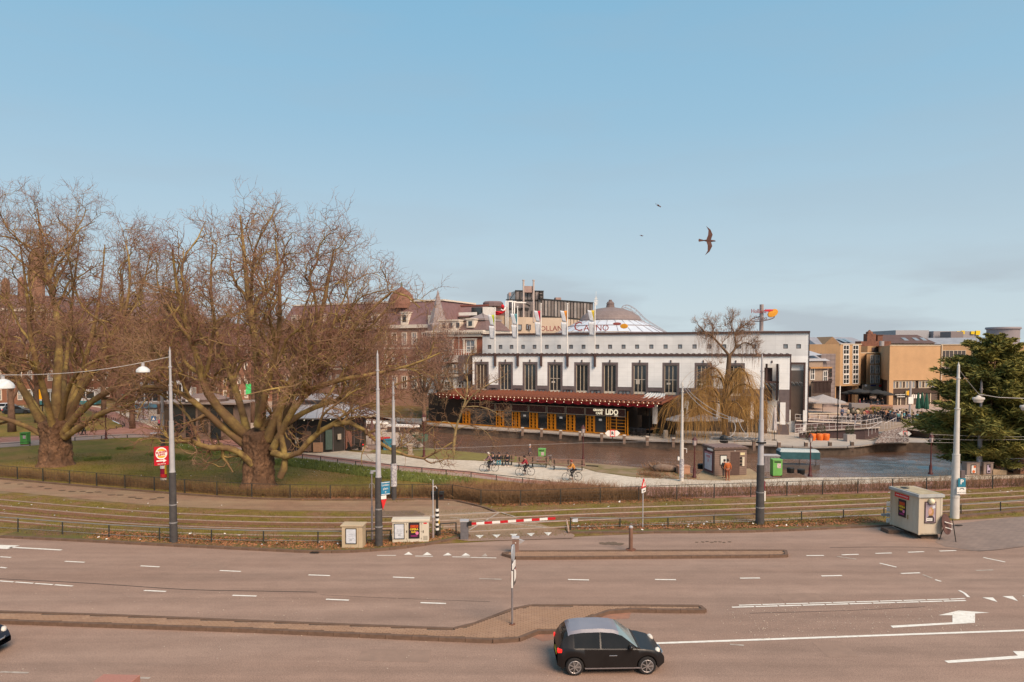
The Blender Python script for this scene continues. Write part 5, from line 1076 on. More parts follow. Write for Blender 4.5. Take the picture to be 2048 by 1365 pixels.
class PF(Fac):
 def __init__(s,A,B,name,label,cat):
  s.A,s.B=A,B;s.e=(B-A);s.L=s.e.length;s.e.normalize();s.n=Vector((-s.e.y,s.e.x,0));s.z=0;s.o=thing(name,label,cat,A,math.atan2(s.e.y,s.e.x))
pv=PF(W0,W2+dd*.5,'cafe_pavilion','long quayside café pavilion with orange door frames under a red pergola','café')
ora=M('orange_frame',(.66,.25,.015),.5,(.50,.18,.012),2);redp=M('pergola_red',(.26,.07,.035),.7,(.20,.05,.025),2);redv=M('valance_red',(.27,.012,.02),.7)
panel=M('brown_sign_panel',(.065,.022,.016),.6);trim=M('panel_trim',(.40,.33,.25),.6)
bu=[925,992,1024,1059,1095,1133,1172,1213,1254]
bxs=[pv.x(u)for u in bu]
m=MB();m.box(-4,pv.L-.6,.4,7,0,4.3);m.build('interior',M('cafe_dark',(.035,.025,.02),.5),pv.o)
m=MB();m.box(-4,pv.L+.2,-.05,.4,0,.18);m.build('sill',ora,pv.o)
bulb=M('bulb_warm',(.9,.8,.6),.4,emit=(1,.85,.6,.9))
for i in range(len(bxs)-1):
 a,b=bxs[i],bxs[i+1]
 m=MB();m.box(a+.05,b-.05,-.2,.0,2.4,3.35);pn=m.build('sign_panel',panel,pv.o)
 m=MB();m.box(a+.05,b-.05,-.24,-.19,3.3,3.37);m.box(a+.05,b-.05,-.24,-.19,2.36,2.43);m.box(a+.05,a+.11,-.24,-.19,2.43,3.3);m.box(b-.11,b-.05,-.24,-.19,2.43,3.3);m.build('panel_trim',trim,pn)
 m=MB()
 for k in range(9):q=a+.2+random.random()*(b-a-.4);z=2.5+random.random()*.75;m.box(q,q+.04,-.215,-.2,z,z+.04)
 m.build('sparkle',trim,pn,kind='stuff')
 def ladder(x0,x1):
  m=MB();m.box(x0,x0+.09,-.1,.1,.18,2.3);m.box(x1-.09,x1,-.1,.1,.18,2.3)
  for k in range(6):z=.18+k*.41;m.box(x0+.09,x1-.09,-.08,.08,z,z+.06)
  return m.build('ladder_frame',ora,pv.o)
 if i<7:
  ladder(a+.04,a+.55);ladder(a+.66,a+1.17)
  m=MB();m.box(a+1.2,b-.04,.1,.16,.2,2.3);m.build('glass_door',dglass,pv.o)
  m=MB();m.box(a+1.17,b,-.12,.06,.1,.2);m.box(a+1.2,a+1.28,-.05,.1,.2,2.3);m.build('door_frame',ora,pv.o)
  if i in(2,4,6):m=MB();q=(a+1.2+b)/2;m.box(q-.2,q+.2,.05,.09,1.7,1.95);m.build('notice',whitep,pv.o)
 else:
  ladder(a+.04,a+.45)
  m=MB()
  for k in range(6):m.box(a+.6,b-.1,-.06,.04,.3+k*.4,.36+k*.4)
  for q in(a+.6,(a+b)/2,b-.16):m.box(q,q+.07,-.08,.05,.2,2.35)
  m.box(b+.12,b+.22,-.1,.1,0,3.1);m.build('orange_grille',ora,pv.o)
text('GRAND',.40,M('lettering_cream',(.80,.72,.52),.5,emit=(1,.85,.6,.55)),pv.o,face_m(pv.x(1197,-.25),-.26,3.08),.02,'lettering',bold=.012)
text('CAFÉ',.40,M('lettering_cream'),pv.o,face_m(pv.x(1199,-.25),-.26,2.68),.02,'lettering',bold=.012)
text('LiDO',.98,M('lettering_cream'),pv.o,face_m(pv.x(1224.5,-.25),-.27,2.88),.02,'lettering',bold=.03,xs=.78)
m=MB();q=pv.x(1229,-.25);m.box(q,q+.55,-.27,-.25,2.44,2.5);m.build('underline',M('lettering_cream'),pv.o)
yF,yB=-1.9,3.4;zF,zB=4.45,4.88;PX0,PX1=pv.x(872,yF),pv.x(1326,yF)
m=MB();m.box(PX0,PX1,yF,yF+.12,zF-.22,zF+.02);m.build('front_beam',redp,pv.o)
m=MB();m.box(PX0,PX1-.5,yB,yB+.15,zB-.3,zB-.05);m.build('rear_beam',redp,pv.o)
m=MB();m.box(PX0,PX1,(yF+yB)/2-.06,(yF+yB)/2+.06,(zF+zB)/2-.32,(zF+zB)/2-.06);m.build('middle_beam',redp,pv.o)
nR=int((PX1-PX0)/.62);rm=None
for k in range(nR+1):
 x=PX0+k*(PX1-PX0)/nR
 if rm is None:
  m=MB();m.bar((0,yF-.35,zF+.02),(0,yB+.2,zB+.1),.10,.24);o=m.build('rafter',M('rafter_wood',(.235,.085,.05),.75,(.16,.055,.033),3),pv.o);rm=o.data
 else:o=bpy.data.objects.new('rafter',rm);col.objects.link(o);o.parent=pv.o
 o.location=(x,0,0)
m=MB();m.add([(PX0,yF+.3,zF+.12),(PX1,yF+.3,zF+.12),(PX1,yB,zB),(PX0,yB,zB)],[(0,1,2,3)]);m.add([(PX0,yF+.3,zF+.10),(PX1,yF+.3,zF+.10),(PX1,yB,zB-.02),(PX0,yB,zB-.02)],[(0,3,2,1)]);m.build('canopy_sheet',M('canopy_rust',(.10,.03,.02),.8,(.07,.022,.015),1.5),pv.o)
nb_=24;m=MB()
L=PX1-1.2-PX0;
for k in range(nb_):
 a,b=PX0+L*k/nb_,PX0+L*(k+1)/nb_
 m.add([(a,yF+.5,4.2),(b,yF+.5,4.2),(b,yF+.55,3.9),((a+b)/2,yF+.55,3.74),(a,yF+.55,3.9)],[(0,4,3,2,1)])
o=m.build('valance',redv,pv.o);sm=o.modifiers.new('s','SOLIDIFY');sm.thickness=.02
m=MB()
for k in range(nR):x=PX0+(k+.5)*(PX1-PX0)/nR;m.lathe([(.02,-.05),(.045,0),(.02,.05)],6,(x,yF-.42,zF-.02))
for k in range(nR//2):x=PX0+(k+.5)*2*(PX1-PX0)/nR;m.lathe([(.02,-.06),(.055,0),(.02,.06)],6,(x,yF-.02,zF-.36))
m.build('string_lamp',bulb,pv.o,kind='stuff')
m=MB()
for u in(1172,1254,1300):x=pv.x(u,1.2);m.box(x-.06,x+.06,1.2,1.32,0,4.4)
m.build('post',iron,pv.o)
m=MB();m.add([(pv.x(1284,1),1.0,4.7),(pv.x(1328,1),1.0,4.6),(pv.x(1330,3.6),3.8,5.25),(pv.x(1296,3.6),3.8,5.25)],[(0,1,2,3)]);o=m.build('glass_canopy',M('canopy_glass',(.50,.52,.52),.25),pv.o)
m=MB()
for k in range(8):
 s=k/7;m.bar((pv.x(1284+44*s,1),1.0,4.73-.1*s),(pv.x(1296+34*s,3.6),3.8,5.28),.06,.06)
m.build('canopy_bar',whitep,pv.o)
m=MB();m.box(pv.x(1260),pv.x(1345,3),4.2,4.6,0,4.4);m.build('terrace_back',M('cafe_dark'),pv.o)
m=MB()
for k in range(5):m.box(pv.x(1273,3.5)+k*1.3,pv.x(1273,3.5)+k*1.3+1.22,4.0,4.12,2.3,3.5)
m.build('screen_panel',bglass,pv.o)
m=MB();m.box(pv.x(1307,1),pv.x(1309,1),.9,1.2,1.6,4.1);m.box(pv.x(1310,1),pv.x(1315,1),.9,1.2,1.6,4.1);m.build('white_column',whitep,pv.o)
def place(o,u,v,z=0):
 p=G(u,v,z);o.location=p;return o
wood_t=M('table_wood',(.38,.19,.09),.6,(.30,.14,.07),4)
def cafe_table(label,u,v,group='café tables on the quay terrace'):
 t=thing('cafe_table',label,'table',G(u,v),.3,group)
 m=MB();m.box(-.45,.45,-.45,.45,.70,.74);m.build('table_top',wood_t,t)
 m=MB();m.cyl(0,0,.03,.70,.03,6);m.cyl(0,0,0,.03,.25,10);m.build('pedestal',iron,t);return t
cafe_table('square wooden café table under the glass canopy',1299,870.5);cafe_table('second wooden café table beside the willow',1309,868)
def chair(label,u,v,rz,first=[None]):
 if first[0]is None:
  t=thing('cafe_chair',label,'chair',(0,0,0),0,'dark café chairs on the terrace');
  m=MB();m.box(-.22,.22,-.22,.22,.42,.46);m.build('seat',iron,t);m=MB();m.box(-.22,.22,.18,.22,.50,.86);m.build('backrest',iron,t)
  for a in(-.19,.19):
   for b in(-.19,.19):m=MB();m.box(a-.015,a+.015,b-.015,b+.015,0,.42);m.build('leg',iron,t)
  first[0]=t
 else:t=dup(first[0])
 t['label']=label;t.location=G(u,v);t.rotation_euler=(0,0,rz);return t
for i,(u,v)in enumerate([(1262,871),(1269,872.5),(1276,871.5),(1283,873),(1290,874),(1268,868.5),(1279,868),(1289,870)]):
 chair('dark terrace chair, %s from the orange frames'%['first','second','third','fourth','fifth','sixth','seventh','eighth'][i],u,v,random.uniform(-3,3))
t=thing('lounge_sofa','grey wicker sofa on the café terrace beside the orange grille','sofa',G(1272,870.5),R(-33));m=MB();m.box(-1.1,1.1,-.1,.6,.1,.42);m.box(-1.1,1.1,.45,.62,.42,.85);m.box(-1.15,-1.0,-.1,.6,.1,.6);m.box(1.0,1.15,-.1,.6,.1,.6);m.build('seat',M('wicker',(.12,.10,.10),.9),t)
for i,(u,v,r,h)in enumerate([(1320,873,.75,1.1),(1254,871,.35,1.0),(1307,864,.5,1.2)]):shrub(G(u,v),r,h,['leafy terrace plant beside the willow','small potted shrub at the pavilion corner','shrub behind the wooden café tables'][i],n=500,lf=.06)
m=MB();p=G(1331,877);t=thing('stone_post','short pale stone post on the quay beside the willow','bollard',p);m.lathe([(.32,0),(.3,.9),(.22,1.0),(.02,1.02)],10);m.build('post',M('pale_stone',(.42,.34,.27),.9),t)
edge=resample([Vector((p.x,p.y,0))for p in fq[4:-2]],2.0)
par=structure(bpy.data.objects.new('quay_edge',None));col.objects.link(par)
for a,b in zip(edge,edge[1:]):
 d=b-a;L=d.length;m=MB();m.box(-L/2+.01,L/2-.01,-.3,.3,0,.16);o=m.build('edge_slab',M('edge_slab',(.40,.35,.31),.85,(.31,.27,.24),2,.2),par,loc=((a.x+b.x)/2,(a.y+b.y)/2,-.08));o.rotation_euler=(0,0,math.atan2(d.y,d.x))
pm=None
for i,(u,v)in enumerate([(1045,867),(1083,869.5),(1121,873),(1160,876),(1203,879.5),(1248,883),(1294,886),(1346,889),(1452,893),(1507,895),(1557,897),(1611,897.5),(1659,896.5),(1703,896)]):
 p=G(u,v-3);p=Vector((p.x,p.y-.1,0))
 if pm is None:
  t=thing('mooring_post','x','post',p);m=MB();m.box(-.16,.16,-.16,.16,-.5,.5);m.build('post',M('post_wood',(.20,.14,.11),.9,(.13,.09,.07),3),t);m=MB();m.box(-.19,.19,-.19,.19,.5,.62);m.build('cap',M('cap_pale',(.55,.47,.40),.7),t);pm=t
 else:t=dup(pm);t.location=p
 t['label']='%s mooring post from the left along the far quay edge'%['first','second','third','fourth','fifth','sixth','seventh','eighth','ninth','tenth','eleventh','twelfth','thirteenth','fourteenth'][i];t['group']='mooring posts along the quay'
def nav(u,v,s,label):
 z=1.0;p=G(u,880 if u<1500 else 884);Y=p.y-.4;q=P(u,v,Y)
 t=thing('navigation_sign',label,'sign',(q.x,q.y,q.z))
 m=MB()
 for k in(-1,1):m.add([(k*.42*s,-.02,-.45*s),(k*.75*s,-.02,-.45*s),(k*1.25*s,-.02,0),(k*.75*s,-.02,.45*s),(k*.42*s,-.02,.45*s),(k*.42*s,.03,-.45*s),(k*.75*s,.03,-.45*s),(k*1.25*s,.03,0),(k*.75*s,.03,.45*s),(k*.42*s,.03,.45*s)],[(0,1,2,3,4),(9,8,7,6,5)]+[(i,5+i,5+(i+1)%5,(i+1)%5)for i in range(5)])
 m.build('arrow_board',whitep,t);m=MB();m.box(-.42*s,.42*s,-.03,.03,-.55*s,.55*s);m.build('red_board',M('sign_red'),t);m=MB();m.box(-.3*s,.3*s,-.045,-.03,-.42*s,.42*s);m.build('white_field',whitep,t)
 text('R',.7*s,iron,t,face_m(0,-.05,0),.005,bold=.02);m=MB();m.box(-.05,.05,0,.06,-q.z-.3,-.5*s);m.build('post',iron,t)
nav(1225,867,.74,'white arrow navigation board with red R panel in front of the café');nav(1810,868,.6,'white arrow navigation board on the cobbled slope by the bridge')
m=MB()
sq=[G(1585,845,1.0),G(1700,844,1.0),G(1790,848,1.0),G(1830,856,1.0),G(1900,865,1.0)]
poly=[(p.x,p.y)for p in sq]+[(130,86),(150,150),(30,150),(36,100)]
m=MB();m.prism(poly,-1.2,1.0);structure(m.build('raised_square',M('square_stone',(.44,.33,.27),.9,(.37,.27,.22),.8,.2,world=True)))
rw=[G(1598,876.5,0),G(1640,876,0),G(1730,880,0),G(1757,879,0)]
darkwall=brick_mat('dark_brick_wall',(.13,.085,.085),(.105,.07,.07),(.07,.05,.05),.5,.12)
tw=thing('ramp_wall','dark brick retaining wall with a sloping pale ramp edge behind the planters','wall',rw[0])
a=rw[0];A0=Vector((0,0,0));
pts_w=[p-a for p in rw];tops=[1.05,1.15,1.6,1.9]
m=MB()
zt_l=[P(1595,865,rw[0].y).z,P(1640,862.5,rw[1].y).z,P(1730,858,rw[2].y).z,P(1757,856,rw[3].y).z]
m.add([tuple(p)for p in pts_w]+[(p.x,p.y,z)for p,z in zip(pts_w,zt_l)]+[(p.x,p.y+.5,z)for p,z in zip(pts_w,zt_l)],[(i,i+1,i+5,i+4)for i in range(3)]+[(i+4,i+5,i+9,i+8)for i in range(3)]);m.build('wall',darkwall,tw)
m=MB();
for i in range(3):m.bar((pts_w[i].x,pts_w[i].y-.05,zt_l[i]+.06),(pts_w[i+1].x,pts_w[i+1].y-.05,zt_l[i+1]+.06),.35,.14)
m.build('coping',M('ramp_pale',(.55,.47,.41),.8),tw)
tw2=thing('terrace_wall','long dark wall carrying the square beside the casino ramp','wall',G(1590,858,.3))
uu=G(1590,866,0);vv_=G(1720,862,0)
pw=[Vector(p)-Vector(tw2.location)for p in(Vector((uu.x,uu.y,0)),Vector((vv_.x,vv_.y,0)))]
zt1=P(1590,842,uu.y).z;zt2=P(1720,848,vv_.y).z
m=MB();m.add([(pw[0].x,pw[0].y,-.6),(pw[1].x,pw[1].y,-.6),(pw[1].x,pw[1].y,zt2-.3),(pw[0].x,pw[0].y,zt1-.3),(pw[0].x,pw[0].y+4,zt1-.3),(pw[1].x,pw[1].y+4,zt2-.3)],[(0,1,2,3),(3,2,5,4)]);m.build('wall',darkwall,tw2)
m=MB();m.bar((pw[0].x,pw[0].y-.05,zt1-.25),(pw[1].x,pw[1].y-.05,zt2-.25),.4,.16);m.build('coping',M('ramp_pale'),tw2)
def railing(name,label,pts,h,nposts,m_=None,rails=(1.0,.5),r=.03):
 base=Vector(pts[0]);t=thing(name,label,'railing',base);pts=[Vector(p)-base for p in pts];rs=resample(pts,sum((b-a).length for a,b in zip(pts,pts[1:]))/nposts)
 for p in rs:m=MB();m.tube([p,p+Vector((0,0,h))],r,5);m.build('post',m_ or whitep,t)
 for f in rails:m=MB();m.tube([p+Vector((0,0,h*f))for p in pts],r*1.1,5);m.build('rail',m_ or whitep,t)
 return t
rl=M('rail_pale',(.60,.55,.53),.5)
railing('ramp_railing','pale metal railing along the ramp above the planters',[P(1590,866,rw[0].y),P(1640,863,rw[1].y),P(1730,858,rw[2].y),P(1762,852,rw[3].y+1)],1.0,16,rl)
railing('ramp_railing','pale metal railing along the edge of the square behind the ramp',[(uu.x,uu.y,zt1-.1),(vv_.x,vv_.y,zt2-.1)],.95,14,rl)
railing('ramp_railing','short double railing at the foot of the ramp beside the casino pier',[P(1590,873,84),P(1612,869,84)],.9,3,rl,(1,.66,.33))
st=thing('stone_steps','broad stone steps climbing from the quay to the bridge square','steps',G(1745,884));sb=Vector(st.location);stone_s=M('step_stone',(.42,.33,.26),.85,(.34,.26,.2),3)
nS=9
for k in range(nS):
 s=k/(nS-1);a=P(1726+52*s,881-20*s,84+2.5*s)-sb;b=P(1752+40*s,885-22*s,81.5+3.5*s)-sb
 m=MB();m.bar((a.x,a.y,a.z-.05),(b.x,b.y,b.z-.05 if False else a.z-.05),.5,.18);m.build('step',stone_s,st)
for k in range(7):
 s=k/6;a=P(1752+12*s,861-16*s,87+4*s)-sb;b=P(1800+12*s,862-14*s,86+4*s)-sb
 m=MB();m.bar(a,(b.x,b.y,a.z),.6,.16);m.build('step',stone_s,st)
m=MB();a=P(1744,862,86.5)-sb;b=P(1795,863,86)-sb;m.add([(a.x,a.y,a.z-.05),(b.x,b.y,a.z-.05),(b.x+.5,b.y+3,a.z-.05),(a.x+.5,a.y+3,a.z-.05)],[(0,1,2,3)]);m.build('landing',M('ramp_pale'),st)
railing('step_railing','white handrail on the lower stone steps',[P(1737,873,83),P(1764,858,84.5)],.9,4,rl,(1,));railing('step_railing','white handrail on the upper stone steps',[P(1768,862,86),P(1792,850,89)],.9,4,rl,(1,))
cs=thing('cobbled_slope','speckled cobblestone embankment below the steps and bridge','embankment',G(1750,887));cb=Vector(cs.location)
c4=[P(1748,887,79)-cb,P(1818,884,79.5)-cb,P(1812,852,84.5)-cb,P(1790,862,83.5)-cb,P(1765,866,83)-cb]
m=MB();m.add([tuple(p)for p in c4],[(0,1,2,3,4)]);m.add([tuple(p+Vector((0,1.5,-1.5)))for p in c4],[(0,1,2,3,4)]);m.build('slope',M('slope_mortar',(.13,.09,.08),.95),cs)
m=MB();nn=(c4[1]-c4[0]).cross(c4[3]-c4[0]).normalized();
if nn.y>0:nn=-nn
for k in range(1500):
 s,r=random.random(),random.random();a=c4[0].lerp(c4[1],s);b=c4[4].lerp(c4[2],s);p=a.lerp(b,r)+nn*.02;q=random.uniform(.05,.10)
 ex=(c4[1]-c4[0]).normalized()*q;ey=nn.cross(ex).normalized()*q*.8
 m.add([p-ex-ey,p+ex-ey,p+ex*.8+ey,p-ex*.8+ey,p+nn*.06],[(0,1,4),(1,2,4),(2,3,4),(3,0,4)],random.randint(0,2))
m.build('cobble',[M('cobble_a',(.34,.26,.22),.9),M('cobble_b',(.20,.13,.11),.9),M('cobble_c',(.46,.40,.36),.9)],cs,kind='stuff')
br=thing('stone_bridge','low bridge with brick piers and pale parapet crossing the canal at right','bridge',(0,0,0))
bp=[P(1812,856,86),P(1900,868,83),P(1960,885,76),P(2010,888,70),P(2100,905,63),P(2300,930,60)]
m=MB();
for a,b in zip(bp,bp[1:]):m.bar(a,b,.5,.35)
m.build('parapet',M('bridge_pale',(.50,.41,.34),.85),br)
m=MB()
for a,b in zip(bp,bp[1:]):m.add([a+Vector((0,.3,-.2)),b+Vector((0,.3,-.2)),b+Vector((2,9,-.2)),a+Vector((2,9,-.2))],[(0,1,2,3)]);m.add([a+Vector((.4,5.5,-.2)),b+Vector((.4,5.5,-.2)),Vector((b.x,b.y+5.5,-1.2)),Vector((a.x,a.y+5.5,-1.2))],[(0,1,2,3)])
m.build('deck',M('bridge_dark',(.08,.06,.05),.9),br)
pb=brick_mat('pier_brick',(.36,.17,.10),(.28,.13,.08),(.36,.25,.18),.3,.12)
for u,Y in((2002,68),(2052,64)):
 p=P(u,900,Y);m=MB();m.box(p.x-.45,p.x+.45,p.y,p.y+.9,-1.2,P(u,886 if u<2040 else 893,Y).z);m.build('pier',pb,br)
og=M('orange_planter',(.72,.17,.03),.45,(.55,.12,.02),3)
for i,u in enumerate((1625,1639.5,1652)):
 t=thing('round_planter','%s orange round planter on the quay below the ramp'%['left','middle','right'][i],'planter',G(u,881),0,'orange planters on the quay');m=MB();m.lathe([(.34,0),(.40,.3),(.40,.75),(.36,.8),(.30,.78)],14);m.build('tub',og,t,smooth=True);m=MB();m.cyl(0,0,.70,.76,.33,10);m.build('soil',M('pot_soil',(.07,.045,.03),.95),t)
hb=M('box_leaf',(.065,.075,.035),.8,(.04,.05,.022),2)
for i,(u,v,s)in enumerate([(1619.5,879,1.0),(1642,878,1.0)]):shrub(G(u,v),.55,1.65,['round clipped shrub behind the left orange planter','round clipped shrub behind the right orange planter'][i],cm=hb,n=1100,lf=.06)
t=thing('square_planter','pale square planter with clipped shrub by the stone steps','planter',G(1699,883));m=MB();m.box(-.5,.5,-.5,.5,0,.85);m.build('tub',M('planter_grey',(.45,.41,.38),.8),t)
N_=t;sh=shrub(None,.48,1.0,'',cm=hb,n=900,parent=thing('shrub','clipped shrub growing in the pale square planter by the steps','shrub',G(1699,883)+Vector((0,0,.8))),lf=.06)
def parasol(u,v,h,r,mat,label,closed=False,z=0,group=None,loc=None):
 p=loc or G(u,v,z);t=thing('parasol',label,'parasol',p,random.random(),group)
 m=MB();m.cyl(0,0,0,h+.15,.035,6);m.cyl(0,0,0,.06,.3,10);m.build('pole',iron,t)
 if closed:
  m=MB();K=12;prof=[(.02,h),(.10,h-.1),(.22,h*.75),(.33,h*.45),(.38,h*.33),(.30,h*.30)];vs=[]
  for rr,zz in prof:
   for k in range(K):a=2*math.pi*k/K;q=rr*(1 if k%2 else.72);vs.append((q*math.cos(a),q*math.sin(a),zz))
  m.add(vs,[(i*K+k,i*K+(k+1)%K,(i+1)*K+(k+1)%K,(i+1)*K+k)for i in range(len(prof)-1)for k in range(K)]);m.build('canopy',mat,t,smooth=True)
 else:
  m=MB();K=8;vs=[(0,0,h)]+[(r*math.cos(2*math.pi*k/K),r*math.sin(2*math.pi*k/K),h-r*.32)for k in range(K)]+[(r*math.cos(2*math.pi*k/K),r*math.sin(2*math.pi*k/K),h-r*.32-.18)for k in range(K)]
  m.add(vs,[(0,1+k,1+(k+1)%K)for k in range(K)]+[(1+k,9+k,9+(k+1)%K,1+(k+1)%K)for k in range(K)]);m.build('canopy',mat,t)
  m=MB()
  for k in range(K):m.bar((0,0,h-.35),(r*.95*math.cos(2*math.pi*k/K),r*.95*math.sin(2*math.pi*k/K),h-r*.32-.06),.03)
  m.build('rib',iron,t,kind='stuff')
 return t
pw_=M('parasol_white',(.72,.70,.70),.85);pg_=M('parasol_grey',(.36,.33,.32),.85);pk_=M('parasol_black',(.035,.035,.035),.8);pgr=M('parasol_green',(.02,.09,.06),.8)
parasol(1362,875,2.9,1.9,pw_,'white open parasol behind the willow, left one');parasol(1408,874,2.9,1.9,pw_,'white open parasol behind the willow, right one');parasol(1462,874,2.6,1.5,pw_,'white parasol glimpsed behind the willow trunk')
parasol(1548.5,881,4.0,1,M('parasol_pale',(.50,.46,.47),.85),'tall closed pale parasol in front of the casino portico',True)
for i,(u,Y,vt,r)in enumerate([(1647,108,789,3.4),(1605,104,790,2.4),(1628,116,793,2.4)]):
 x=(u-1024)*Y/F;parasol(0,0,P(u,vt,Y).z-1,r,pg_,['large grey open parasol on the square beside the casino','grey parasol seen through the casino portico','grey parasol behind the large grey one'][i],loc=(x,Y,1))
for i,(u,Y,vt)in enumerate([(1718,119,777),(1736,121,780),(1755,119,779),(1770,121,782),(1704,122,780)]):
 x=(u-1024)*Y/F;parasol(0,0,P(u,vt,Y).z-1,1.75,pk_,'black open parasol, %s on the terrace below the yellow building'%['second from left','middle one','second from right','rightmost','leftmost'][i],loc=(x,Y,1),group='black parasols below the yellow building')
for i,(u,Y,vt)in enumerate([(1838,104,786),(1846,105,785),(1855,104,787)]):
 x=(u-1024)*Y/F;parasol(0,0,P(u,vt,Y).z-1,1,pgr,'%s closed dark green parasol beside the conifer'%['left','middle','right'][i],True,loc=(x,Y,1),group='closed green parasols')
for i,(u,Y,c,r,h)in enumerate([(1725,106,(.20,.17,.04),.8,.9),(1742,107,(.24,.19,.04),.9,1.0),(1754,107,(.30,.23,.05),.8,1.1),(1779,105,(.25,.19,.04),.8,.9),(1815,103,(.32,.22,.04),1.0,1.1),(1852,100,(.28,.20,.04),.8,.9),(1712,108,(.09,.09,.04),.8,.8)]):
 shrub(((u-1024)*Y/F,Y,1.0),r,h,'yellow-green bush, %s in the row of bushes on the crowded square'%['second','third','fourth','fifth','sixth','last','first'][i],'bush','bush',M('bush_leaf_%d'%i,c,.85,tuple(k*.6 for k in c),2),500,lf=.09,group='bushes on the square')
for i,(u,Y)in enumerate([(1720,109),(1766,109)]):
 x=(u-1024)*Y/F;t=thing('planter_box',['grey planter box left of the crowd','dark planter box beside the shop column'][i],'planter',(x,Y,1));m=MB();m.box(-1.4,1.4,-.5,.5,0,1.0 if i else 1.5);m.build('box',M('box_planter_grey',(.26,.23,.22),.8)if not i else M('post_wood'),t)
m=MB();t=thing('brick_terrace_wall','low reddish terrace wall in front of the black parasols','wall',((1745-1024)*112/F,112,1));m.box(-3.4,3.4,0,.5,0,1.0);m.build('wall',pb,t)
t=thing('market_bench','pale long table and bench under the grey parasols','table',((1640-1024)*100/F,100,1));m=MB();m.box(-3,3,-.4,.4,.7,.78);m.build('table_top',creamp,t);m=MB()
for k in range(5):m.box(-2.9+k*1.4,-2.8+k*1.4,-.3,.3,0,.7)
m.build('leg',creamp,t,kind='stuff')
def simple_pole(u,vb,vt,r,mat,label,z=0,Y=None,name='street_pole',cat='pole',cap=None):
 p=G(u,vb,z)if Y is None else Vector(((u-1024)*Y/F,Y,z));top=P(u,vt,p.y).z-z
 t=thing(name,label,cat,p);m=MB();m.cyl(0,0,0,top,r,8);m.build('pole',mat,t,smooth=True)
 if cap:m=MB();m.lathe(cap,10,(0,0,top));m.build('lamp_head',whitep,t,smooth=True)
 return t
simple_pole(1674.5,880,782,.06,iron,'thin dark pole with white sign bar at the ramp');t=simple_pole(1822,0,763,.16,M('pole_grey',(.36,.34,.34),.6),'grey tapering pole with white notice among the crowd',1,100);m=MB();m.box(-.35,.35,-.2,-.15,1.2+.9,2.1+1.0);m.build('notice',whitep,t)
t=simple_pole(1681,0,772,.10,whitep,'white post at the edge of the parasol terrace',1,118)
bt=thing('covered_boat','moored boat with teal canvas roof on the canal behind the green bin','boat',G(1594,938,WZ),R(-6));bc=Vector(bt.location)
Lb=3.2;bt.scale=(.68,.8,.82)
teal=M('teal_canvas',(.03,.10,.115),.7,(.02,.07,.08),2);tl=M('roof_pale_canvas',(.42,.47,.47),.7)
m=MB();
hull=[(-2.9,.55),(-2.6,.8),(0,1.0),(2.4,.7),(3.2,0),(2.4,-.7),(0,-1.0),(-2.6,-.8),(-2.9,-.55)]
m.prism(hull,-.1,.55);m.build('hull',M('boat_hull',(.09,.075,.07),.5),bt)
zc=2.15;m=MB();m.add([(-2.7,-.95,zc),(2.9,-.95,zc-.1),(2.9,.95,zc-.1),(-2.7,.95,zc),(-2.5,-.6,zc+.3),(2.7,-.6,zc+.2),(2.7,.6,zc+.2),(-2.5,.6,zc+.3)],[(0,1,5,4),(4,5,6,7),(2,3,7,6),(1,2,6,5),(3,0,4,7),(3,2,1,0)]);m.build('roof',tl,bt)
m=MB();m.box(-2.65,2.85,-.97,-.93,zc-.85,zc-.02);m.box(-2.7,-2.64,-.9,.9,zc-.85,zc);m.build('side_canvas',teal,bt)
m=MB()
for x in(-2.5,0,2.3):m.box(x-.04,x+.04,-.9,-.84,.5,zc-.8)
m.build('post',iron,bt)
ct=thing('corrugated_bin','grey corrugated metal tank at the water beside the green bin','container',G(1541,943,-.2),R(-4));m=MB()
for k in range(10):m.box(-.65+k*.13,-.65+k*.13+.08,-.42,-.38,0,1.45)
m.box(-.67,.67,-.38,.5,0,1.42);m.build('body',M('corrugated_grey',(.30,.26,.26),.6,(.22,.19,.19),4),ct);m=MB();m.box(-.72,.72,-.46,.55,1.42,1.5);m.build('lid',M('lid_pale',(.45,.42,.42),.6),ct)
def boat(u,v,L,rz,label,hullm,n=6):
 t=thing('canal_boat',label,'boat',G(u,v,WZ),rz);m=MB();hp=[(-L/2,.9),(L*.3,1.1),(L/2,0),(L*.3,-1.1),(-L/2,-.9)];m.prism(hp,-.1,.8);m.build('hull',hullm,t)
 m=MB();m.prism([(-L*.45,.8),(L*.2,.9),(L*.3,0),(L*.2,-.9),(-L*.45,-.8)],1.75,1.95);m.build('roof',whitep,t)
 for k in range(n):
  x=-L*.42+k*L*.62/n;m=MB();m.box(x,x+L*.62/n-.15,-.86,-.8,.85,1.72);m.build('window',bglass,t)
 m=MB();m.prism([(-L*.44,.75),(L*.2,.85),(L*.28,0),(L*.2,-.85),(-L*.44,-.75)],.78,1.0);m.build('cabin',creamp,t);return t
boat(742,872,9.5,R(-24),'white and red canal tour boat moored left of the tall mast',M('hull_red',(.30,.05,.04),.5));boat(815,880,6.0,R(-20),'small white boat with green trim right of the tall mast',M('hull_green',(.06,.14,.10),.5),4);boat(690,862,8,R(-24),'pale cabin boat moored behind the round pavilion',M('hull_white',(.5,.48,.46),.5))
greyp=M('mast_grey',(.42,.41,.42),.55,(.36,.35,.36),3);darkp=M('mast_base_dark',(.075,.07,.068),.7,(.05,.045,.045),3);whp=M('mast_white',(.60,.57,.53),.6,(.50,.47,.43),2)
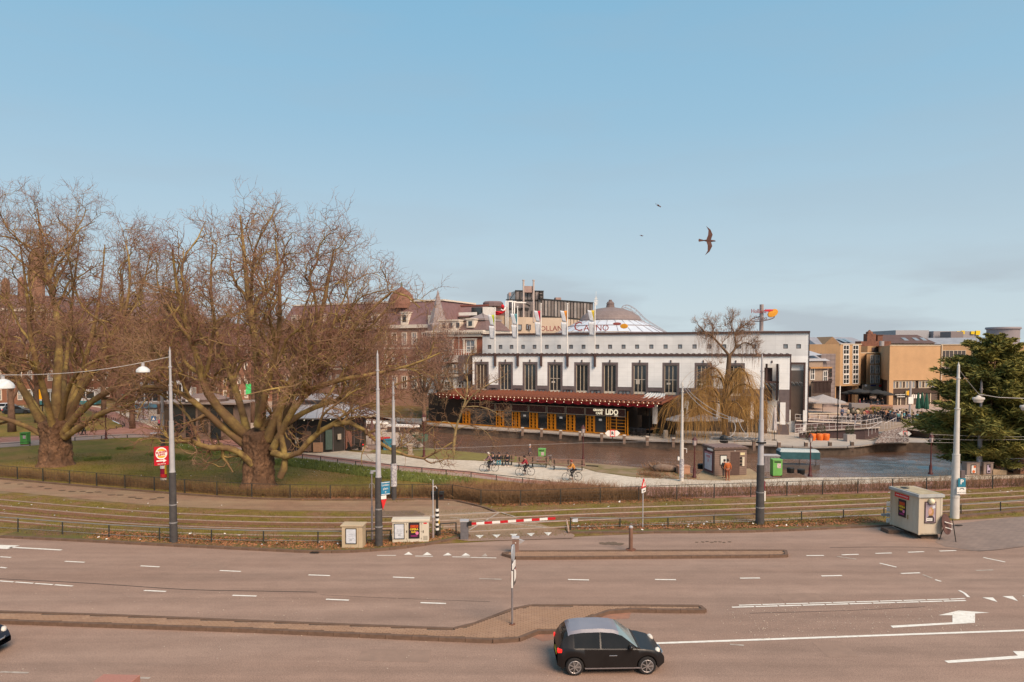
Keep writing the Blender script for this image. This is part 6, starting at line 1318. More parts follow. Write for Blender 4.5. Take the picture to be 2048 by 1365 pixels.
def mast(u,vb,vt,ub,rb,rt,vdark,label,upper,lower,bands=2,group=None):
 b=G(u,vb);top=P(u,vt,b.y).z;zd=P(u,vdark,b.y).z if vdark else 0
 t=thing('mast',label,'mast',b,0,group)
 f=lambda z:rb+(rt-rb)*z/top
 if vdark:m=MB();m.tube([(0,0,-.1),(0,0,zd)],[f(0)*1.12,f(zd)*1.18],16);m.build('base_sleeve',lower,t,smooth=True)
 z1=zd+(top-zd)*.42;z2=zd+(top-zd)*.72
 m=MB();m.tube([(0,0,zd),(0,0,z1)],[f(zd),f(z1)*1.05],14);m.build('lower_shaft',upper,t,smooth=True)
 m=MB();m.tube([(0,0,z1),(0,0,z2)],[f(z1)*.86,f(z2)*.9],12);m.build('middle_shaft',upper,t,smooth=True)
 m=MB();m.tube([(0,0,z2),(0,0,top)],[f(z2)*.72,rt*.7],10);m.lathe([(rt*.7,top),(rt*.4,top+.1),(.01,top+.25)],8);m.build('upper_shaft',upper,t,smooth=True)
 for z in([z1,z2]+[top*.92]+([zd+.03,zd*.55,zd*.3]if vdark else[1.4])):m=MB();r=f(z)*(1.24 if z<=zd else 1.12);m.cyl(0,0,z-.035,z+.035,r,12);m.build('band',upper if z>zd else M('band_grey',(.26,.25,.25),.6),t)
 return t,b,top
MA=mast(347.5,1088,703,0,.19,.075,945,'tall grey mast with dark base and red burger sign on the left verge',greyp,darkp)
MC=mast(758,1095,710,0,.19,.075,955,'tall grey mast with dark base beside the cream cabinet, carrying a blue sign',greyp,darkp)
MD=mast(788,1000,768,0,.17,.10,890,'grey mast with poster-covered dark base standing in the hedge',greyp,darkp)
MG=mast(1519.5,1051,716,0,.24,.085,930,'tallest grey mast with black base on the verge right of centre',greyp,darkp)
MHh=mast(1363,963,768,0,.17,.10,None,'white graffiti-marked mast beside the pale path left of the kiosk',whp,darkp)
MI=mast(1909,1037,732,0,.27,.11,None,'white mast with a blue P sign behind the cabin',whp,darkp)
MJ=mast(1958,948,764,0,.19,.12,None,'weathered grey mast in front of the conifer at right',M('mast_weathered',(.30,.27,.27),.8,(.20,.17,.17),2),darkp)
MBB=mast(327.5,972,762,0,.17,.10,870,'grey mast wrapped with red and white posters left of the burger sign mast',greyp,darkp)
def wrap(t,z0,z1,r,mat,nm='poster_wrap',half=False):
 m=MB();n=12;vs=[(r*math.cos(2*math.pi*k/n),r*math.sin(2*math.pi*k/n),z)for z in(z0,z1)for k in range(n)];m.add(vs,[(k,(k+1)%n,n+(k+1)%n,n+k)for k in range(n)]);return m.build(nm,mat,t)
def zof(M_,v):return P(1024,v,M_[1].y).z
wraps=M('sticker_white',(.62,.60,.58),.8,(.20,.18,.22),9)
wrap(MBB[0],zof(MBB,960),zof(MBB,956),.235,whitep);wrap(MBB[0],zof(MBB,955),zof(MBB,948),.235,M('sign_red'));wrap(MBB[0],zof(MBB,948),zof(MBB,937),.235,M('poster_crimson',(.33,.01,.05),.7));wrap(MBB[0],zof(MBB,937),zof(MBB,931),.235,whitep);m=MB();m.box(.2,.26,-.2,.0,zof(MBB,948),zof(MBB,929));m.build('yellow_strip',M('strip_yellow',(.75,.42,.02),.6),MBB[0])
wrap(MD[0],zof(MD,973),zof(MD,927),.22,wraps);wrap(MHh[0],zof(MHh,955),zof(MHh,918),.19,wraps);wrap(MJ[0],zof(MJ,932),zof(MJ,900),.215,wraps)
m=MB();m.box(-.33,-.2,-.1,.1,zof(MHh,921),zof(MHh,914));m.tube([(.15,0,zof(MHh,897)),(.4,0,zof(MHh,898)),(.4,0,zof(MHh,906))],.025,5);m.build('bracket',whitep,MHh[0])
sg=thing('x',None,None)if False else None
t=MA[0];z0,z1=zof(MA,929),zof(MA,892);W_=.72;rz=R(34)
tr=Matrix.Translation((-.14,-.1,0))@Matrix.Rotation(rz,4,'Z')
m=MB();m.box(-W_,0,-.06,.06,z0,z1,mat=tr);sb_=m.build('advert_sign',M('advert_red',(.48,.008,.02),.45),t)
def disc(par,r,cx,cz,y,mat,nm,tr,sx=1,sz=1,n=24,th=.01):
 m=MB();m.cyl(0,0,0,th,r,n);m.xf(tr@Matrix.Translation((cx,y,cz))@Matrix.Rotation(math.pi/2,4,'X')@Matrix.Diagonal((sx,sz,1,1)));return m.build(nm,mat,par)
zc_=z0+(z1-z0)*.64;disc(sb_,.29,-W_/2,zc_,-.06,whitep,'logo_disc',tr,1,1.15)
bun=M('bun_orange',(.85,.42,.05),.5);disc(sb_,.21,-W_/2,zc_+.10,-.068,bun,'bun',tr,1,.75);disc(sb_,.21,-W_/2,zc_-.10,-.068,bun,'bun',tr,1,.75)
m=MB();m.box(-W_/2-.24,-W_/2+.24,-.082,-.076,zc_-.13,zc_+.13,mat=tr);m.build('name_band',whitep,sb_)
for s,dz in(('BURGER',.065),('KING',-.065)):text(s,.145,M('advert_red'),sb_,tr@face_m(-W_/2,-.086,zc_+dz,0,R(8)),.003,bold=.006)
m=MB();m.box(-W_*.85,-W_*.38,-.075,-.061,z0+.22,z0+.28,mat=tr);m.add([tuple(tr@Vector(q))for q in((-W_*.38,-.075,z0+.15),(-W_*.15,-.075,z0+.25),(-W_*.38,-.075,z0+.35))],[(0,1,2)]);m.build('arrow',whitep,sb_);text('100 METER',.09,whitep,sb_,tr@face_m(-W_/2,-.07,z0+.07),.003)
t=MC[0];z0,z1=zof(MC,990),zof(MC,964);tr=Matrix.Translation((.16,-.15,0))@Matrix.Rotation(R(35),4,'Z')
m=MB();m.box(0,.52,-.02,.02,z0,z1,mat=tr);bs=m.build('blue_sign',M('sign_blue2',(.03,.20,.34),.5),t);m=MB();m.box(.02,.5,-.026,-.02,z1-.05,z1-.02,mat=tr);m.box(.02,.5,-.026,-.02,z0+.02,z0+.05,mat=tr);m.build('sign_border',whitep,bs)
for k,s in enumerate(('Leidse-','plein','P',)):text(s,.16,whitep,bs,tr@face_m(.26,-.03,z1-.17-k*.2),.003)
m=MB();m.box(0,.3,-.02,.02,z0-.22,z0-.03,mat=tr);m.build('white_plate',whitep,bs);m=MB();m.add([tuple(tr@Vector(q))for q in((0,-.02,z0-.25),(.32,-.02,z0-.25),(.1,-.02,z0-.8),(0,.02,z0-.25),(.32,.02,z0-.25),(.1,.02,z0-.8))],[(0,2,1),(3,4,5),(0,1,4,3),(1,2,5,4),(2,0,3,5)]);m.build('yield_sign',M('sign_red'),bs)
t=MI[0];z0,z1=zof(MI,972),zof(MI,955);m=MB();m.box(-.05,.42,-.36,-.32,z0,z1);ps_=m.build('parking_sign',M('sign_teal',(.03,.20,.28),.5),t);text('P',.42,whitep,ps_,face_m(.18,-.365,(z0+z1)/2+.03),.003,bold=.01)
m=MB();m.box(-.12,.45,-.36,-.32,zof(MI,986),zof(MI,973));m.build('sub_plate',whitep,ps_);text('mo-za 9-18 h',.10,iron,ps_,face_m(.16,-.365,zof(MI,983)),.002);m=MB();m.box(.3,.55,-.1,.1,zof(MI,957),zof(MI,941));m.build('grey_box',gran,t);m=MB();m.tube([(.05,-.37,zof(MI,977)),(.12,-.37,zof(MI,975)),(.26,-.37,zof(MI,975)),(.33,-.37,zof(MI,977))],.02,4);m.build('pictogram',iron,ps_)
t=MG[0];m=MB();m.cyl(0,0,-.02,.02,.30,20);m.xf(Matrix.Translation((.30,.1,zof(MG,973)))@Matrix.Rotation(R(65),4,'Z')@Matrix.Rotation(math.pi/2,4,'X'));m.build('round_sign',M('sign_back_red',(.22,.04,.05),.6),t);m=MB();m.box(.22,.34,.02,.10,zof(MG,1003),zof(MG,983));m.build('side_plate',whitep,t);m=MB();m.cyl(0,-.0,zof(MG,887),zof(MG,884),.3,12);m.bar((-.6,0,zof(MG,881)),(.3,0,zof(MG,881)),.05);m.build('clamp',iron,t)
def pendant(u,v,Y,r,label,zwire):
 p=P(u,v,Y);t=thing('pendant_lamp',label,'street lamp',p)
 m=MB();m.lathe([(r,-.02),(r*.98,.1),(r*.85,r*.45),(r*.55,r*.72),(r*.25,r*.84),(.06,r*.88)],20);m.build('shade',M('lamp_enamel',(.66,.68,.68),.4),t,smooth=True);m=MB();m.lathe([(.02,-.05),(r*.6,-.05),(r*.85,0),(.02,.02)],16);m.build('diffuser',M('diffuser_pale',(.7,.68,.62),.5),t);m=MB();m.cyl(0,0,r*.86,r*.86+.18,.08,8);m.tube([(0,0,r),(0,0,zwire-p.z)],.012,4);m.build('hanger',greyp,t);return p
YA=MA[1].y;yw_=YA+1
def wire(pts,label,r=.014,name='overhead_wire'):
 pts=[Vector(p)for p in pts];base=pts[0];t=None;m=MB();m.tube([p-base for p in pts],r,4);o=m.build(name,M('wire_pale',(.45,.42,.40),.6),None,loc=base);tag(o,label,'cable');return o
a=P(339.5,714,YA);b=P(-60,750,YA-8);q=[a.lerp(b,s)-Vector((0,0,.35*math.sin(math.pi*s)))for s in[k/14 for k in range(15)]]
wire(q,'pale span wire from the burger sign mast to the left edge',.016)
def on(q,u):
 for p1,p2 in zip(q,q[1:]):
  u1,u2=1024+F*p1.x/p1.y,1024+F*p2.x/p2.y
  if min(u1,u2)<=u<=max(u1,u2):return p1.lerp(p2,(u-u1)/(u2-u1))
pa=on(q,286);pendant(286,744,pa.y,.34,'white dome street lamp hanging from the span wire beside the burger sign mast',pa.z);pa=on(q,10);pendant(6,776,pa.y,.46,'large white dome street lamp hanging at the left edge',pa.z)
YI=MI[1].y
p1=P(1917,738,YI);p2=P(1958,789,YI+1);p3=P(2110,798,YI+3);wire([p1,p1.lerp(p2,.5)-Vector((0,0,.04)),p2,p2.lerp(p3,.25)-Vector((0,0,.13)),p2.lerp(p3,.6)-Vector((0,0,.1)),p3],'pale wire from the P sign mast to the hanging lamp at right',.022)
def box_lamp(u,v,Y,s,label):
 p=P(u,v,Y);t=thing('hanging_lamp',label,'street lamp',p);m=MB();m.lathe([(.03,.16),(.12,.13),(.16,.05),(.38,.02),(.40,-.10),(.33,-.14),(.30,-.26),(.22,-.32),(.02,-.33)],16);m.xf(Matrix.Diagonal((s,s*.6,s,1)));m.build('housing',M('lamp_cream',(.60,.55,.50),.5),t,smooth=True)
box_lamp(1957,796,YI+1,1.0,'cream hanging street lamp on the wire right of the P sign mast');box_lamp(2052,812,YI+2,1.0,'cream hanging street lamp cut by the right edge')
YH=MHh[1].y;YG=MG[1].y
c1=[P(u,v,YH-(YH-YG)*s)for u,v,s in((1366,772,0),(1380,792,.12),(1400,812,.25),(1420,826,.35),(1445,836,.45),(1464,840,.52),(1471,850,.56),(1471,862,.58),(1464,872,.6),(1452,876,.62))]
c2=[P(u,v,YH-(YH-YG)*s)for u,v,s in((1373,775,0),(1385,790,.12),(1410,810,.25),(1435,825,.35),(1460,835,.45),(1478,842,.52),(1482,855,.56),(1490,866,.6),(1497,872,.64),(1490,876,.66))]
wire(smooth_line(c1,1),'loose white cable drooping from the white mast, outer one',.022,'drooping_cable');wire(smooth_line(c2,1),'loose white cable drooping from the white mast, inner one',.022,'drooping_cable')
base=P(1380,878,YG+8);t=thing('cable_bundle','tangled string of dark cables and lamps hanging before the willow to the tallest mast','cable',base);m=MB();random.seed(5)
for s in range(7):
 q=[P(1430+k*6.5-(8 if k==0 else 0),877+random.uniform(-3.5,3)+(1.5 if k>8 else 0),YG+6-k*.35)-base for k in range(15)];m.tube(q,.016,4)
m.build('strand',M('wire_pale'),t,kind='stuff');m=MB();q0=P(1511,882,YG+.1)-base
for s in(-.04,.04):m.tube([P(1425,877,YG+6)-base+Vector((0,0,s)),P(1470,882,YG+3)-base+Vector((0,0,s)),q0+Vector((0,0,s))],.02,4)
m.build('cable',iron,t,kind='stuff');m=MB();q=P(1448,876,YG+5)-base;m.lathe([(.2,-.35),(.28,-.3),(.3,0),(.18,.14),(.03,.2)],10,tuple(q));m.build('lamp_body',iron,t)
for i,v in enumerate((868,874)):
 a,b=P(1765 if i else 1860,v+1,60),P(2120,v+5,58);wire([a,a.lerp(b,.5)-Vector((0,0,.15)),b],['thin upper wire','thin lower wire'][i]+' crossing in front of the conifer',.012)
wire([P(1522,880,YG),P(1170,886,46),P(820,900,48)],'faint wire crossing the canal view towards the left masts',.008)
wire([P(1522,884,YG),P(1720,884,43),P(1910,886,YI)],'faint wire between the tallest mast and the P sign mast',.008)
lr=M('lantern_oxblood',(.085,.02,.02),.5);lglow=M('lantern_glass',(.50,.42,.40),.3)
LP=None
def lantern(u,vb,vt,label,z=0,open_top=False):
 global LP
 b=G(u,vb,z);h=P(u,vt,b.y).z-z
 t=thing('lantern_post',label,'street lamp',b,0,'oxblood lantern posts');hs=h-.75
 m=MB();m.lathe([(.20,0),(.20,.12),(.13,.2),(.12,.7),(.09,.8),(.055,1.0),(.045,hs)],10);m.build('post',lr,t,smooth=True)
 if open_top:
  m=MB();m.tube([(0,0,hs)]+[(.17*math.sin(a),0,hs+.2-.17*math.cos(a))for a in np.linspace(0,2*math.pi,12)],.03,5);m.build('ring',lr,t)
 m=MB();m.lathe([(.06,hs-.02),(.15,hs+.05),(.20,hs+.45),(.12,hs+.5)],6);m.build('glass',lglow,t)
 m=MB();m.lathe([(.25,hs+.45),(.22,hs+.52),(.10,hs+.66),(.05,hs+.75),(.01,hs+.8)],6)
 for k in range(6):a=k*math.pi/3;m.bar((.15*math.cos(a),.15*math.sin(a),hs+.05),(.205*math.cos(a),.205*math.sin(a),hs+.46),.02)
 m.build('hood',lr,t);return t
lantern(212,879,818,'oxblood lantern post beside the left footway under the plane tree');lantern(1166,932,851,'oxblood lantern post at the right end of the benches');lantern(1388.5,956,874,'oxblood lantern post left of the toilet kiosk')
lantern(1620,953,868,'oxblood lantern post right of the green bin by the boat');lantern(1861,949,868,'oxblood lantern post at the water left of the white P mast');lantern(848,915,828,'oxblood lantern post on the far canal lawn by the stone plinth')
t=thing('stone_plinth','small pale stone plinth on the canal lawn','plinth',G(821,911));m=MB();m.box(-.32,.32,-.32,.32,0,.12);m.box(-.2,.2,-.2,.2,.12,1.05);m.box(-.3,.3,-.3,.3,1.05,1.2);m.build('plinth',M('pale_stone'),t)
cabm=M('cabinet_cream',(.50,.40,.27),.65,(.43,.335,.22),1.5);cabw=M('cabinet_ivory',(.62,.56,.46),.6,(.55,.49,.39),1.5)
posterw=M('poster_white',(.62,.65,.70),.5)
def poster_text(par,tr,x,z,w,h,kind):
 fr=MB();fr.box(x-w/2,x+w/2,-.03,0,z,z+h,mat=tr);f=fr.build('poster_frame',iron,par);q=MB();q.box(x-w/2+.04,x+w/2-.04,-.036,-.03,z+.04,z+h-.04,mat=tr)
 if kind=='plain':
  s=q.build('poster',posterw,f);gt=M('poster_grey_text',(.33,.36,.42),.6)
  text('o.',h*.06,gt,s,tr@face_m(x,-.038,z+h*.88),.001)
  for k,l in enumerate(('Gemiste','culturele','verwachting')):text(l,h*.085,gt,s,tr@face_m(x,-.038,z+h*(.60-k*.115)),.001)
  q=MB();q.box(x-w*.12,x+w*.12,-.04,-.036,z+h*.25,z+h*.28,mat=tr);q.build('bar',iron,s)
 elif kind=='opera':
  s=q.build('poster',M('poster_black',(.04,.02,.03),.5),f)
  m=MB();m.box(x-w*.34,x+w*.38,-.040,-.036,z+h*.68,z+h*.86,mat=tr);m.build('orange_art',M('poster_orange',(.55,.09,.02),.5,(.35,.03,.01),12),s)
  yl=M('poster_yellow',(.85,.55,.04),.5);text('OPERA',h*.17,yl,s,tr@face_m(x,-.042,z+h*.58),.001,bold=.006);text('Gala',h*.17,yl,s,tr@face_m(x-w*.06,-.042,z+h*.42,0,R(6)),.001,bold=.004)
  disc(s,w*.15,x+w*.27,z+h*.34,-.038,M('poster_pink',(.75,.22,.38),.5),'pink_disc',tr);m=MB();m.box(x-w*.3,x+w*.3,-.040,-.036,z+h*.13,z+h*.2,mat=tr);m.build('magenta_bar',M('poster_magenta',(.30,.02,.16),.5),s)
 return f
t=thing('utility_cabinet','small cream utility cabinet with a white poster left of the tall mast','cabinet',G(708,1096),R(-2));b=t
m=MB();m.box(-.58,.58,-.4,.4,0,.12);m.build('plinth',M('cab_plinth',(.40,.31,.23),.9),t);m=MB();m.box(-.56,.56,-.38,.38,.12,1.26);m.build('body',cabm,t,bevel=.01);m=MB();m.box(-.62,.62,-.43,.43,1.26,1.33);m.build('lid',cabm,t,bevel=.01)
m=MB();m.box(.34,.345,-.385,-.38,.15,1.22);m.build('door_seam',iron,t);poster_text(t,Matrix.Translation((0,-.382,0)),-.05,.32,.60,.84,'plain')
t=thing('utility_cabinet','wide ivory utility cabinet with a white poster and a colourful opera poster','cabinet',G(822,1085),R(4))
m=MB();m.box(-.98,.98,-.3,.3,0,.08);m.build('plinth',M('cab_plinth'),t);m=MB();m.box(-1.0,1.0,-.3,.3,.08,1.22);m.build('body',cabw,t,bevel=.01);m=MB();m.box(-1.04,1.06,-.35,.35,1.22,1.36);m.build('lid',cabw,t,bevel=.02)
m=MB();m.box(-.2,-.195,-.305,-.3,.12,1.2);m.box(.62,.625,-.305,-.3,.12,1.2);m.build('door_seam',iron,t);m=MB();m.box(-.22,-.18,-.32,-.3,.62,.75);m.box(.68,.72,-.32,-.3,.60,.74);m.build('handle',iron,t,kind='stuff');m=MB();m.box(.72,.9,-.31,-.3,1.1,1.17);m.build('red_label',M('sign_red'),t)
for x in(-.97,-.24,.58):
 for z in(.25,.65,1.08):m=MB();m.box(x,x+.03,-.315,-.3,z,z+.07);m.build('hinge',M('hinge_dull',(.3,.26,.2),.6),t)
for k in range(5):m=MB();m.box(.70,.94,-.308,-.3,.2+k*.05,.225+k*.05);m.build('vent_slat',M('hinge_dull'),t)
poster_text(t,Matrix.Translation((0,-.302,0)),-.62,.28,.58,.86,'plain');poster_text(t,Matrix.Translation((0,-.302,0)),.2,.30,.60,.88,'opera')
b=G(744.5,1084);t=thing('sensor_pole','thin rusty-grey pole topped with a small camera between cabinet and mast','pole',b);m=MB();m.cyl(0,0,0,2.0,.06,8);m.cyl(0,0,2.0,P(0,948,b.y).z,.035,8);m.build('pole',M('pole_pinkgrey',(.33,.27,.26),.7),t);h=P(0,946,b.y).z
m=MB();m.box(-.06,.22,-.05,.05,h+.05,h+.13,rz=.3);m.lathe([(.02,-.02),(.12,0),(.1,.05),(.02,.08)],8,(0,0,h-.03));m.build('camera',greyp,t);m=MB()
for k in(-1,1):m.tube([(0,0,h-.55),(k*.12,0,h-.65),(k*.14,0,h-.85)],.012,4)
m.build('loose_cable',M('wire_pale'),t)
b=G(866.5,1080);t=thing('signal_post','slim grey post with a bracket beside the striped traffic light','pole',b);m=MB();m.cyl(0,0,0,1.32,.06,8);m.build('base',M('pole_pinkgrey'),t);m=MB();m.cyl(0,0,1.32,P(0,961,b.y).z,.032,8);m.cyl(0,0,1.28,1.36,.09,8);m.build('pole',greyp,t);m=MB();zt_=P(0,974,b.y).z;m.tube([(0,0,zt_),(.15,0,zt_+.04),(.22,0,zt_-.1)],.02,5);m.build('bracket',whitep,t)
b=G(874.5,1075);t=thing('traffic_light','black and white striped traffic light post with dark signal heads','traffic light',b);ht_=P(0,975,b.y).z;zs=P(0,1018,b.y).z
m=MB();m.cyl(0,0,0,ht_,.065,10);m.build('post',iron,t,smooth=True)
n=9
for k in range(0,n,2):z=.42+k*(zs-.42)/n;m=MB();m.cyl(0,0,z,z+(zs-.42)/n,.105,10);m.build('white_stripe',whitep,t)
for k in range(1,n,2):z=.42+k*(zs-.42)/n;m=MB();m.cyl(0,0,z,z+(zs-.42)/n,.10,10);m.build('black_stripe',iron,t)
m=MB();m.cyl(0,0,0,.42,.10,10);m.build('black_base',iron,t)
for sx,nm in((.26,'signal_head'),(-.2,'signal_head')):
 m=MB();z=P(0,992,b.y).z;m.box(sx-.13,sx+.13,-.12,.14,z-.2,z+.24);m.lathe([(.10,0),(.12,.16)],10,(sx,-.1,z+.05))if False else m.box(sx-.12,sx+.12,-.3,-.12,z+.12,z+.2);hd=m.build(nm,iron,t);disc(hd,.075,sx,z+.03,-.125,M('lens_dark',(.05,.012,.01),.3),'lens',Matrix.Identity(4))
m=MB();m.box(.07,.14,-.06,.06,.78,1.0);m.build('push_button',M('button_yellow',(.55,.35,.05),.6),t)
b=G(929,1079);t=thing('barrier_gate','red and white barrier arm on a grey box across the tram crossing','barrier',b);zb1=P(0,1043,b.y).z
m=MB();m.box(-.22,.22,-.2,.2,0,zb1);m.build('housing',M('barrier_grey',(.15,.14,.15),.6),t,bevel=.01);m=MB();m.box(-.25,.25,-.23,.23,zb1,zb1+.07);m.build('lid',greyp,t);m=MB();m.box(.18,.42,-.28,-.05,zb1-.2,zb1+.02);m.build('clamp',iron,t)
yb3=b.y-.15;a0=P(937,1048.5,yb3)-b;a1=P(1111,1037,yb3)-b;seg=11
for k in range(seg):
 s0,s1=k/seg,(k+1)/seg;m=MB();m.bar(a0.lerp(a1,s0),a0.lerp(a1,s1),.05,.13);m.build('arm_segment',M('barrier_red',(.55,.015,.02),.5)if k%2==0 else whitep,t)
b=G(1138,1067.5);t=thing('leaning_post','short leaning white post with rusty foot at the end of the barrier','post',b);tp=P(1133,1039,b.y)-b;m=MB();m.tube([(0,0,0),tp],[.05,.04],8);m.build('post',M('post_white_dirty',(.55,.45,.38),.7,(.35,.22,.15),5),t);m=MB();m.box(-.18,.18,-.12,.12,0,.03);m.build('foot',M('rust',(.18,.08,.05),.9),t)
b=G(1261.5,1105);t=thing('bollard_post','tall brown bollard with grey cap on the slip road island','bollard',b);h=P(0,1056,b.y).z;m=MB();m.cyl(0,0,.12,h,.105,14);m.build('post',M('cor_brown',(.22,.12,.08),.75,(.16,.085,.06),2),t,smooth=True);m=MB();m.lathe([(.11,h),(.115,h+.05),(.08,h+.1),(.02,h+.12)],14);m.build('cap',greyp,t);m=MB();m.cyl(0,0,.12,.17,.28,8);m.build('foot',M('rust'),t)
b=G(1031,1108);t=thing('control_pillar','brown square control pillar with grey lid on the tip of the slip road island','pillar',b);h=P(0,1077,b.y).z;m=MB();m.box(-.17,.17,-.15,.15,.1,h);m.build('body',M('pillar_brown',(.24,.15,.12),.7,(.19,.115,.09),2),t,bevel=.01);m=MB();m.box(-.2,.2,-.18,.18,h,h+.08);m.build('lid',M('lid_grey',(.48,.47,.48),.5),t)
m=MB();m.add([(.2,-.12,h-.05),(.5,-.02,h-.12),(.2,.08,h-.05),(.2,-.02,h-.32)],[(0,1,3),(1,2,3),(0,2,1)]);m.build('card_reader',M('lid_grey'),t);disc(t,.03,0,h-.2,-.16,whitep,'button',Matrix.Identity(4))
b=G(1024.5,1250,.12);t=thing('traffic_sign_post','edge-on traffic sign post with stacked signs on the brick island','traffic sign',b);Yb=b.y;zz=lambda v:P(0,v,Yb).z-.12
m=MB();m.cyl(0,0,0,zz(1090),.04,10);m.build('post',M('post_steel',(.22,.19,.19),.55),t,smooth=True);m=MB();m.cyl(0,0,0,.04,.12,8);m.build('foot',M('rust'),t)
tr=Matrix.Translation((-.04,0,0))@Matrix.Rotation(R(80),4,'Z');pgw=M('sign_back_grey',(.40,.42,.45),.5)
def rr(x0,x1,z0,z1,r,n=5):
 P4=[];
 for cx,cz,a0 in((x1-r,z0+r,-90),(x1-r,z1-r,0),(x0+r,z1-r,90),(x0+r,z0+r,180)):P4+=[(cx+r*math.cos(R(a0+90*k/n)),cz+r*math.sin(R(a0+90*k/n)))for k in range(n+1)]
 return P4
def plate(par,prof,y0,y1,mat,nm,tr):
 n=len(prof);m=MB();vs=[tuple(tr@Vector((x,y0,z)))for x,z in prof]+[tuple(tr@Vector((x,y1,z)))for x,z in prof]
 m.add(vs,[tuple(range(n)),tuple(reversed(range(n,2*n)))]+[(i,n+i,n+(i+1)%n,(i+1)%n)for i in range(n)]);return m.build(nm,mat,par)
plate(t,rr(-.3,.3,zz(1122),zz(1090),.25),-.10,-.05,pgw,'oval_sign',tr);plate(t,rr(-.3,.3,zz(1136),zz(1124),.03),-.12,-.09,whitep,'small_plate',tr);plate(t,rr(-.33,.33,zz(1170),zz(1137),.03),-.12,-.08,M('sign_back_dark',(.12,.10,.09),.6),'large_plate',tr)
m=MB();m.box(-.36,-.33,-.13,-.07,zz(1170),zz(1137),mat=tr);m.build('plate_edge',whitep,t)
tr2=Matrix.Translation((.07,0,0))@Matrix.Rotation(R(74),4,'Z');zc2=(zz(1137)+zz(1165))/2;disc(t,.31,0,zc2,.04,M('sign_red'),'round_sign',tr2,th=.03);disc(t,.24,0,zc2,.0,whitep,'white_field',tr2,th=.015)
b=G(1285.5,1057);t=thing('warning_sign','red bordered triangular warning sign with white plate on a slim grey post','traffic sign',b);Yb=b.y;zz=lambda v:P(0,v,Yb).z;m=MB();m.cyl(0,0,0,zz(958),.03,8);m.build('post',greyp,t)
tr=Matrix.Translation((.03,-.05,0))@Matrix.Rotation(R(58),4,'Z');za,zb_=zz(975),zz(957);plate(t,[(-.36,za),(.36,za),(0,zb_)],-.02,.02,M('sign_red'),'triangle',tr);plate(t,[(-.24,za+.08),(.24,za+.08),(0,zb_-.16)],-.03,-.02,whitep,'white_field',tr);plate(t,[(-.03,za+.12),(.03,za+.12),(.03,za+.3),(-.03,za+.3)],-.035,-.03,iron,'symbol',tr);plate(t,rr(-.3,.3,zz(985),zz(977),.02),-.02,.02,whitep,'plate',tr)
text('trams',.16,iron,t,tr@face_m(0,-.025,(zz(985)+zz(977))/2),.002)
fb=M('fence_dark',(.04,.042,.038),.5)
def fence(pts,vtop,label,px_posts=None,toprail=None,low=True,name='tube_fence',r=.032):
 """pts: pixel feet of the posts; vtop: pixel heights of their heads"""
 base=G(*pts[0]);t=thing(name,label,'fence',base,0);feet=[G(*p)for p in pts];tops=[P(u,v,f.y)for(u,v),f in zip([(p[0],v)for p,v in zip(pts,vtop)],feet)]
 for f,tp in zip(feet,tops):m=MB();m.tube([f-base,tp-base+Vector((0,0,.0))],.038,7);m.build('post',fb,t)
 for(f0,t0),(f1,t1)in zip(zip(feet,tops),zip(feet[1:],tops[1:])):
  m=MB();m.tube([t0-base,t1-base],r,6);m.build('top_rail',toprail or fb,t)
  if low:m=MB();m.tube([f0.lerp(t0,.32)-base,f1.lerp(t1,.32)-base],.016,4);m.build('low_rail',toprail or fb,t)
 return t
lf=[(-60,1062),(36,1067),(125,1072),(218,1079),(319,1084),(423,1089),(527,1090),(636,1091),(690,1090)];lt=[1031,1037,1044,1050,1055,1059,1062,1063,1063]
fence(lf,lt,'long dark tube fence along the left verge beside the tram tracks',toprail=M('rail_worn',(.20,.20,.19),.45))
fence([(732,1090),(781,1085)],[1063,1061],'short piece of tube fence between the two cabinets');fence([(880,1075),(912,1072)],[1048,1046],'short piece of tube fence between traffic light and barrier')
rf=[(1141,1063),(1240,1058),(1336,1056),(1428,1052),(1521,1049),(1603,1045),(1687,1040),(1768,1036)];rt=[1036,1037,1035,1031,1028,1023,1019,1016]
fence(rf,rt,'long dark tube fence along the right verge from barrier to cabin',toprail=M('rail_worn'));fence([(1880,1032),(1922,1029),(2001,1024),(2090,1016)],[1012,1009,1004,997],'dark tube fence behind the white P mast at the right edge',toprail=M('rail_worn'))
t=thing('fence_notice','small white notice fixed to the first fence post right of the barrier','notice',G(1148,1062));zz=P(0,1044,t.location.y).z;m=MB();m.box(-.1,.22,-.05,-.02,zz,zz+.22);m.build('plate',posterw,t)
def low_fence(px,h,step,label,rail=True):
 L=gl(px,0,step,1);base=L[0].copy();t=thing('low_fence',label,'fence',base)
 pd=None
 for p in L[:290]:
  if pd is None:m=MB();m.box(-.035,.035,-.035,.035,0,h);o=m.build('post',fb,t);pd=o.data
  else:o=bpy.data.objects.new('post',pd);col.objects.link(o);o.parent=t
  o.location=p-base
 if rail:m=MB();m.tube([p-base+Vector((0,0,h))for p in L],.028,4);m.build('rail',fb,t)
 return t
low_fence([(-80,903),(0,896),(60,892)],.45,3.2,'low dark rail fence along the footway at the left edge');low_fence([(150,882),(240,877),(303,876),(348,880),(399,888),(487,902)],.42,2.8,'low dark rail fence along the lawn between the plane trees')
low_fence([(568,915),(640,922),(703,932),(771,939),(843,946),(940,955),(1046,967),(1100,973)],.45,2.6,'low dark rail fence between cycle path and lawn in the middle')
low_fence([(150,868),(200,862),(246,857),(252,851),(222,838),(196,828),(170,818)],.40,1.5,'row of small dark posts round the far lawn corner',False)
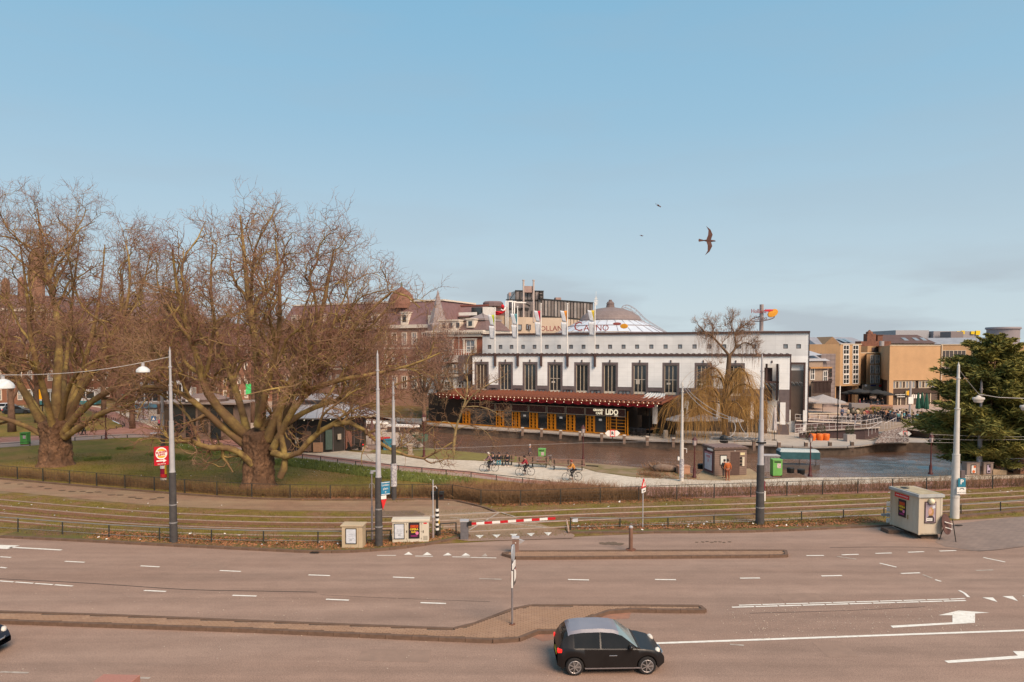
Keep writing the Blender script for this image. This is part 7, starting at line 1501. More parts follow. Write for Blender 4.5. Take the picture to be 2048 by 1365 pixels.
def hedge_fence(px,h,step,label):
 L=gl(px,0,step,1);base=L[0].copy();t=thing('wire_fence',label,'fence',base);pd=None
 for p in L:
  if pd is None:m=MB();m.box(-.03,.03,-.03,.03,0,h);o=m.build('post',fb,t);pd=o.data
  else:o=bpy.data.objects.new('post',pd);col.objects.link(o);o.parent=t
  o.location=p-base
 for a,b in zip(L,L[1:]):m=MB();m.bar(a-base+Vector((0,0,h)),b-base+Vector((0,0,h)),.03);m.build('rail',fb,t)
 m=MB();M_=resample(L,.35)
 for p in M_:m.bar(p-base,p-base+Vector((0,0,h)),.006)
 for f in(.15,.35,.55,.75):m.tube([p-base+Vector((0,0,h*f))for p in L],.004,3)
 m.build('wire_mesh',fb,t,kind='stuff');return t
HL=[(-300,935),(0,956),(200,973),(400,990),(520,998),(700,1000),(850,997.5),(905,999)];HR=[(905,999),(950,1009),(990,1014),(1080,1010),(1160,1007),(1240,1004),(1322,1001),(1400,998),(1600,991),(1850,983),(2048,976),(2300,968)]
hedge_fence(HL,1.05,2.9,'black wire fence round the plane tree lawn beside the service road');hedge_fence(HR,1.05,2.9,'black wire fence along the tram track right of the crossing')
def twig_strip(name,px,n,w,h0,h1,mat,off=0.0,lean=.25,r=.006,kind='stuff',label=None,fork=2):
 L=gl(px,0,.5,1);A=np.array([tuple(p)for p in L]);T=nrm(np.gradient(A,axis=0));Nn=np.stack([-T[:,1],T[:,0],T[:,2]],1)
 idx=rng.integers(0,len(A),n);S=A[idx]+Nn[idx]*(off+(rng.random(n)-.5)*w)[:,None]+T[idx]*rng.normal(0,.3,n)[:,None]
 hh=h0+(h1-h0)*rng.random(n);D=nrm(rng.normal(0,lean,(n,3))+np.array([0,0,1]));pts,rr_=grow_np(S,D,hh,np.full(n,r*1.6),5,.22,.05,.4)
 sets=[tubes_np(pts,rr_,3)]
 if fork:S2,D2,r2,t2=spawn(pts,rr_,fork,.35,.6,None,0,.25);p3,r3=grow_np(S2,D2,hh.repeat(fork)*.45,r2*.8,3,.25,.1,.4);sets.append(tubes_np(p3,r3,3))
 o=np_mesh(name,*merge(sets),mat,None,kind);
 if label:o['label']=label;o['category']=name.replace('_',' ')
 return o
ht1=M('hedge_twig',(.26,.155,.075),.9,(.16,.09,.045),.6,world=True);ht2=M('dry_twig',(.30,.17,.09),.9,(.19,.10,.06),.5,world=True)
twig_strip('hedge',[(p[0],p[1]-2)for p in HL],6500,.8,.5,1.0,ht1,.45,.30,.007,fork=1)
twig_strip('hedge',[(850,996),(905,998),(950,1006),(990,1010),(1080,1007),(1180,1004),(1280,1001)],5000,.9,.5,1.05,ht1,.45,.35,.007,fork=1)
twig_strip('shrub_bed',[(900,985),(960,985),(1040,984),(1130,983),(1220,988)],4600,4.2,.3,.85,ht2,0,.5,.008,fork=1)
twig_strip('hedge',[(1250,1001),(1322,999),(1400,996),(1600,989),(1850,981),(2048,974),(2300,966)],2300,.7,.5,1.15,ht1,.3,.28,.008,fork=3)
def scatter(name,n,fn,size,mats,label=None,up=.01,flat_=.35,kind='stuff'):
 C=np.array([fn()for _ in range(n)]);C[:,2]+=up;s=size*(.5+rng.random(n));d=nrm(rng.normal(0,1,(n,3))*np.array([1,1,flat_]));w=nrm(np.cross(d,rng.normal(0,1,(n,3))*np.array([.4,.4,1])+np.array([0,0,.6])));
 V=np.stack([C-d*s[:,None],C-w*s[:,None]*.6,C+d*s[:,None],C+w*s[:,None]*.6],1).reshape(-1,3);V[:,2]=np.maximum(V[:,2],.004+C.repeat(4,0)[:,2]*0+C.repeat(4,0)[:,2]-.01);return np_mesh(name,V,np.arange(len(V)).reshape(-1,4),mats,None,kind,smooth=False)
def along(px,w,off=0,z=0):
 L=gl(px,0,.6,1)
 def f():
  i=random.randrange(1,len(L)-1);t=(L[i+1]-L[i-1]).normalized();d=off+random.uniform(-w,w)/2;s=random.uniform(-.5,.5);return(L[i].x-t.y*d+t.x*s,L[i].y+t.x*d+t.y*s,z)
 return f
leafm=M('dead_leaves',(.40,.18,.085),.85,(.19,.075,.035),1.2,world=True,bump=0)
scatter('leaf_litter',7500,along(kerb_edge[2:],1.8,1.1,.09),.06,leafm);scatter('leaf_litter',6500,along(kerb_r[:-2],1.4,1.3,.08),.055,leafm);scatter('leaf_litter',5200,along([(905,996),(990,1011),(1080,1008),(1240,1004),(1400,999)],2.4,.6,.02),.055,leafm);scatter('leaf_litter',2500,along([(600,1000),(700,1000),(850,997),(905,999)],1.2,.4,.02),.055,leafm)
scatter('leaf_litter',1600,along([(1270,948),(1340,950),(1400,952)],5,.3,.02),.05,leafm)
scrap=M('paper_scrap',(.78,.74,.70),.8)
scatter('litter_scraps',32,along(kerb_edge[2:],2.4,1.5,.1),.09,scrap,flat_=.6);scatter('litter_scraps',42,along(kerb_r[:-2],2.2,1.3,.1),.09,scrap,flat_=.6);scatter('litter_scraps',36,along([(905,1004),(990,1016),(1100,1012),(1300,1006),(1700,990),(2048,980)],1.6,-.4,.04),.09,scrap,flat_=.6)
scatter('litter_scraps',70,along([(0,935),(300,930),(560,950),(900,970)],14,0,.03),.05,scrap);scatter('litter_scraps',40,along([(0,1010),(500,1030)],5,0,.06),.06,scrap)
scatter('road_grit',700,along([(1440,1250),(1700,1243),(1950,1228)],3.2,0,.02),.020,M('grit_pale',(.62,.52,.42),.9));scatter('road_grit',260,along([(0,1200),(500,1225),(900,1235)],5,0,.02),.018,M('grit_pale'));scatter('road_grit',260,along([(0,1262),(500,1285),(1000,1310),(1500,1330)],7,0,.02),.018,M('grit_pale'))
leafg=M('bulb_leaves',(.20,.23,.06),.8,(.12,.15,.04),1.5,world=True)
def blades(name,n,fn,h,mat,w=.02):
 C=np.array([fn()for _ in range(n)]);d=nrm(rng.normal(0,.35,(n,3))+np.array([0,0,1]));hh=h*(.5+rng.random(n));s=nrm(np.cross(d,rng.normal(0,1,(n,3))))*w
 V=np.stack([C-s,C+s,C+d*hh[:,None]],1).reshape(-1,3);return np_mesh(name,V,np.arange(len(V)).reshape(-1,3),mat,None,'stuff',smooth=False)
blades('spring_bulbs',5200,along([(360,884),(400,890),(440,897),(487,905)],2.8,-1.6),.30,leafg,.035);blades('spring_bulbs',9000,along([(568,918),(640,925),(794,945),(880,953),(960,962)],3.2,-1.6),.30,leafg,.035)
blades('spring_bulbs',1600,along([(165,922),(225,918)],1.0),.25,leafg,.03);blades('spring_bulbs',900,along([(230,900),(270,897)],.9),.25,leafg,.03);blades('spring_bulbs',1600,along([(345,917),(385,920),(300,908)],1.6),.25,leafg,.03)
scatter('white_blossoms',160,along([(360,884),(400,890),(440,897),(487,905)],2.6,-1.6,.3),.045,scrap);scatter('white_blossoms',170,along([(568,918),(640,925),(794,945),(960,962)],3.0,-1.6,.3),.045,scrap)
gbl=M('grass_blade',(.19,.165,.03),.9,(.11,.095,.02),.8,world=True)
def track_pt(lo,hi):
 L=railA
 def f():
  i=random.randrange(1,len(L)-1);t=(L[i+1]-L[i-1]).normalized();d=random.uniform(lo,hi);s=random.uniform(-1,1)
  return(L[i].x-t.y*d+t.x*s,L[i].y+t.x*d+t.y*s,.02)
 return f
blades('verge_grass',2600,along(kerb_edge[1:],2.6,1.7,.08),.14,gbl,.015);blades('verge_grass',2400,along(kerb_r[:-2],1.4,1.8,.08),.14,gbl,.015)
blades('lawn_tufts',14000,along([(0,930),(300,925),(560,950),(900,975)],13,0,.01),.10,gbl,.02)
blades('track_grass',9000,track_pt(-1.2,-.45),.09,gbl,.012);blades('track_grass',9000,track_pt(-2.9,-1.9),.09,gbl,.012);blades('track_grass',12000,track_pt(-6.4,-4.9),.10,gbl,.012);blades('track_grass',8000,track_pt(.2,1.4),.10,gbl,.012);blades('track_grass',7000,track_pt(-4.3,-3.4),.08,gbl,.012)
gbm=M('bin_green',(.10,.34,.07),.5,(.075,.27,.055),2);gb2=M('bin_lime',(.16,.40,.10),.5,(.13,.33,.08),2)
def gbin(u,v,s,mat,label):
 t=thing('litter_bin',label,'bin',G(u,v),random.uniform(-.2,.2));m=MB();m.box(-.36*s,.36*s,-.36*s,.36*s,.1,1.28*s);m.build('body',mat,t,bevel=.03);m=MB();m.box(-.38*s,.38*s,-.38*s,.38*s,1.28*s,1.36*s);m.build('lid',mat,t,bevel=.02)
 m=MB();m.box(-.34*s,.34*s,-.34*s,.34*s,0,.1);m.build('base',M('rust'),t);m=MB();m.box(-.05,.24*s,-.375*s,-.362*s,.7*s,1.05*s);m.build('sticker',M('sticker_pale',(.6,.55,.5),.7,(.4,.2,.25),9),t);m=MB();m.box(-.26*s,.26*s,-.37*s,-.362*s,1.12*s,1.22*s);m.build('slot',iron,t);return t
gbin(51,890,1.05,gbm,'green litter bin beside the footway left of the large trunk');gbin(1084,924,.95,gb2,'lime green litter bin behind the middle bench');gbin(1552,953,1.1,gb2,'lime green litter bin beside the corrugated tank');gbin(312,813,.95,gb2,'lime green litter bin on the market square beside planks')
bw=M('bench_wood',(.26,.16,.12),.8,(.18,.11,.085),3,.3)
def bench(u,v,L,rz,label):
 t=thing('bench',label,'bench',G(u,v),rz,'wooden benches along the canal path')
 for k in range(3):m=MB();m.box(-L/2,L/2,-.25+k*.17,-.25+k*.17+.14,.42,.46);m.build('seat_slat',bw,t)
 for k in range(3):m=MB();m.box(-L/2,L/2,.26+k*.03,.30+k*.03,.54+k*.15,.54+k*.15+.12);m.build('back_slat',bw,t)
 for x in(-L/2+.25,0,L/2-.25):
  m=MB();m.box(x-.03,x+.03,-.22,-.17,0,.42);m.box(x-.03,x+.03,.22,.28,0,.9);m.box(x-.03,x+.03,-.22,.28,.36,.42);m.build('leg',iron,t)
 return t
bench(1005,931,2.2,R(-6),'wooden bench with two seated people at the left of the row');bench(1065,935,3.0,R(-8),'empty wooden bench in front of the lime green bin');bench(1136,941,3.0,R(-9),'empty wooden bench left of the lantern post')
random.seed(9)
lt_=thing('fallen_log','weathered grey tree stump lying on the canal bank','log',G(1330,944),R(-8));m=MB();m.tube([(-1.0,0,.28),(-.4,.05,.36),(.3,0,.33),(.95,.1,.25)],[.26,.34,.32,.24],10);m.tube([(-.9,0,.3),(-1.3,.1,.55),(-1.45,.1,.9)],[.14,.08,.02],6);m.tube([(-.3,0,.5),(-.5,.1,.8),(-.9,.1,1.0)],[.1,.05,.01],5);m.build('log',M('grey_wood',(.27,.20,.15),.95,(.15,.10,.08),3,.6),lt_,smooth='all')
twig_strip('brush_pile',[(1305,938),(1325,943)],260,1.8,.3,.8,ht2,0,1.2,.01)
twig_strip('brush_pile',[(1290,950),(1310,953)],200,1.0,.2,.5,ht2,0,1.4,.01)
t=thing('brown_crate','terracotta coloured crate on the bank beside the white mast','crate',G(1366,947),R(6));m=MB();m.box(-.5,.5,-.35,.35,0,.62);m.build('body',M('crate_terra',(.45,.25,.16),.8,(.36,.19,.12),3),t);m=MB();m.box(-.54,.54,-.39,.39,.62,.7);m.build('lid',M('crate_terra'),t)
t=thing('plank_pile','low pile of dark planks right of the lime green bin','planks',G(1585,955),R(-3))
for k in range(5):m=MB();m.box(-1.0+k*.05,1.1-k*.1,-.3+k*.12,-.2+k*.12,.03+k*.05,.09+k*.05);m.build('plank',M('old_plank',(.17,.11,.08),.9,(.11,.07,.05),4),t)
for i,(u,v)in enumerate([(1402,938),(1581,946),(1602,949)]):t=thing('mooring_bollard',['dark mooring drum at the water left of the kiosk','black tub at the water below the teal boat','small dark stump at the water left of the lantern'][i],'bollard',G(u,v));m=MB();m.lathe([(.3,0),(.33,.4),(.28,.45),(.02,.46)],10);m.build('drum',iron,t)
t=thing('mooring_chain','dark mooring beam on the grass at the foot of the lantern','beam',G(1172,933));m=MB();m.tube([(0,0,.06),(1.1,-.35,.06)],.05,6);m.build('beam',iron,t)
k0=G(1429,953);k1=G(1493,951);kl_=G(1413,944)
kw=(k1-k0).length;ang=math.atan2(k1.y-k0.y,k1.x-k0.x);t=thing('toilet_kiosk','brown slatted toilet kiosk with posters, door and panel beside the path','kiosk',k0,ang)
depth=2.3;Hk=P(0,896.5,k0.y).z;Z_=lambda v:P(0,v,k0.y).z;Xk=lambda u:(G(u,953)-k0).length*(1 if u>1429 else-1)
kbm=M('kiosk_brown',(.23,.16,.13),.75,(.19,.13,.105),2);kb2=M('kiosk_seam',(.12,.08,.065),.8)
m=MB();m.box(0,kw,.04,depth,.04,Hk);m.build('core',kb2,t)
n=12
for r in range(n):
 z=.06+r*(Hk-.25)/n;m=MB();m.box(0,kw,0,.05,z,z+(Hk-.25)/n-.018);m.build('siding_board',kbm,t);m=MB();m.box(-.01,.04,.05,depth,z,z+(Hk-.25)/n-.018);m.build('siding_board',kbm,t)
m=MB();m.box(-.12,kw+.1,-.1,depth+.1,Hk-.16,Hk);m.build('roof_rim',kb2,t)
for k in range(8):m=MB();m.box(.02+k*kw/8,(k+1)*kw/8-.04,0,depth,Hk,Hk+.05);m.build('roof_plank',M('roof_brown',(.25,.17,.15),.8,(.20,.135,.12),3),t)
m=MB();m.box(-.16,-.04,.2,1.1,Hk-.30,Hk-.12);m.build('white_fascia',whitep,t)
m=MB();m.box(Xk(1463),Xk(1482),-.03,.0,.05,Z_(905));m.build('door',M('door_brown',(.105,.062,.05),.6),t);m=MB();m.box(Xk(1440),Xk(1455),-.04,.0,Z_(931),Z_(911));f=m.build('map_case',iron,t);m=MB();m.box(Xk(1441.3),Xk(1453.7),-.05,-.04,Z_(929.5),Z_(912.5));m.build('map',M('map_pale',(.66,.64,.58),.6,(.45,.50,.48),5),f)
m=MB();m.box(Xk(1483.5),Xk(1493),-.03,0,Z_(912),Z_(907));m.build('yellow_plate',M('plate_yellow',(.68,.58,.34),.6),t);m=MB();m.box(Xk(1488),Xk(1492.5),-.04,0,Z_(934),Z_(916));m.build('panel',M('panel_cream',(.66,.58,.45),.6),t)
for k in range(3):m=MB();m.box(Xk(1483),Xk(1487),-.04,0,Z_(920+k*6.5),Z_(916+k*6.5));m.build('pictogram',iron,t)
m=MB();m.add([(Xk(1471),-.03,Z_(904)),(Xk(1473),-.03,Z_(904)),(Xk(1472),-.03,Z_(901))],[(0,1,2)]);m.build('emblem',whitep,t)
m=MB();m.box(-.06,-.01,.25,1.95,.25,Hk-.35);f=m.build('poster_frame',M('frame_maroon',(.12,.04,.045),.6),t);m=MB();m.box(-.075,-.06,.4,1.8,.4,Hk-.5);f2=m.build('poster',M('poster_blueish',(.58,.58,.64),.5),f)
trl=Matrix.Translation((-.08,1.1,0))@Matrix.Rotation(R(-90),4,'Z');text('NATIONALE',.24,M('sign_red'),f2,trl@face_m(0,0,1.85),.003);text('WEEK',.30,M('sign_red'),f2,trl@face_m(0,0,1.55),.003);text('25',.30,M('sign_red'),f2,trl@face_m(0,0,1.2),.003)
c1_=G(1837,1081);c0_=G(1786,1060);c2_=G(1882,1078);
ang=math.atan2(c2_.y-c1_.y,c2_.x-c1_.x);wdt=1.30;dpt=(c0_-c1_).length*.95
t=thing('site_cabin','weathered ivory site cabin with posters and round lamp on the slip road','cabin',c1_+Vector((0,0,0)),R(3))
ivory=M('cabin_ivory',(.54,.48,.39),.65,(.47,.41,.32),.9,.15,stretch=(1,1,.35),c3=(.42,.30,.19),s3=.5)
lx=Vector((c0_.x-c1_.x,c0_.y-c1_.y,0));
hC=P(0,995,c1_.y).z;zF_=.32
fp=[(0,0),(wdt,.06),(wdt+lx.x*.985,lx.y*.985+.06),(lx.x,lx.y)]
m=MB();m.prism(fp,zF_,hC);m.build('body',ivory,t)
def side_m(x0,x1,y_off):pass
def along_left(s):return(lx.x*s,lx.y*s)
la=math.atan2(-lx.y,-lx.x)
trL=Matrix.Translation((lx.x,lx.y,0))@Matrix.Rotation(la,4,'Z');LL=lx.length
for k in range(5):
 s0,s1=LL*k/5+.005,LL*(k+1)/5-.005;m=MB();m.box(s0,s1,-.03,.0,zF_+.05,hC-.02,mat=trL);m.build('wall_panel',ivory,t)
for k in range(4):m=MB();s0,s1=wdt*k/4+.006,wdt*(k+1)/4-.006;m.box(s0,s1,-.03+.06*k/4,.02+.06*k/4,zF_+.06,hC-.02);m.build('wall_panel',ivory,t)
m=MB();
for x,y in fp:m.box(x-.06,x+.06,y-.06,y+.06,zF_,hC)
m.build('corner_post',ivory,t)
def outset(poly,d):
 cx=sum(p[0]for p in poly)/4;cy=sum(p[1]for p in poly)/4;return[(x+d*(1 if x>cx else-1),y+d*(1 if y>cy else-1))for x,y in poly]
m=MB();m.prism(outset(fp,.13),hC,hC+.16);m.build('roof_rim',M('rim_bluegrey',(.40,.41,.40),.6,(.32,.32,.31),2),t)
def lerp2(a,b,s):return(a[0]+(b[0]-a[0])*s,a[1]+(b[1]-a[1])*s)
for k in range(9):
 a=lerp2(fp[0],fp[1],(k+.06)/9);b=lerp2(fp[0],fp[1],(k+.94)/9);c=lerp2(fp[3],fp[2],(k+.94)/9);d=lerp2(fp[3],fp[2],(k+.06)/9);m=MB();m.prism([a,b,c,d],hC+.16,hC+.185);m.build('roof_sheet',M('roof_sheet',(.50,.42,.28),.8,(.36,.28,.18),1.3),t)
m=MB();q=lerp2(fp[0],fp[3],.62);m.box(q[0]+.1,q[0]+.45,q[1],q[1]+.35,hC+.185,hC+.2);q=lerp2(fp[1],fp[3],.8);m.box(q[0],q[0]+.5,q[1],q[1]+.2,hC+.185,hC+.2);m.build('dark_patch',iron,t,kind='stuff')
m=MB();m.box(.35,1.35,.3,1.3,0,zF_-.1);m.box(-.9,-.2,1.4,2.2,0,zF_-.1);m.build('skid',M('old_plank'),t,kind='stuff');m=MB();m.prism(outset(fp,-.12),zF_-.12,zF_);m.build('floor_frame',iron,t)
m=MB();m.lathe([(.02,-.17),(.12,-.13),(.175,0),(.12,.13),(.02,.17)],16,(.62,-.14,hC-.22));m.build('globe_lamp',M('lamp_globe',(.78,.70,.50),.4),t,smooth='all')
m=MB();m.box(LL*.13,LL*.66,-.045,-.03,hC-.34,hC-.10,mat=trL);f=m.build('red_banner',M('sign_red'),t);text('amsterdamrederij.nl',.13,whitep,f,trL@face_m(LL*.40,-.05,hC-.21),.002)
poster_text(t,trL@Matrix.Translation((0,-.03,0)),LL*.42,hC-1.42,.62,1.0,'opera')
m=MB();m.box(LL*.62,LL*.64,-.06,-.03,1.0,1.25,mat=trL);m.build('handle',M('brass_old',(.30,.22,.08),.5),t)
fr=MB();fr.box(.36,1.18,-.07,-.035,.98,2.2);fr_=fr.build('poster_frame',M('frame_mauve',(.10,.06,.06),.6),t);m=MB();m.box(.42,1.12,-.078,-.07,1.04,2.14);ps=m.build('poster',M('poster_mauve',(.36,.29,.33),.6),fr_)
text('MAGAZINE',.12,iron,ps,face_m(.77,-.081,2.06),.001)
def blobp(pts,y,mat,nm):
 m=MB();n=len(pts);m.add([(x,y,z)for x,z in pts]+[(x,y+.003,z)for x,z in pts],[tuple(range(n)),tuple(reversed(range(n,2*n)))]);return m.build(nm,mat,ps)
ell=lambda cx,cz,rx,rz,n=14:[(cx+rx*math.cos(2*math.pi*k/n),cz+rz*math.sin(2*math.pi*k/n))for k in range(n)]
blobp(ell(.80,1.62,.20,.27),-.081,M('hair_blonde',(.50,.30,.12),.8,(.33,.18,.08),9),'printed_hair');blobp([(.5,1.06),(1.05,1.06),(1.02,1.3),(.9,1.42),(.66,1.42),(.52,1.3)],-.083,M('print_dark',(.05,.035,.04),.7),'printed_coat');blobp(ell(.74,1.66,.12,.17),-.086,M('print_skin',(.58,.34,.26),.7),'printed_face');blobp([(.9,1.8),(1.1,1.84),(1.1,2.0),(.9,1.96)],-.083,posterw,'printed_block');blobp([(.46,1.12),(.9,1.12),(.9,1.28),(.46,1.28)],-.089,whitep,'printed_title')
text('MODE',.12,iron,ps,face_m(.68,-.092,1.2),.001);fr_.scale=(.8,1,1)
bq=G(1781,1052);t2=thing('warning_boards','stack of red and white striped warning boards behind the cabin','barrier',bq)
for k in range(4):
 z=.2+k*.34;m=MB();m.box(-.25,.3,-.03,.03,z,z+.26);f=m.build('board',whitep,t2);m=MB();m.add([(-.1,-.035,z),(.08,-.035,z),(.22,-.035,z+.26),(.04,-.035,z+.26)],[(0,1,2,3)]);m.build('stripe',M('sign_red'),f)
m=MB();m.box(.28,.34,-.05,.05,0,1.6);m.box(-.6,.1,-.06,.0,.62,.76);m.build('post',greyp,t2)
bq=G(1895,1082);t2=thing('leaning_sign','dark round sign board leaning on a stand beside the cabin','sign',bq,R(14));tr=Matrix.Rotation(R(-12),4,'X')
m=MB();m.cyl(0,0,0,.03,.58,22);m.xf(Matrix.Translation((-.02,.1,.92))@Matrix.Rotation(R(18),4,'Z')@Matrix.Rotation(math.pi/2-.2,4,'X')@Matrix.Diagonal((.8,1,1,1)));m.build('board',M('sign_brown',(.12,.06,.05),.7,(.08,.04,.035),3),t2);m=MB();m.tube([(.1,-.2,1.25),(.22,-.35,0)],.025,5);m.tube([(-.2,.0,1.0),(-.25,.3,0)],.025,5);m.build('stand',iron,t2);m=MB()
for k in range(2):m.bar((-.25,-.02+k*.02,1.1-k*.3),(.25,-.06+k*.02,.95-k*.3),.03,.04)
m.build('stripe',whitep,t2,kind='stuff')
def ccab(u0,u1,v,h,label,mats,kind):
 a,b=G(u0,v),G(u1,v);w=b.x-a.x;t=thing('utility_cabinet',label,'cabinet',a);m=MB();m.box(0,w,0,.7,0,h);m.build('body',M('cab_concrete',(.34,.26,.22),.85,(.28,.21,.18),3),t);m=MB();m.box(-.04,w+.04,-.04,.74,h,h+.07);m.build('lid',M('cab_concrete'),t)
 m=MB();m.box(w*.3,w*.72,-.03,0,.1,h-.1);f=m.build('poster_frame',iron,t);m=MB();m.box(w*.34,w*.68,-.04,-.03,.16,h-.16);f2=m.build('poster',mats[0],f);m=MB();m.cyl(0,0,0,.005,w*.12,10);m.xf(Matrix.Translation((w*.52,-.042,h*.3))@Matrix.Rotation(math.pi/2,4,'X'));m.build('printed_shape',mats[1],f2);m=MB();m.box(w*.5,w*.67,-.045,-.04,h*.62,h*.82);m.build('printed_shape',mats[1],f2);return t
ccab(1933.5,1959,950.5,1.0,'grey-brown cabinet with orange and white poster at the conifer foot',(whitep,M('print_orange',(.75,.16,.04),.6)),0);ccab(1967,1986,950,1.02,'smaller cabinet with purple and white poster beside the grey mast',(M('print_lilac',(.55,.45,.58),.6),M('print_dark')),1)
t=thing('stone_block','sloping sandstone block beside the parked bicycles','block',G(1997,950));m=MB();m.prism([(-.55,-.1),(.5,-.3),(.55,.6),(-.5,.9)],0,.45);m.build('block',M('sandstone',(.46,.34,.22),.9,(.38,.27,.17),3),t,bevel=.04)
railing('canal_railing','white railing behind the bicycles at the right edge',[G(1982,940),G(2048,939.5),G(2120,939)],1.0,5,whitep)
b=G(232,1452);t=thing('granite_pillar','pink granite pillar top cut by the bottom edge','pillar',b,R(-3));h=P(232,1362,b.y).z;w_=80*(b.y+.3)/F/2
m=MB();m.box(-w_*.93,w_,-.5,.3,0,P(0,1349,b.y+.3).z);m.build('block',M('pink_granite',(.42,.20,.15),.6,(.32,.15,.115),25),t,bevel=.015)
skin=M('skin',(.50,.29,.21),.6);hairm=M('hair_dark',(.035,.022,.018),.7)
def cloth_m(n,c):return M('cloth_'+n,c,.85,tuple(k*.75 for k in c),6)
POSE={'stand':dict(pel=(0,0,.93),ch=(0,.01,1.32),nk=(0,.01,1.47),hd=(0,-.01,1.60),kn=((-.10,-.02,.50),(.10,-.01,.50)),an=((-.11,.02,.08),(.11,.02,.08)),el=((-.26,.03,1.12),(.26,.03,1.12)),ha=((-.25,-.06,.87),(.25,-.06,.87))),'walk':dict(pel=(0,0,.92),ch=(0,-.03,1.31),nk=(0,-.04,1.46),hd=(0,-.07,1.60),kn=((-.10,-.20,.52),(.10,.05,.50)),an=((-.10,-.26,.10),(.10,.34,.16)),el=((-.26,.14,1.13),(.26,-.12,1.12)),ha=((-.24,.12,.88),(.22,-.30,.95))),'sit':dict(pel=(0,0,.50),ch=(0,-.10,.88),nk=(0,-.17,1.00),hd=(0,-.25,1.12),kn=((-.13,-.42,.50),(.13,-.42,.50)),an=((-.14,-.42,.08),(.14,-.48,.08)),el=((-.27,-.18,.66),(.27,-.18,.66)),ha=((-.08,-.40,.62),(.08,-.40,.62))),'ride':dict(pel=(0,.22,.98),ch=(0,.02,1.33),nk=(0,-.03,1.46),hd=(0,-.08,1.60),kn=((-.11,-.14,.82),(.11,-.06,.62)),an=((-.11,.06,.48),(.11,.0,.22)),el=((-.27,-.16,1.12),(.27,-.16,1.12)),ha=((-.24,-.38,1.05),(.24,-.38,1.05))),}
def skinned(name,verts,edges,rads,sub=1):
 me=bpy.data.meshes.new(name);me.from_pydata(verts,edges,[]);o=bpy.data.objects.new('tmp',me);col.objects.link(o);md=o.modifiers.new('s','SKIN');md.use_smooth_shade=True
 if sub:o.modifiers.new('u','SUBSURF').levels=sub
 for i,r in enumerate(rads):sv=me.skin_vertices[0].data[i];sv.radius=r if hasattr(r,'__len__')else(r,r);sv.use_root=i==0
 dg=bpy.context.evaluated_depsgraph_get();r_=bpy.data.meshes.new_from_object(o.evaluated_get(dg));r_.name=name;bpy.data.objects.remove(o);return r_
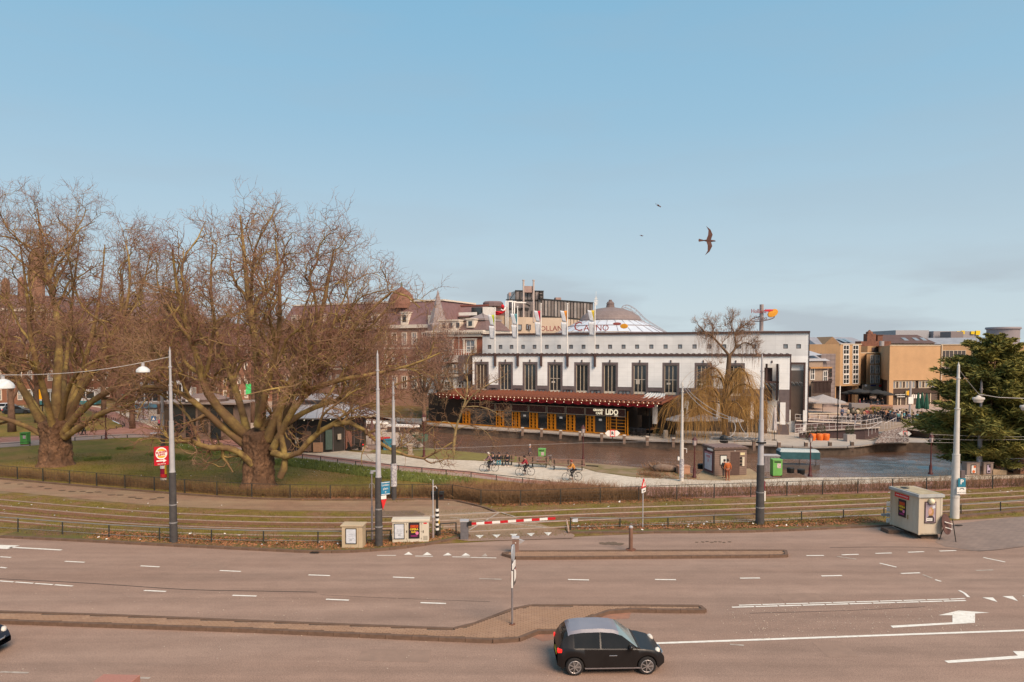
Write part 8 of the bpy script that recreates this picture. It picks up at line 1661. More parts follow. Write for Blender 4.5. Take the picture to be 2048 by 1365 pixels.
def person_meshes(p):
 q=POSE[p];V,E,Rd=[],[],[]
 def a(v,r,par=None):
  V.append(tuple(v));Rd.append(r)
  if par is not None:E.append((par,len(V)-1))
  return len(V)-1
 pe=a(q['pel'],(.13,.10));c=a(q['ch'],(.16,.11),pe);n=a(q['nk'],.055,c);h=a(q['hd'],(.085,.10),n);a(Vector(q['hd'])+Vector((0,-.0,.11)),(.07,.08),h);a(Vector(q['hd'])+Vector((0,-.105,.01)),.018,h)
 for s in(0,1):
  sx=-1 if s==0 else 1
  hip=a(Vector(q['pel'])+Vector((sx*.09,0,-.04)),.085,pe);k=a(q['kn'][s],.058,hip);an=a(q['an'][s],.038,k);a(Vector(q['an'][s])+Vector((0,-.17,-.045)),(.042,.03),an)
  sh=a(Vector(q['ch'])+Vector((sx*.17,0,.07)),.06,c);el=a(q['el'][s],.042,sh);ha=a(q['ha'][s],.028,el);a(Vector(q['ha'][s])+(Vector(q['ha'][s])-Vector(q['el'][s])).normalized()*.07,(.036,.016),ha)
 body=skinned('body',V,E,Rd)
 import bmesh
 bm=bmesh.new();bm.from_mesh(body)
 fm=MB()
 for s in(0,1):
  d=(Vector(q['ha'][s])-Vector(q['el'][s])).normalized();side=d.cross(Vector((0,0,1)));side=side.normalized()if side.length>.1 else Vector((0,1,0));b=Vector(q['ha'][s])+d*.06
  for i,L in enumerate((.06,.075,.08,.072)):p0=b+side*(i-1.5)*.018;p1=p0+d*L*.55;p2=p1+(d*.6+Vector((0,0,-.5)))*L*.5;fm.tube([p0,p1,p2],[.009,.008,.006],4)
  p0=b-d*.03+side*.032;fm.tube([p0,p0+side*.02+d*.03,p0+side*.022+d*.055],[.010,.009,.007],4)
 fme=bpy.data.meshes.new('f');fme.from_pydata(fm.v,[],fm.f);bm.from_mesh(fme);bm.to_mesh(body);bm.free()
 V,E,Rd=[],[],[];lo=Vector(q['pel'])+Vector((0,0,-.02));pe=a(lo,(.165,.135));c=a(q['ch'],(.195,.14),pe);a(Vector(q['nk'])-Vector((0,0,.05)),(.09,.08),c)
 for s in(0,1):
  sx=-1 if s==0 else 1;sh=a(Vector(q['ch'])+Vector((sx*.18,0,.07)),.08,c);el=a(q['el'][s],.062,sh);a(Vector(q['ha'][s]).lerp(Vector(q['el'][s]),.15),.047,el)
 jacket=skinned('jacket',V,E,Rd)
 V,E,Rd=[],[],[];pe=a(Vector(q['pel'])+Vector((0,0,.02)),(.15,.125))
 for s in(0,1):sx=-1 if s==0 else 1;hip=a(Vector(q['pel'])+Vector((sx*.09,0,-.06)),.10,pe);k=a(q['kn'][s],.075,hip);a(Vector(q['an'][s]).lerp(Vector(q['kn'][s]),.1),.055,k)
 tro=skinned('trousers',V,E,Rd)
 V,E,Rd=[],[],[];
 m=MB();hc=Vector(q['hd'])+Vector((0,.015,.045));prof=[(.02,.115),(.075,.10),(.108,.045),(.112,-.02),(.095,-.07)];m.lathe(list(reversed(prof)),12,tuple(hc));m.v=[(x,y+(.02 if z<hc.z else 0),z)for x,y,z in m.v]
 hair=bpy.data.meshes.new('hair');hair.from_pydata(m.v,[],m.f)
 m=MB()
 for s in(0,1):an=Vector(q['an'][s]);m.box(an.x-.05,an.x+.05,an.y-.20,an.y+.07,an.z-.085,an.z+.0)
 shoes=bpy.data.meshes.new('shoes');shoes.from_pydata(m.v,[],m.f)
 m=MB();hc=Vector(q['hd'])
 for s in(-1,1):m.box(hc.x+s*.035-.012,hc.x+s*.035+.012,hc.y-.104,hc.y-.085,hc.z+.03,hc.z+.045)
 m.box(hc.x-.025,hc.x+.025,hc.y-.10,hc.y-.08,hc.z-.055,hc.z-.045);face=bpy.data.meshes.new('face');face.from_pydata(m.v,[],m.f)
 for x in(body,jacket,tro,hair,shoes,face):
  if not x.materials:x.materials.append(None)
 return dict(body=body,jacket=jacket,trousers=tro,hair=hair,shoes=shoes,face=face)
PM={k:person_meshes(k)for k in POSE}
def person(loc,rz,pose,jc,tc,label,hc=None,s=1.0,group=None,shoe=(.05,.04,.04)):
 t=thing('person',label,'person',loc,rz,group);t.scale=(s,s,s)
 mats=dict(body=skin,jacket=cloth_m('%d_%d_%d'%tuple(int(k*100)for k in jc),jc),trousers=cloth_m('%d_%d_%d'%tuple(int(k*100)for k in tc),tc),hair=hairm if hc is None else cloth_m('h%d_%d_%d'%tuple(int(k*100)for k in hc),hc),shoes=cloth_m('s%d_%d_%d'%tuple(int(k*100)for k in shoe),shoe),face=M('face_features',(.12,.04,.035),.6))
 for k,me in PM[pose].items():o=bpy.data.objects.new(k,me);col.objects.link(o);o.parent=t;o.material_slots[0].link='OBJECT';o.material_slots[0].material=mats[k]
 return t
O1=['first','second','third','fourth','fifth','sixth','seventh','eighth','ninth','tenth','eleventh','twelfth','thirteenth','fourteenth','fifteenth','sixteenth','seventeenth','eighteenth','nineteenth']
ORD=O1+['twentieth']+['twenty-'+k for k in O1[:9]]
def bicycle():
 t=thing('bicycle','x','bicycle')
 for y in(-.52,.52):
  m=MB();m.tube([(0,y+.33*math.cos(a),.34+.33*math.sin(a))for a in np.linspace(0,2*math.pi,21)],.02,5);w=m.build('wheel',iron,t)
  m=MB()
  for k in range(10):a=k*math.pi/5;m.tube([(0,y,.34),(0,y+.32*math.cos(a),.34+.32*math.sin(a))],.003,3)
  m.build('spokes',greyp,w,kind='stuff')
 m=MB()
 for a,b in(((0,-.52,.34),(0,-.34,.95)),((0,-.36,.82),(0,.05,.32)),((0,-.36,.85),(0,.18,.72)),((0,.05,.32),(0,.22,.88)),((0,.05,.32),(0,.52,.34)),((0,.2,.75),(0,.52,.34))):m.tube([a,b],.018,5)
 m.build('frame',M('bike_frame',(.06,.05,.06),.4),t)
 m=MB();m.tube([(-.26,-.22,1.03),(-.2,-.36,1.04),(0,-.36,1.0),(.2,-.36,1.04),(.26,-.22,1.03)],.014,5);m.tube([(0,-.34,.93),(0,-.36,1.0)],.014,5);m.build('handlebar',greyp,t)
 m=MB();m.prism([(-.03,.08),(.03,.08),(.08,.32),(-.08,.32)],.90,.95);m.build('saddle',iron,t);m=MB();m.box(-.07,.07,.38,.78,.70,.72);m.build('rack',iron,t)
 m=MB();m.tube([(-.09,.05,.22),(0,.05,.32),(.09,.05,.42)],.012,4);m.build('crank',iron,t);return t
BK=[None]
def bike(loc,rz,label,group='bicycles',tilt=0,c=None):
 if BK[0]is None:t=bicycle();BK[0]=t
 else:t=dup(BK[0])
 t.location=loc;t.rotation_euler=(0,tilt,rz);t['label']=label;t['group']=group
 return t
def rider(u,v,rz,jc,tc,label,blabel,hc=None):
 p=G(u,v);bike(p,rz,blabel,'bicycles being ridden');person(p,rz,'ride',jc,tc,label,hc)
dark=(.03,.03,.035);jeans=(.07,.08,.13)
rider(978,944,R(-80),(.24,.14,.15),dark,'cyclist in mauve jacket and dark trousers riding past the seated people','bicycle ridden in front of the bench with seated people',(.6,.55,.5))
rider(1050,952,R(-80),(.33,.04,.05),dark,'cyclist in dark red jacket riding past the middle bench','bicycle ridden in front of the middle bench');rider(1144,962,R(-80),(.62,.27,.06),dark,'cyclist in orange jacket riding past the right bench','bicycle ridden in front of the right bench',(.3,.08,.05))
rider(268,845,R(150),dark,dark,'cyclist in black on the red cycle road by the tree limb','bicycle ridden up the red cycle road');rider(320,862,R(165),(.55,.06,.14),dark,'cyclist in pink jacket left of the burger sign mast','bicycle ridden left of the burger sign mast',(.6,.5,.35));rider(354,867,R(170),dark,(.4,.05,.07),'cyclist in black jacket just right of the burger sign mast','bicycle ridden just right of the burger sign mast',(.6,.5,.35))
rider(393,868,R(120),(.07,.11,.17),dark,'cyclist in blue jacket in front of the graffiti stall','bicycle ridden in front of the graffiti stall');rider(412,860,R(-60),(.45,.22,.10),jeans,'cyclist in tan jacket near the white awning','bicycle ridden near the white awning')
bb=G(1003,932);
for i,(dx,jc,tc,lab)in enumerate([(-.80,dark,(.35,.35,.4),'seated person in black hooded jacket at the left end of the bench'),(-.22,dark,(.08,.28,.34),'seated person in black jacket with turquoise bag on the bench'),(.55,dark,dark,'seated person in dark hooded coat with white shoes on the bench')]):
 person((bb.x+dx,bb.y+.05,0),R(-6),'sit',jc,tc,lab,(.03,.03,.035),shoe=(.7,.68,.65))
person(G(1060,925),R(70),'stand',(.10,.075,.08),(.12,.09,.09),'grey-haired person in dark coat standing between bench and lime bin',(.45,.42,.42))
t=thing('carrier_bag','blue and white carrier bag on the bench beside the lime bin','bag',G(1077,931)+Vector((0,.1,.46)));m=MB();m.prism([(-.2,-.1),(.2,-.1),(.2,.1),(-.2,.1)],0,.35);m.build('bag',M('bag_print',(.60,.60,.68),.7,(.06,.07,.16),5),t);m=MB();m.tube([(-.1,0,.35),(-.08,0,.48),(.08,0,.48),(.1,0,.35)],.01,4);m.build('handle',iron,t)
person(G(1455,961.5),R(175),'stand',(.50,.13,.035),(.26,.075,.035),'person in rust orange coat reading the map on the toilet kiosk',s=1.02,shoe=(.35,.12,.05))
person(G(1448.5,957),R(185),'stand',dark,dark,'person in dark clothes half hidden behind the rust orange coat at the kiosk',s=.92)
person(G(167,871),R(110),'walk',(.72,.30,.06),dark,'person in orange jacket pushing a pram on the left footway')
person(G(161,870),R(110),'walk',dark,dark,'person in black walking beside the orange jacket on the left footway')
t=thing('pram','dark pram pushed along the left footway beside the trunk','pram',G(150,873),R(90));m=MB();m.tube([(-.25,0,.55),(0,0,.62),(.3,0,.7)],[.2,.26,.2],8);m.build('basket',iron,t);m=MB()
for x in(-.3,.3):
 for y in(-.2,.2):m.tube([(x+.14*math.cos(a),y,.15+.14*math.sin(a))for a in np.linspace(0,2*math.pi,11)],.018,4)
m.build('wheel',greyp,t,kind='stuff');m=MB();m.tube([(.3,-.2,.7),(.6,-.2,1.0),(.6,.2,1.0),(.3,.2,.7)],.015,4);m.tube([(-.3,0,.15),(.3,0,.7)],.015,4);m.tube([(.3,0,.15),(-.3,0,.6)],.015,4);m.build('handle',greyp,t)
for i,(u,v,rz,jc,tc,pose,lab)in enumerate([(585,898,2,(.35,.12,.12),dark,'walk','person in reddish top walking before the round pavilion, leftmost'),(602,895,-1.4,(.28,.16,.16),(.1,.07,.1),'walk','person in mauve top walking before the round pavilion'),(614,898,1.5,dark,jeans,'stand','person in black coat and dark jeans before the round pavilion'),(638,898,.4,dark,(.42,.45,.5),'walk','person in black jacket and pale jeans before the round pavilion'),(622,893,1,(.5,.05,.04),dark,'stand','person in red top standing at the pavilion doors'),(303,800,1,dark,jeans,'stand','person in dark clothes far away beside the market planks'),(340,838,2,(.6,.6,.62),dark,'stand','person in white top standing at the kiosk counter')]):
 person(G(u,v),rz,pose,jc,tc,lab)
cols=[(.55,.52,.5),dark,(.30,.05,.06),(.10,.12,.2),(.4,.2,.12),(.14,.35,.38),dark,(.5,.42,.3),(.2,.15,.14),dark]
cn=['white','black','dark red','navy','tan','turquoise','black','cream','brown','black'];rd_=random.Random(3);seen={}
pl=['at the top of the stone steps','beside the parked bicycles on the square','under the black parasols','next to the grey notice pole','at the bridge end of the square']
spots=sorted([(1776,848),(1783,849),(1790,850),(1796,850),(1802,851),(1786,845),(1793,846),(1766,845),(1772,844),(1808,848),(1799,843),(1780,842),(1728,845),(1733,843),(1749,843),(1756,845),(1762,842),(1741,842),(1715,842),(1706,841),(1719,818),(1727,817),(1742,816),(1755,818),(1764,815),(1733,815),(1818,850),(1826,852),(1834,850),(1843,848),(1812,843),(1696,842),(1684,840)])
for i,(u,v)in enumerate(spots):
 j=rd_.randrange(10);p_=pl[2]if v<825 else pl[0]if u<1804 and u>1770 and v>846 else pl[3]if 1804<=u<1825 else pl[4]if u>=1825 else pl[1]
 k_=(cn[j],p_);seen[k_]=seen.get(k_,0)+1
 person(G(u,v,1.0),rd_.uniform(0,6),rd_.choice(['stand','walk']),cols[j],rd_.choice([dark,jeans]),'distant person in %s top %s, %s such'%(k_+(['first','second','third','fourth','fifth','sixth','seventh','eighth','ninth','tenth','eleventh','twelfth'][seen[k_]-1],)),group='distant people in %s %s'%k_,s=rd_.uniform(.95,1.05))
person(G(1710,853,.9),1,'stand',(.10,.06,.06),(.3,.3,.36),'person in dark jacket leaning at the ramp railing')
for i in range(26):
 u=1668+i*4.6;bike(G(u,846+rd_.uniform(-2.5,1.5),1.0),rd_.uniform(-.7,.7)+1.2,'parked bicycle on the square, %s from the left in its row'%ORD[i],'bicycles parked in a dense row on the square')
for i,(u,v)in enumerate([(2016,942),(2036,942),(1995,944),(2050,943)]):bike(G(u,v),R(90+8*i),['pale bicycle parked against the white railing, second from left','bicycle parked against the white railing beside the pier','first bicycle at the white railing, next to the stone block','bicycle cut by the right edge at the white railing'][i],'bicycles at the white railing')
bike(G(1094,933),R(60),'bicycle parked behind the middle bench beside the lime green bin','bicycles parked by the benches')
tyre=M('tyre_rubber',(.02,.018,.018),.85);alloy=M('alloy_rim',(.36,.33,.32),.35,metal=.6)
def car(name,label,loc,rz,L,W,Hh,body,roofm,kind='hatch',full=True):
 t=thing(name,label,'car',loc,rz);wr=.30 if full else.32;wx_=(-L*.345,L*.325)
 N=72;xs=[-L/2+L*i/N for i in range(N+1)]
 def prof(s):
  belt=np.interp(s,[0,.03,.1,.5,.70,.80,.90,.97,1],[.50*Hh,.60*Hh,.62*Hh,.60*Hh,.595*Hh,.58*Hh,.53*Hh,.44*Hh,.34*Hh])
  top=np.interp(s,[0,.02,.06,.12,.22,.40,.52,.60,.72,.76,1],[.50*Hh,.66*Hh,.84*Hh,.95*Hh,.99*Hh,Hh,.975*Hh,.91*Hh,.66*Hh,.595*Hh,.34*Hh]);top=max(top,belt)
  w=W/2*np.interp(s,[0,.04,.15,.8,.93,1],[.80,.90,1,1,.90,.70]);return belt,top,w
 st=[]
 for x in xs:
  s=(x+L/2)/L;belt,top,w=prof(s);zb=.20+.10*max(0,abs(s-.5)*2-.88)/.12
  arch=0
  for wx in wx_:
   if abs(x-wx)<wr+.05:arch=max(arch,wr+math.sqrt((wr+.05)**2-(x-wx)**2))
  zo=max(zb,arch);rw_=w*(1-.30*(top-belt)/(Hh*.4))if top>belt+.02 else w*.95
  st.append([(x,0,zb),(x,w*.72,zb),(x,w*.74,max(zb,min(zo,belt-.1))),(x,w*.985,zo),(x,w,zo+(belt-zo)*.45),(x,w*.985,belt-.03),(x,w*.95,belt),(x,rw_*1.0,belt+(top-belt)*.80),(x,rw_*.86,belt+(top-belt)*.96),(x,0,top)])
 nP=10;mb_,mg,mr,mw=MB(),MB(),MB(),MB()
 for sgn in(1,-1):
  vs=[(x,y*sgn,z)for c in st for x,y,z in c]
  fb_,fg_,fr_,fw_=[],[],[],[]
  for i in range(N):
   s=(i+.5)/N
   for j in range(nP-1):
    q=(i*nP+j,(i+1)*nP+j,(i+1)*nP+j+1,i*nP+j+1)
    if sgn<0:q=q[::-1]
    a=st[i][6];b=st[i][9]
    if j==6 and.15<s<.66 and not(.385<s<.40):fg_.append(q)
    elif j==6 and.66<=s<.70:fb_.append(q)
    elif j>=7 and.575<s<.735:fw_.append(q)
    elif j>=7 and.035<s<.10:fg_.append(q)
    elif j>=7 and.10<=s<=.575:fr_.append(q)
    else:fb_.append(q)
  mb_.add(vs,fb_);mg.add(vs,fg_);mr.add(vs,fr_);mw.add(vs,fw_)
 bo=mb_.build('body',body,t,smooth=True);mg.build('windows',M('car_glass',(.020,.018,.016),.12,(.012,.011,.010),1,spec=.35),t,smooth=True);mw.build('windscreen',M('screen_glass',(.22,.29,.30),.08,(.17,.23,.24),1,spec=.9),t,smooth=True);mr.build('roof',roofm,t,smooth=True)  # windscreen base colour is paled to imitate reflected sky
 for o in t.children:
  w_=o.modifiers.new('w','WELD');w_.merge_threshold=.0005
 for wx in wx_:
  for sg in(-1,1):
   y=sg*(W/2-.10);m=MB();m.lathe([(wr-.03,-.1),(wr,-.07),(wr,.07),(wr-.03,.1),(.19,.1)],24);m.xf(Matrix.Translation((wx,y,wr))@Matrix.Rotation(-sg*math.pi/2,4,'X'));w=m.build('wheel',tyre,t,smooth=True)
   if full:
    m=MB();m.lathe([(.20,.085),(.215,.105),(.20,.112),(.185,.10)],24);
    for k in range(7):a=k*2*math.pi/7;m.bar((.03*math.cos(a),.03*math.sin(a),.105),(.2*math.cos(a),.2*math.sin(a),.10),.035,.02)
    m.lathe([(.05,.09),(.045,.12),(.01,.122)],10);m.xf(Matrix.Translation((wx,y,wr))@Matrix.Rotation(-sg*math.pi/2,4,'X'));m.build('rim',alloy,w,smooth=False)
 red=M('tail_lamp',(.60,.01,.01),.3,emit=(1,.03,.02,.8));hl=M('head_lamp',(.70,.66,.60),.2);chrome=M('chrome',(.6,.56,.54),.2,metal=.8)
 for sg in(-1,1):
  m=MB();m.box(-L/2-.005,-L/2+.22,sg*W/2*.80-.07,sg*W/2*.80+.085,.50*Hh,.585*Hh);m.build('tail_light',red,t,bevel=.02)
  m=MB();m.lathe([(.02,-.05),(.10,-.03),(.115,.03),(.07,.07),(.01,.08)],14);m.xf(Matrix.Translation((L/2-.20,sg*W/2*.66,.475*Hh))@Matrix.Translation((-.05,0,0))@Matrix.Rotation(sg*.45,4,'Z')@Matrix.Rotation(math.pi/2,4,'Y')@Matrix.Diagonal((1,1.25,1.3,1)));m.build('headlight',hl,t,smooth='all')
  if full:
   m=MB();m.tube([(-.10,sg*(W/2+.012),.455*Hh),(.16,sg*(W/2+.012),.455*Hh)],.014,6);m.build('door_handle',chrome,t)
   m=MB();m.lathe([(.02,-.08),(.08,-.05),(.09,.03),(.03,.07)],10);m.xf(Matrix.Translation((L*.17,sg*(W/2+.07),.645*Hh))@Matrix.Rotation(math.pi/2,4,'Y'));m.build('mirror',body,t,smooth='all')
   m=MB();m.box(-.32,-.312,sg*W/2*.99-.006,sg*W/2*1.0+.004,.26,.58*Hh);m.box(.62,.628,sg*W/2*.99-.006,sg*W/2*1.0+.004,.26,.57*Hh);m.build('door_gap',iron,t,kind='stuff')
   m=MB();m.box(-.9,.95,sg*W/2*.985-.02,sg*W/2*.985+.02,.235,.265);m.build('sill_trim',M('sill_grey',(.2,.17,.17),.4),t)
 m=MB();m.tube([(L/2-.17,-W*.36,.36*Hh),(L/2+.01,-W*.15,.36*Hh),(L/2+.01,W*.15,.36*Hh),(L/2-.17,W*.36,.36*Hh)],.028,6);m.build('front_trim',chrome,t)
 m=MB();m.box(-L/2-.012,-L/2+.02,-.26,.26,.34*Hh,.42*Hh);m.build('number_plate',M('plate_yellow2',(.70,.50,.05),.5),t)
 m=MB();m.box(-L*.42,L*.42,-W*.36,W*.36,.16,.32);m.build('underbody',iron,t);return t
blackp=M('car_black',(.012,.010,.010),.36,(.008,.006,.006),2,spec=.4);grroof=M('car_roof_grey',(.23,.22,.25),.3,(.19,.18,.21),1,spec=.6)
b=G(1222,1350);car('small_car','small black hatchback with silver grey roof driving right in the near lane',(b.x,b.y+.75,0),R(2),3.58,1.64,1.48,blackp,grroof)
b=G(-164,1334);car('taxi_car','dark car with yellow-orange trim cut off by the left edge',(b.x,b.y+.9,0),R(-1),4.2,1.75,1.5,M('car_darkblue',(.02,.02,.03),.25),M('car_roof_dark',(.10,.10,.11),.3));
t=thing('taxi_box','pale orange roof sign on the car cut by the left edge','roof sign',(b.x+.9,b.y+.9,1.5));m=MB();m.box(-.5,.9,-.2,.2,0,.12);m.build('box',M('taxi_cream',(.70,.50,.22),.5),t);m=MB();m.box(.6,1.1,-.95,-.9,-.95,-.85);m.build('stripe',M('taxi_orange',(.75,.28,.02),.5),t)
pc=[((20,822),(.65,.66,.68),'white parked car at the far left edge behind the trunk'),((36,828),(.04,.05,.06),'dark parked car beside the white one at far left'),((212,796),(.10,.10,.12),'dark grey parked car left of the tram'),((232,797),(.30,.32,.36),'silver grey parked car left of the tram'),((252,799),(.35,.05,.04),'red parked car close to the tram front'),((90,806),(.6,.6,.6),'pale parked car behind the leftmost trunk')]
pro=None
for(u,v),c,lab in pc:
 p=G(u,v);cm=M('car_%d'%u,c,.3,tuple(k*.8 for k in c),1)
 if pro is None:pro=car('parked_car',lab,p,R(15),4.2,1.75,1.45,cm,cm,full=False);pro['group']='cars parked beyond the left lawn'
 else:
  o=dup(pro,label=lab,loc=p,rz=R(random.uniform(0,40)))
  for ch in o.children:
   if ch.name.startswith(('body','roof')):ch.material_slots[0].link='OBJECT';ch.material_slots[0].material=cm
trw=M('tram_white',(.66,.68,.70),.4);trb=M('tram_blue',(.10,.25,.36),.4);a0=Vector(((262-1024)*125/F,125,0));a1=Vector(((382-1024)*132/F,132,0))
t=thing('tram','white and blue tram with orange display passing beyond the market kiosk','tram',a0,math.atan2(a1.y-a0.y,a1.x-a0.x));Lt=(a1-a0).length;zr_=P(0,765,125).z
m=MB();m.prism([(.0,.6),(.5,0),(Lt,0),(Lt,2.4),(.5,2.4),(0,1.8)],1.15,zr_-.3);m.build('body',trw,t);m=MB();m.prism([(-.02,.6),(.48,-.02),(Lt,-.02),(Lt,2.42),(.48,2.42),(-.02,1.8)],.35,1.15);m.build('skirt',trb,t);m=MB();m.box(.8,Lt-.3,.3,2.1,zr_-.3,zr_);m.build('roof_unit',trw,t)
for k in range(7):x=.9+k*(Lt-1.2)/7;m=MB();m.box(x,x+(Lt-1.2)/7-.22,-.03,.0,1.55,zr_-.65);m.build('window',dglass,t)
m=MB();m.prism([(-.03,.65),(.4,.05),(.42,.07),(-.01,.67)],1.5,zr_-.7);m.build('windscreen',dglass,t);m=MB();m.box(-.06,.45,.4,1.6,zr_-.6,zr_-.32);m.build('display',M('display_orange',(.8,.25,.03),.5,emit=(1,.3,.05,1.0)),t)
a0=Vector(((60-1024)*135/F,135,0));t=thing('bus','pale bus with teal skirt half hidden behind the leftmost plane trunk','bus',a0,R(4));m=MB();m.box(0,12,0,2.5,.4,3.1);m.build('body',M('bus_pale',(.5,.5,.5),.4),t);m=MB();m.box(-.02,12.02,-.02,2.5,.3,1.0);m.build('skirt',M('bus_teal',(.05,.18,.2),.5),t)
for k in range(7):m=MB();m.box(.4+k*1.65,1.85+k*1.65,-.03,0,1.5,2.7);m.build('window',dglass,t)
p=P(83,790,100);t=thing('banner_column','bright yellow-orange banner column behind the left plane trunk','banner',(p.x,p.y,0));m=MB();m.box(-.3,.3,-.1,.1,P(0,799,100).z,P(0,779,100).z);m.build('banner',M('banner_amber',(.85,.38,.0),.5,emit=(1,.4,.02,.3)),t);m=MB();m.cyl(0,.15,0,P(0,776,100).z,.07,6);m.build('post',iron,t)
def flat_kiosk(loc,rz,w,d,h,label,roofc,wallc,over=.6,n=6):
 t=thing('market_kiosk',label,'kiosk',loc,rz);m=MB();m.box(-w/2,w/2,0,d,0,h);m.build('wall',M('kwall_%d'%int(w*10),wallc,.8,tuple(k*.6 for k in wallc),2),t)
 m=MB();m.box(-w/2-over,w/2+over,-over,d+over,h,h+.22);m.build('roof',M('kroof_%d'%int(w*10),roofc,.7,tuple(k*.75 for k in roofc),1),t)
 for k in range(n):q=-w/2+(k+.5)*w/n;m=MB();m.box(q-w/n*.40,q+w/n*.40,-.06,0,.9 if k%2 else.15,h-.3);f=m.build('shop_window',dglass if k%3 else bglass,t);m=MB();m.box(q-w/n*.42,q+w/n*.42,-.1,-.03,h-.35,h-.25);m.build('lintel',M('post_wood'),f)
 return t
k_=flat_kiosk(Vector(((392-1024)*84/F,84,0)),R(-6),9.5,4,P(0,808,83).z-.1,'flat-roofed dark market kiosk with grey fascia behind the burger sign mast',(.36,.29,.26),(.24,.16,.12))
m=MB();m.lathe([(2.6,0),(2.8,.35),(1.2,.9),(.1,1.0)],16,(0,2,P(0,808,83).z+.1));m.build('roof_lantern',M('lantern_roof',(.24,.17,.15),.8),k_);m=MB()
for k in range(4):m.box(-.9+k*.45,-.65+k*.45,-.85,-.6,P(0,808,83).z+.25,P(0,808,83).z+.6)
m.build('white_marker',whitep,k_,kind='stuff')
p=G(405,860);t=thing('graffiti_stall','dark stall with graffiti side, pictures and a white awning','stall',p,R(-6));hs=P(0,818,p.y).z;m=MB();m.box(-1.3,2.4,0,2,0,hs);m.build('wall',M('stall_dark',(.07,.06,.05),.8),t);m=MB();m.box(-1.4,2.5,-.1,2.1,hs,hs+.12);m.build('roof',M('stall_green',(.16,.22,.09),.7),t)
m=MB();m.add([(-1.8,-1.2,hs-.55),(.3,-1.0,hs-.35),(.4,0,hs+.05),(-1.3,0,hs)],[(0,1,2,3)]);o=m.build('awning',M('awning_white',(.62,.66,.68),.7),t);sm=o.modifiers.new('s','SOLIDIFY');sm.thickness=.03
m=MB();m.box(-.3,2.35,-.03,0,.3,1.6);m.build('graffiti',M('graffiti_mix',(.55,.42,.42),.7,(.08,.05,.06),2.2),t)
for k in range(2):m=MB();m.box(1.0+k*.75,1.4+k*.75,-.05,0,hs-.75,hs-.35);f=m.build('picture',whitep,t);m=MB();m.box(1.08+k*.75,1.32+k*.75,-.06,-.05,hs-.66,hs-.44);m.build('print',iron,f)
m=MB();m.box(-1.6,-1.52,-1.15,-1.07,0,hs-.55);m.build('awning_post',whitep,t)
for i,(u,v,c,lab)in enumerate([(283,840,(.35,.25,.25),'sandwich board beside the red cycle road, left one'),(292,840,(.45,.28,.30),'tall sandwich board beside the red cycle road, right one')]):t=thing('sandwich_board',lab,'sign board',G(u,v));m=MB();m.box(-.4,.4,-.05,.05,.1,1.2+.4*i);m.build('board',M('board_%d'%i,c,.7,(.6,.55,.55),9),t)
p=G(308,864);t=thing('crossing_sign','blue zebra crossing sign on a thin pole left of the burger sign mast','traffic sign',p);z=P(0,834,p.y).z;m=MB();m.cyl(0,0,0,z,.03,6);m.build('pole',greyp,t);m=MB();m.box(-.3,.3,-.05,0,z-.5,z+.1);f=m.build('blue_plate',M('sign_blue3',(.04,.16,.34),.5),t);m=MB();m.add([(-.2,-.06,z-.42),(.2,-.06,z-.42),(0,-.06,z)],[(0,1,2)]);f=m.build('white_triangle',whitep,f)
for i,(u,v,w,c,lab)in enumerate([(316,812,2.6,(.42,.30,.17),'pale wooden plank crate on the market square'),(448,856,1.4,(.34,.24,.18),'beige cabinet between the stall and the plane trunk'),(457,853,.9,(.6,.03,.03),'bright red object behind the beige cabinet'),(432,856,.5,(.55,.04,.04),'red box left of the beige cabinet')]):t=thing('market_box',lab,'box',G(u,v));m=MB();m.box(-w/2,w/2,0,.8,0,1.2 if i<2 else.8);m.build('body',M('mbox_%d'%i,c,.8,tuple(k*.7 for k in c),4),t);m=MB();m.box(-w/2-.04,w/2+.04,-.04,.84,1.2 if i<2 else.8,1.26 if i<2 else.86);m.build('lid',M('mbox_%d'%i),t)
pcn=Vector(((640-1024)*78/F,78,0));t=thing('round_pavilion','round pavilion café with ribbed grey metal roof and string lights','pavilion',pcn);he=P(0,833,74).z;Rr_=6.1;n=32
m=MB();m.lathe([(Rr_,he-.12),(Rr_+.06,he),(Rr_*.45,he+1.15),(Rr_*.40,he+1.2)],n);m.build('roof',M('zinc_roof',(.36,.36,.38),.5,(.29,.28,.30),1.2),t)
m=MB()
for k in range(n):a=2*math.pi*k/n;m.bar((Rr_*math.cos(a),Rr_*math.sin(a),he+.03),(Rr_*.45*math.cos(a),Rr_*.45*math.sin(a),he+1.18),.05,.06)
m.build('rib',M('zinc_rib',(.20,.19,.20),.5),t,kind='stuff');m=MB();m.lathe([(Rr_*.40,he+1.1),(Rr_*.40,he+1.6),(Rr_*.52,he+1.65),(Rr_*.25,he+2.1),(.1,he+2.2)],24);m.build('upper_roof',M('upper_zinc',(.30,.27,.27),.6),t);m=MB();m.cyl(-3,-1.5,he+.6,he+1.7,.42,12);m.build('chimney',M('flue_cladding'),t)
m=MB();m.lathe([(Rr_*.80,0),(Rr_*.80,he)],24);m.build('wall',M('pavilion_dark',(.045,.038,.033),.5),t)
for k,(c,z0,z1,w_)in enumerate([((.32,.05,.04),1.2,2.2,.5),((.12,.08,.06),.2,2.4,.9),((.50,.42,.33),1.0,1.6,.35),((.16,.10,.07),.2,2.3,.9),((.35,.20,.12),.1,1.1,1.0),((.08,.12,.10),.3,2.4,.7),((.45,.38,.3),1.3,1.9,.4),((.22,.10,.07),.2,2.2,.8)]):
 a=R(-128+k*12.5);m=MB();m.box(-w_/2,w_/2,-.04,.04,z0,min(z1,he-.3));m.xf(Matrix.Translation((Rr_*.84*math.cos(a),Rr_*.84*math.sin(a),0))@Matrix.Rotation(a+math.pi/2,4,'Z'));m.build('facade_panel',M('pav_panel_%d'%k,c,.6),t)
m=MB()
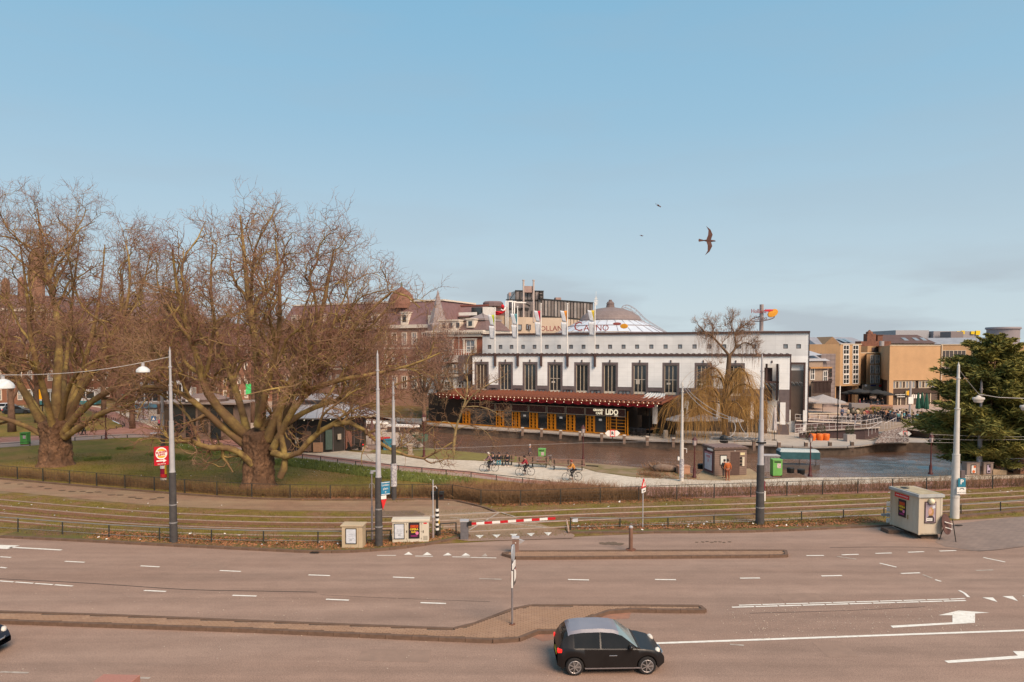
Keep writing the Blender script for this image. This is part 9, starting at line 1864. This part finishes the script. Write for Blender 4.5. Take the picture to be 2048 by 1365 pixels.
for k in range(24):a=2*math.pi*k/24;m.bar((Rr_*.81*math.cos(a),Rr_*.81*math.sin(a),0),(Rr_*.81*math.cos(a),Rr_*.81*math.sin(a),he),.08,.08)
m.build('mullion',gran,t,kind='stuff');m=MB()
for k in range(44):a=2*math.pi*k/44;m.lathe([(.01,-.05),(.05,0),(.01,.05)],5,((Rr_+.08)*math.cos(a),(Rr_+.08)*math.sin(a),he-.2))
m.build('string_lamp',bulb,t,kind='stuff')
for i,(u,v,w)in enumerate([(672,893,2.6),(655,893,1.0)]):t=thing('pavilion_planter',['long grey planter with green shrub right of the round pavilion','short grey planter beside the pavilion doors'][i],'planter',G(u,v));m=MB();m.box(-w/2,w/2,0,.6,0,.5);m.build('tub',gran,t)
shrub(G(668,892)+Vector((0,.3,.4)),.9,1.1,'dark green shrub growing in the long planter by the pavilion',cm=M('pine_leaf',(.05,.075,.03),.8),n=900);shrub(G(820,897),1.3,1.9,'dark bush on the bank right of the grey mast','bush','bush',M('dusky_leaf'),1200)
def scooter(u,v,bodym,label,cover=False):
 t=thing('motor_scooter',label,'scooter',G(u,v),R(8))
 for x in(-.6,.6):m=MB();m.lathe([(.16,-.06),(.22,-.05),(.22,.05),(.16,.06)],14);m.xf(Matrix.Translation((x,0,.22))@Matrix.Rotation(math.pi/2,4,'X'));m.build('wheel',tyre,t)
 if cover:m=MB();m.lathe([(.55,.25),(.62,.6),(.45,1.0),(.2,1.2),(.02,1.22)],10);m.xf(Matrix.Diagonal((1.3,.6,1,1)));m.build('cover',M('cover_white',(.7,.7,.72),.7,(.05,.07,.15),1.6),t);return
 m=MB();m.prism([(-.25,.3),(.15,.3),(.75,.45),(.85,.75),(.1,.78),(-.05,.45),(-.4,.42),(-.62,1.0),(-.7,1.0),(-.6,.4)],-.16,.16);m.xf(Matrix.Rotation(math.pi/2,4,'X'));m.build('body',bodym,t);m=MB();m.box(.05,.8,-.14,.14,.78,.86);m.build('seat',iron,t);m=MB();m.tube([(-.6,-.3,1.05),(-.66,0,1.0),(-.6,.3,1.05)],.02,5);m.build('handlebar',greyp,t);m=MB();m.box(.85,.95,-.1,.1,.6,.7);m.build('tail_light',M('tail_lamp'),t)
scooter(709,902,iron,'black motor scooter parked on the square left of the tall mast');scooter(690,899,None,'scooter under a white patterned cover beside the black scooter',True)
for i,(u,v,c)in enumerate([(762,900,(.03,.03,.03)),(776,901,(.05,.20,.28)),(769,897,(.6,.04,.03)),(745,900,(.28,.22,.2))]):t=thing('crate_stack',['black container with red lid beside the tall mast','blue and red cart between the two masts','red crate behind the black container','low stone ledge left of the tall mast'][i],'container',G(u,v));m=MB();m.box(-.5,.5,0,.6,0,1.1 if i<3 else.5);m.build('body',M('crate_%d'%i,c,.7),t);m=MB();m.box(-.54,.54,-.04,.64,1.1 if i<3 else.5,1.18 if i<3 else.55);m.build('lid',M('sign_red')if i==0 else M('crate_%d'%i),t)
parasol(0,0,3.0,1,M('parasol_mauve',(.16,.10,.11),.8),'closed mauve parasol by the canal left of the tall mast',True,loc=(G(744,893).x,G(744,893).y,0))
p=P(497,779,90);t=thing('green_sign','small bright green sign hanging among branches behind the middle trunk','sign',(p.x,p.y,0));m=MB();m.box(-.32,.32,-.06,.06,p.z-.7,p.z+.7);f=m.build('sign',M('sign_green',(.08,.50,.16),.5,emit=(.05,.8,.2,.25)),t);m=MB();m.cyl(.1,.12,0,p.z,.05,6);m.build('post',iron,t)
p=G(290,874);t=thing('round_table_top','white round disc lying on the low rail beside the lawn','disc',G(310,874)+Vector((0,0,.45)));m=MB();m.lathe([(.55,0),(.5,.06),(.02,.08)],16);m.build('disc',trw,t)
def bird(u,v,Y,sc,rx,label,light=False):
 t=thing('bird',label,'bird',P(u,v,Y));t.scale=(sc,)*3;t.rotation_euler=rx;bm_=M('bird_brown',(.10,.045,.035),.8)
 m=MB();m.tube([(-.20,0,0),(-.12,0,.005),(0,0,0),(.12,0,0),(.17,0,.01),(.21,0,.01),(.26,0,0)],[.008,.03,.055,.04,.03,.028,.004],8);m.build('body',bm_,t,smooth='all')
 m=MB();m.add([(-.16,-.02,0),(-.34,-.06,0),(-.36,0,.005),(-.34,.06,0),(-.16,.02,0)],[(0,1,2,3,4)]);o=m.build('tail',bm_,t)
 for sg in(-1,1):
  m=MB();m.add([(.08,sg*.03,.02),(.13,sg*.22,.05),(.05,sg*.42,.03),(-.10,sg*.56,.0),(-.02,sg*.40,.02),(-.03,sg*.2,.045),(-.08,sg*.03,.02)],[(0,1,5,6),(1,2,4,5),(2,3,4)]);w=m.build('wing',bm_,t)
  sm=w.modifiers.new('s','SOLIDIFY');sm.thickness=.012
bird(1417,482,28,1.1,(R(76),R(4),R(-6)),'brown bird in flight with spread wings high over the casino');bird(1317,412,60,1.0,(R(30),R(15),R(20)),'small distant bird in flight, upper one');bird(1283,472,75,.8,(R(20),R(0),R(10)),'tiny distant bird in flight, lower one')
def split_loose(o):
 me=o.data;n=len(me.vertices);par=list(range(n))
 def find(a):
  while par[a]!=a:par[a]=par[par[a]];a=par[a]
  return a
 for e_ in me.edges:a,b=find(e_.vertices[0]),find(e_.vertices[1]);par[a]=b
 gr={}
 for p in me.polygons:gr.setdefault(find(p.vertices[0]),[]).append(tuple(p.vertices))
 G_=[]
 for fs in gr.values():
  ids=sorted({i for f in fs for i in f});c=[me.vertices[i].co for i in ids];G_.append([[min(q[k]for q in c)-.03 for k in range(3)],[max(q[k]for q in c)+.03 for k in range(3)],fs])
 ch=True
 while ch:
  ch=False
  for i in range(len(G_)):
   for j in range(i+1,len(G_)):
    A,B=G_[i],G_[j]
    if all(A[0][k]<=B[1][k]and B[0][k]<=A[1][k]for k in range(3)):
     A[0]=[min(x,y)for x,y in zip(A[0],B[0])];A[1]=[max(x,y)for x,y in zip(A[1],B[1])];A[2]=A[2]+B[2];G_.pop(j);ch=True;break
   if ch:break
 if len(G_)<2 or len(G_)>40:return
 for lo,hi,fs in G_:
  ids=sorted({i for f in fs for i in f});mp={a:k for k,a in enumerate(ids)};m2=bpy.data.meshes.new(me.name);m2.from_pydata([tuple(me.vertices[i].co)for i in ids],[],[tuple(mp[i]for i in f)for f in fs])
  for q in me.materials:m2.materials.append(q)
  c=bpy.data.objects.new(o.name.split('.')[0],m2);col.objects.link(c);c.parent=o.parent;c.matrix_basis=o.matrix_basis.copy()
  for k_ in o.keys():c[k_]=o[k_]
 bpy.data.objects.remove(o)
NS={'white_pier','roof_gear','grey_base','blind','column','terrace_panel','corner_post','shop_mullion','fascia_lamp','globe_lamp','pier_base','post','white_column','awning_post','parapet_cap','dark_glyph','clamp','white_dormer','pole','stand','brickwork','white_block','vent','white_pipe','side_canvas','support_rail','coping','stripe','orange_grille','fence_post','louvre','portal_steel','glass_blades','arrow_board','white_field','door_seam','signal_head','portal_shade','wall','strand','loose_cable','rail','bracket','wheel','leg'}
for o in list(col.objects):
 if o.type=='MESH' and o.parent and not o.children and not o.modifiers and o.name.split('.')[0]in NS and o.data.users==1 and not o.get('kind')and len(o.data.polygons)<1500:split_loose(o)
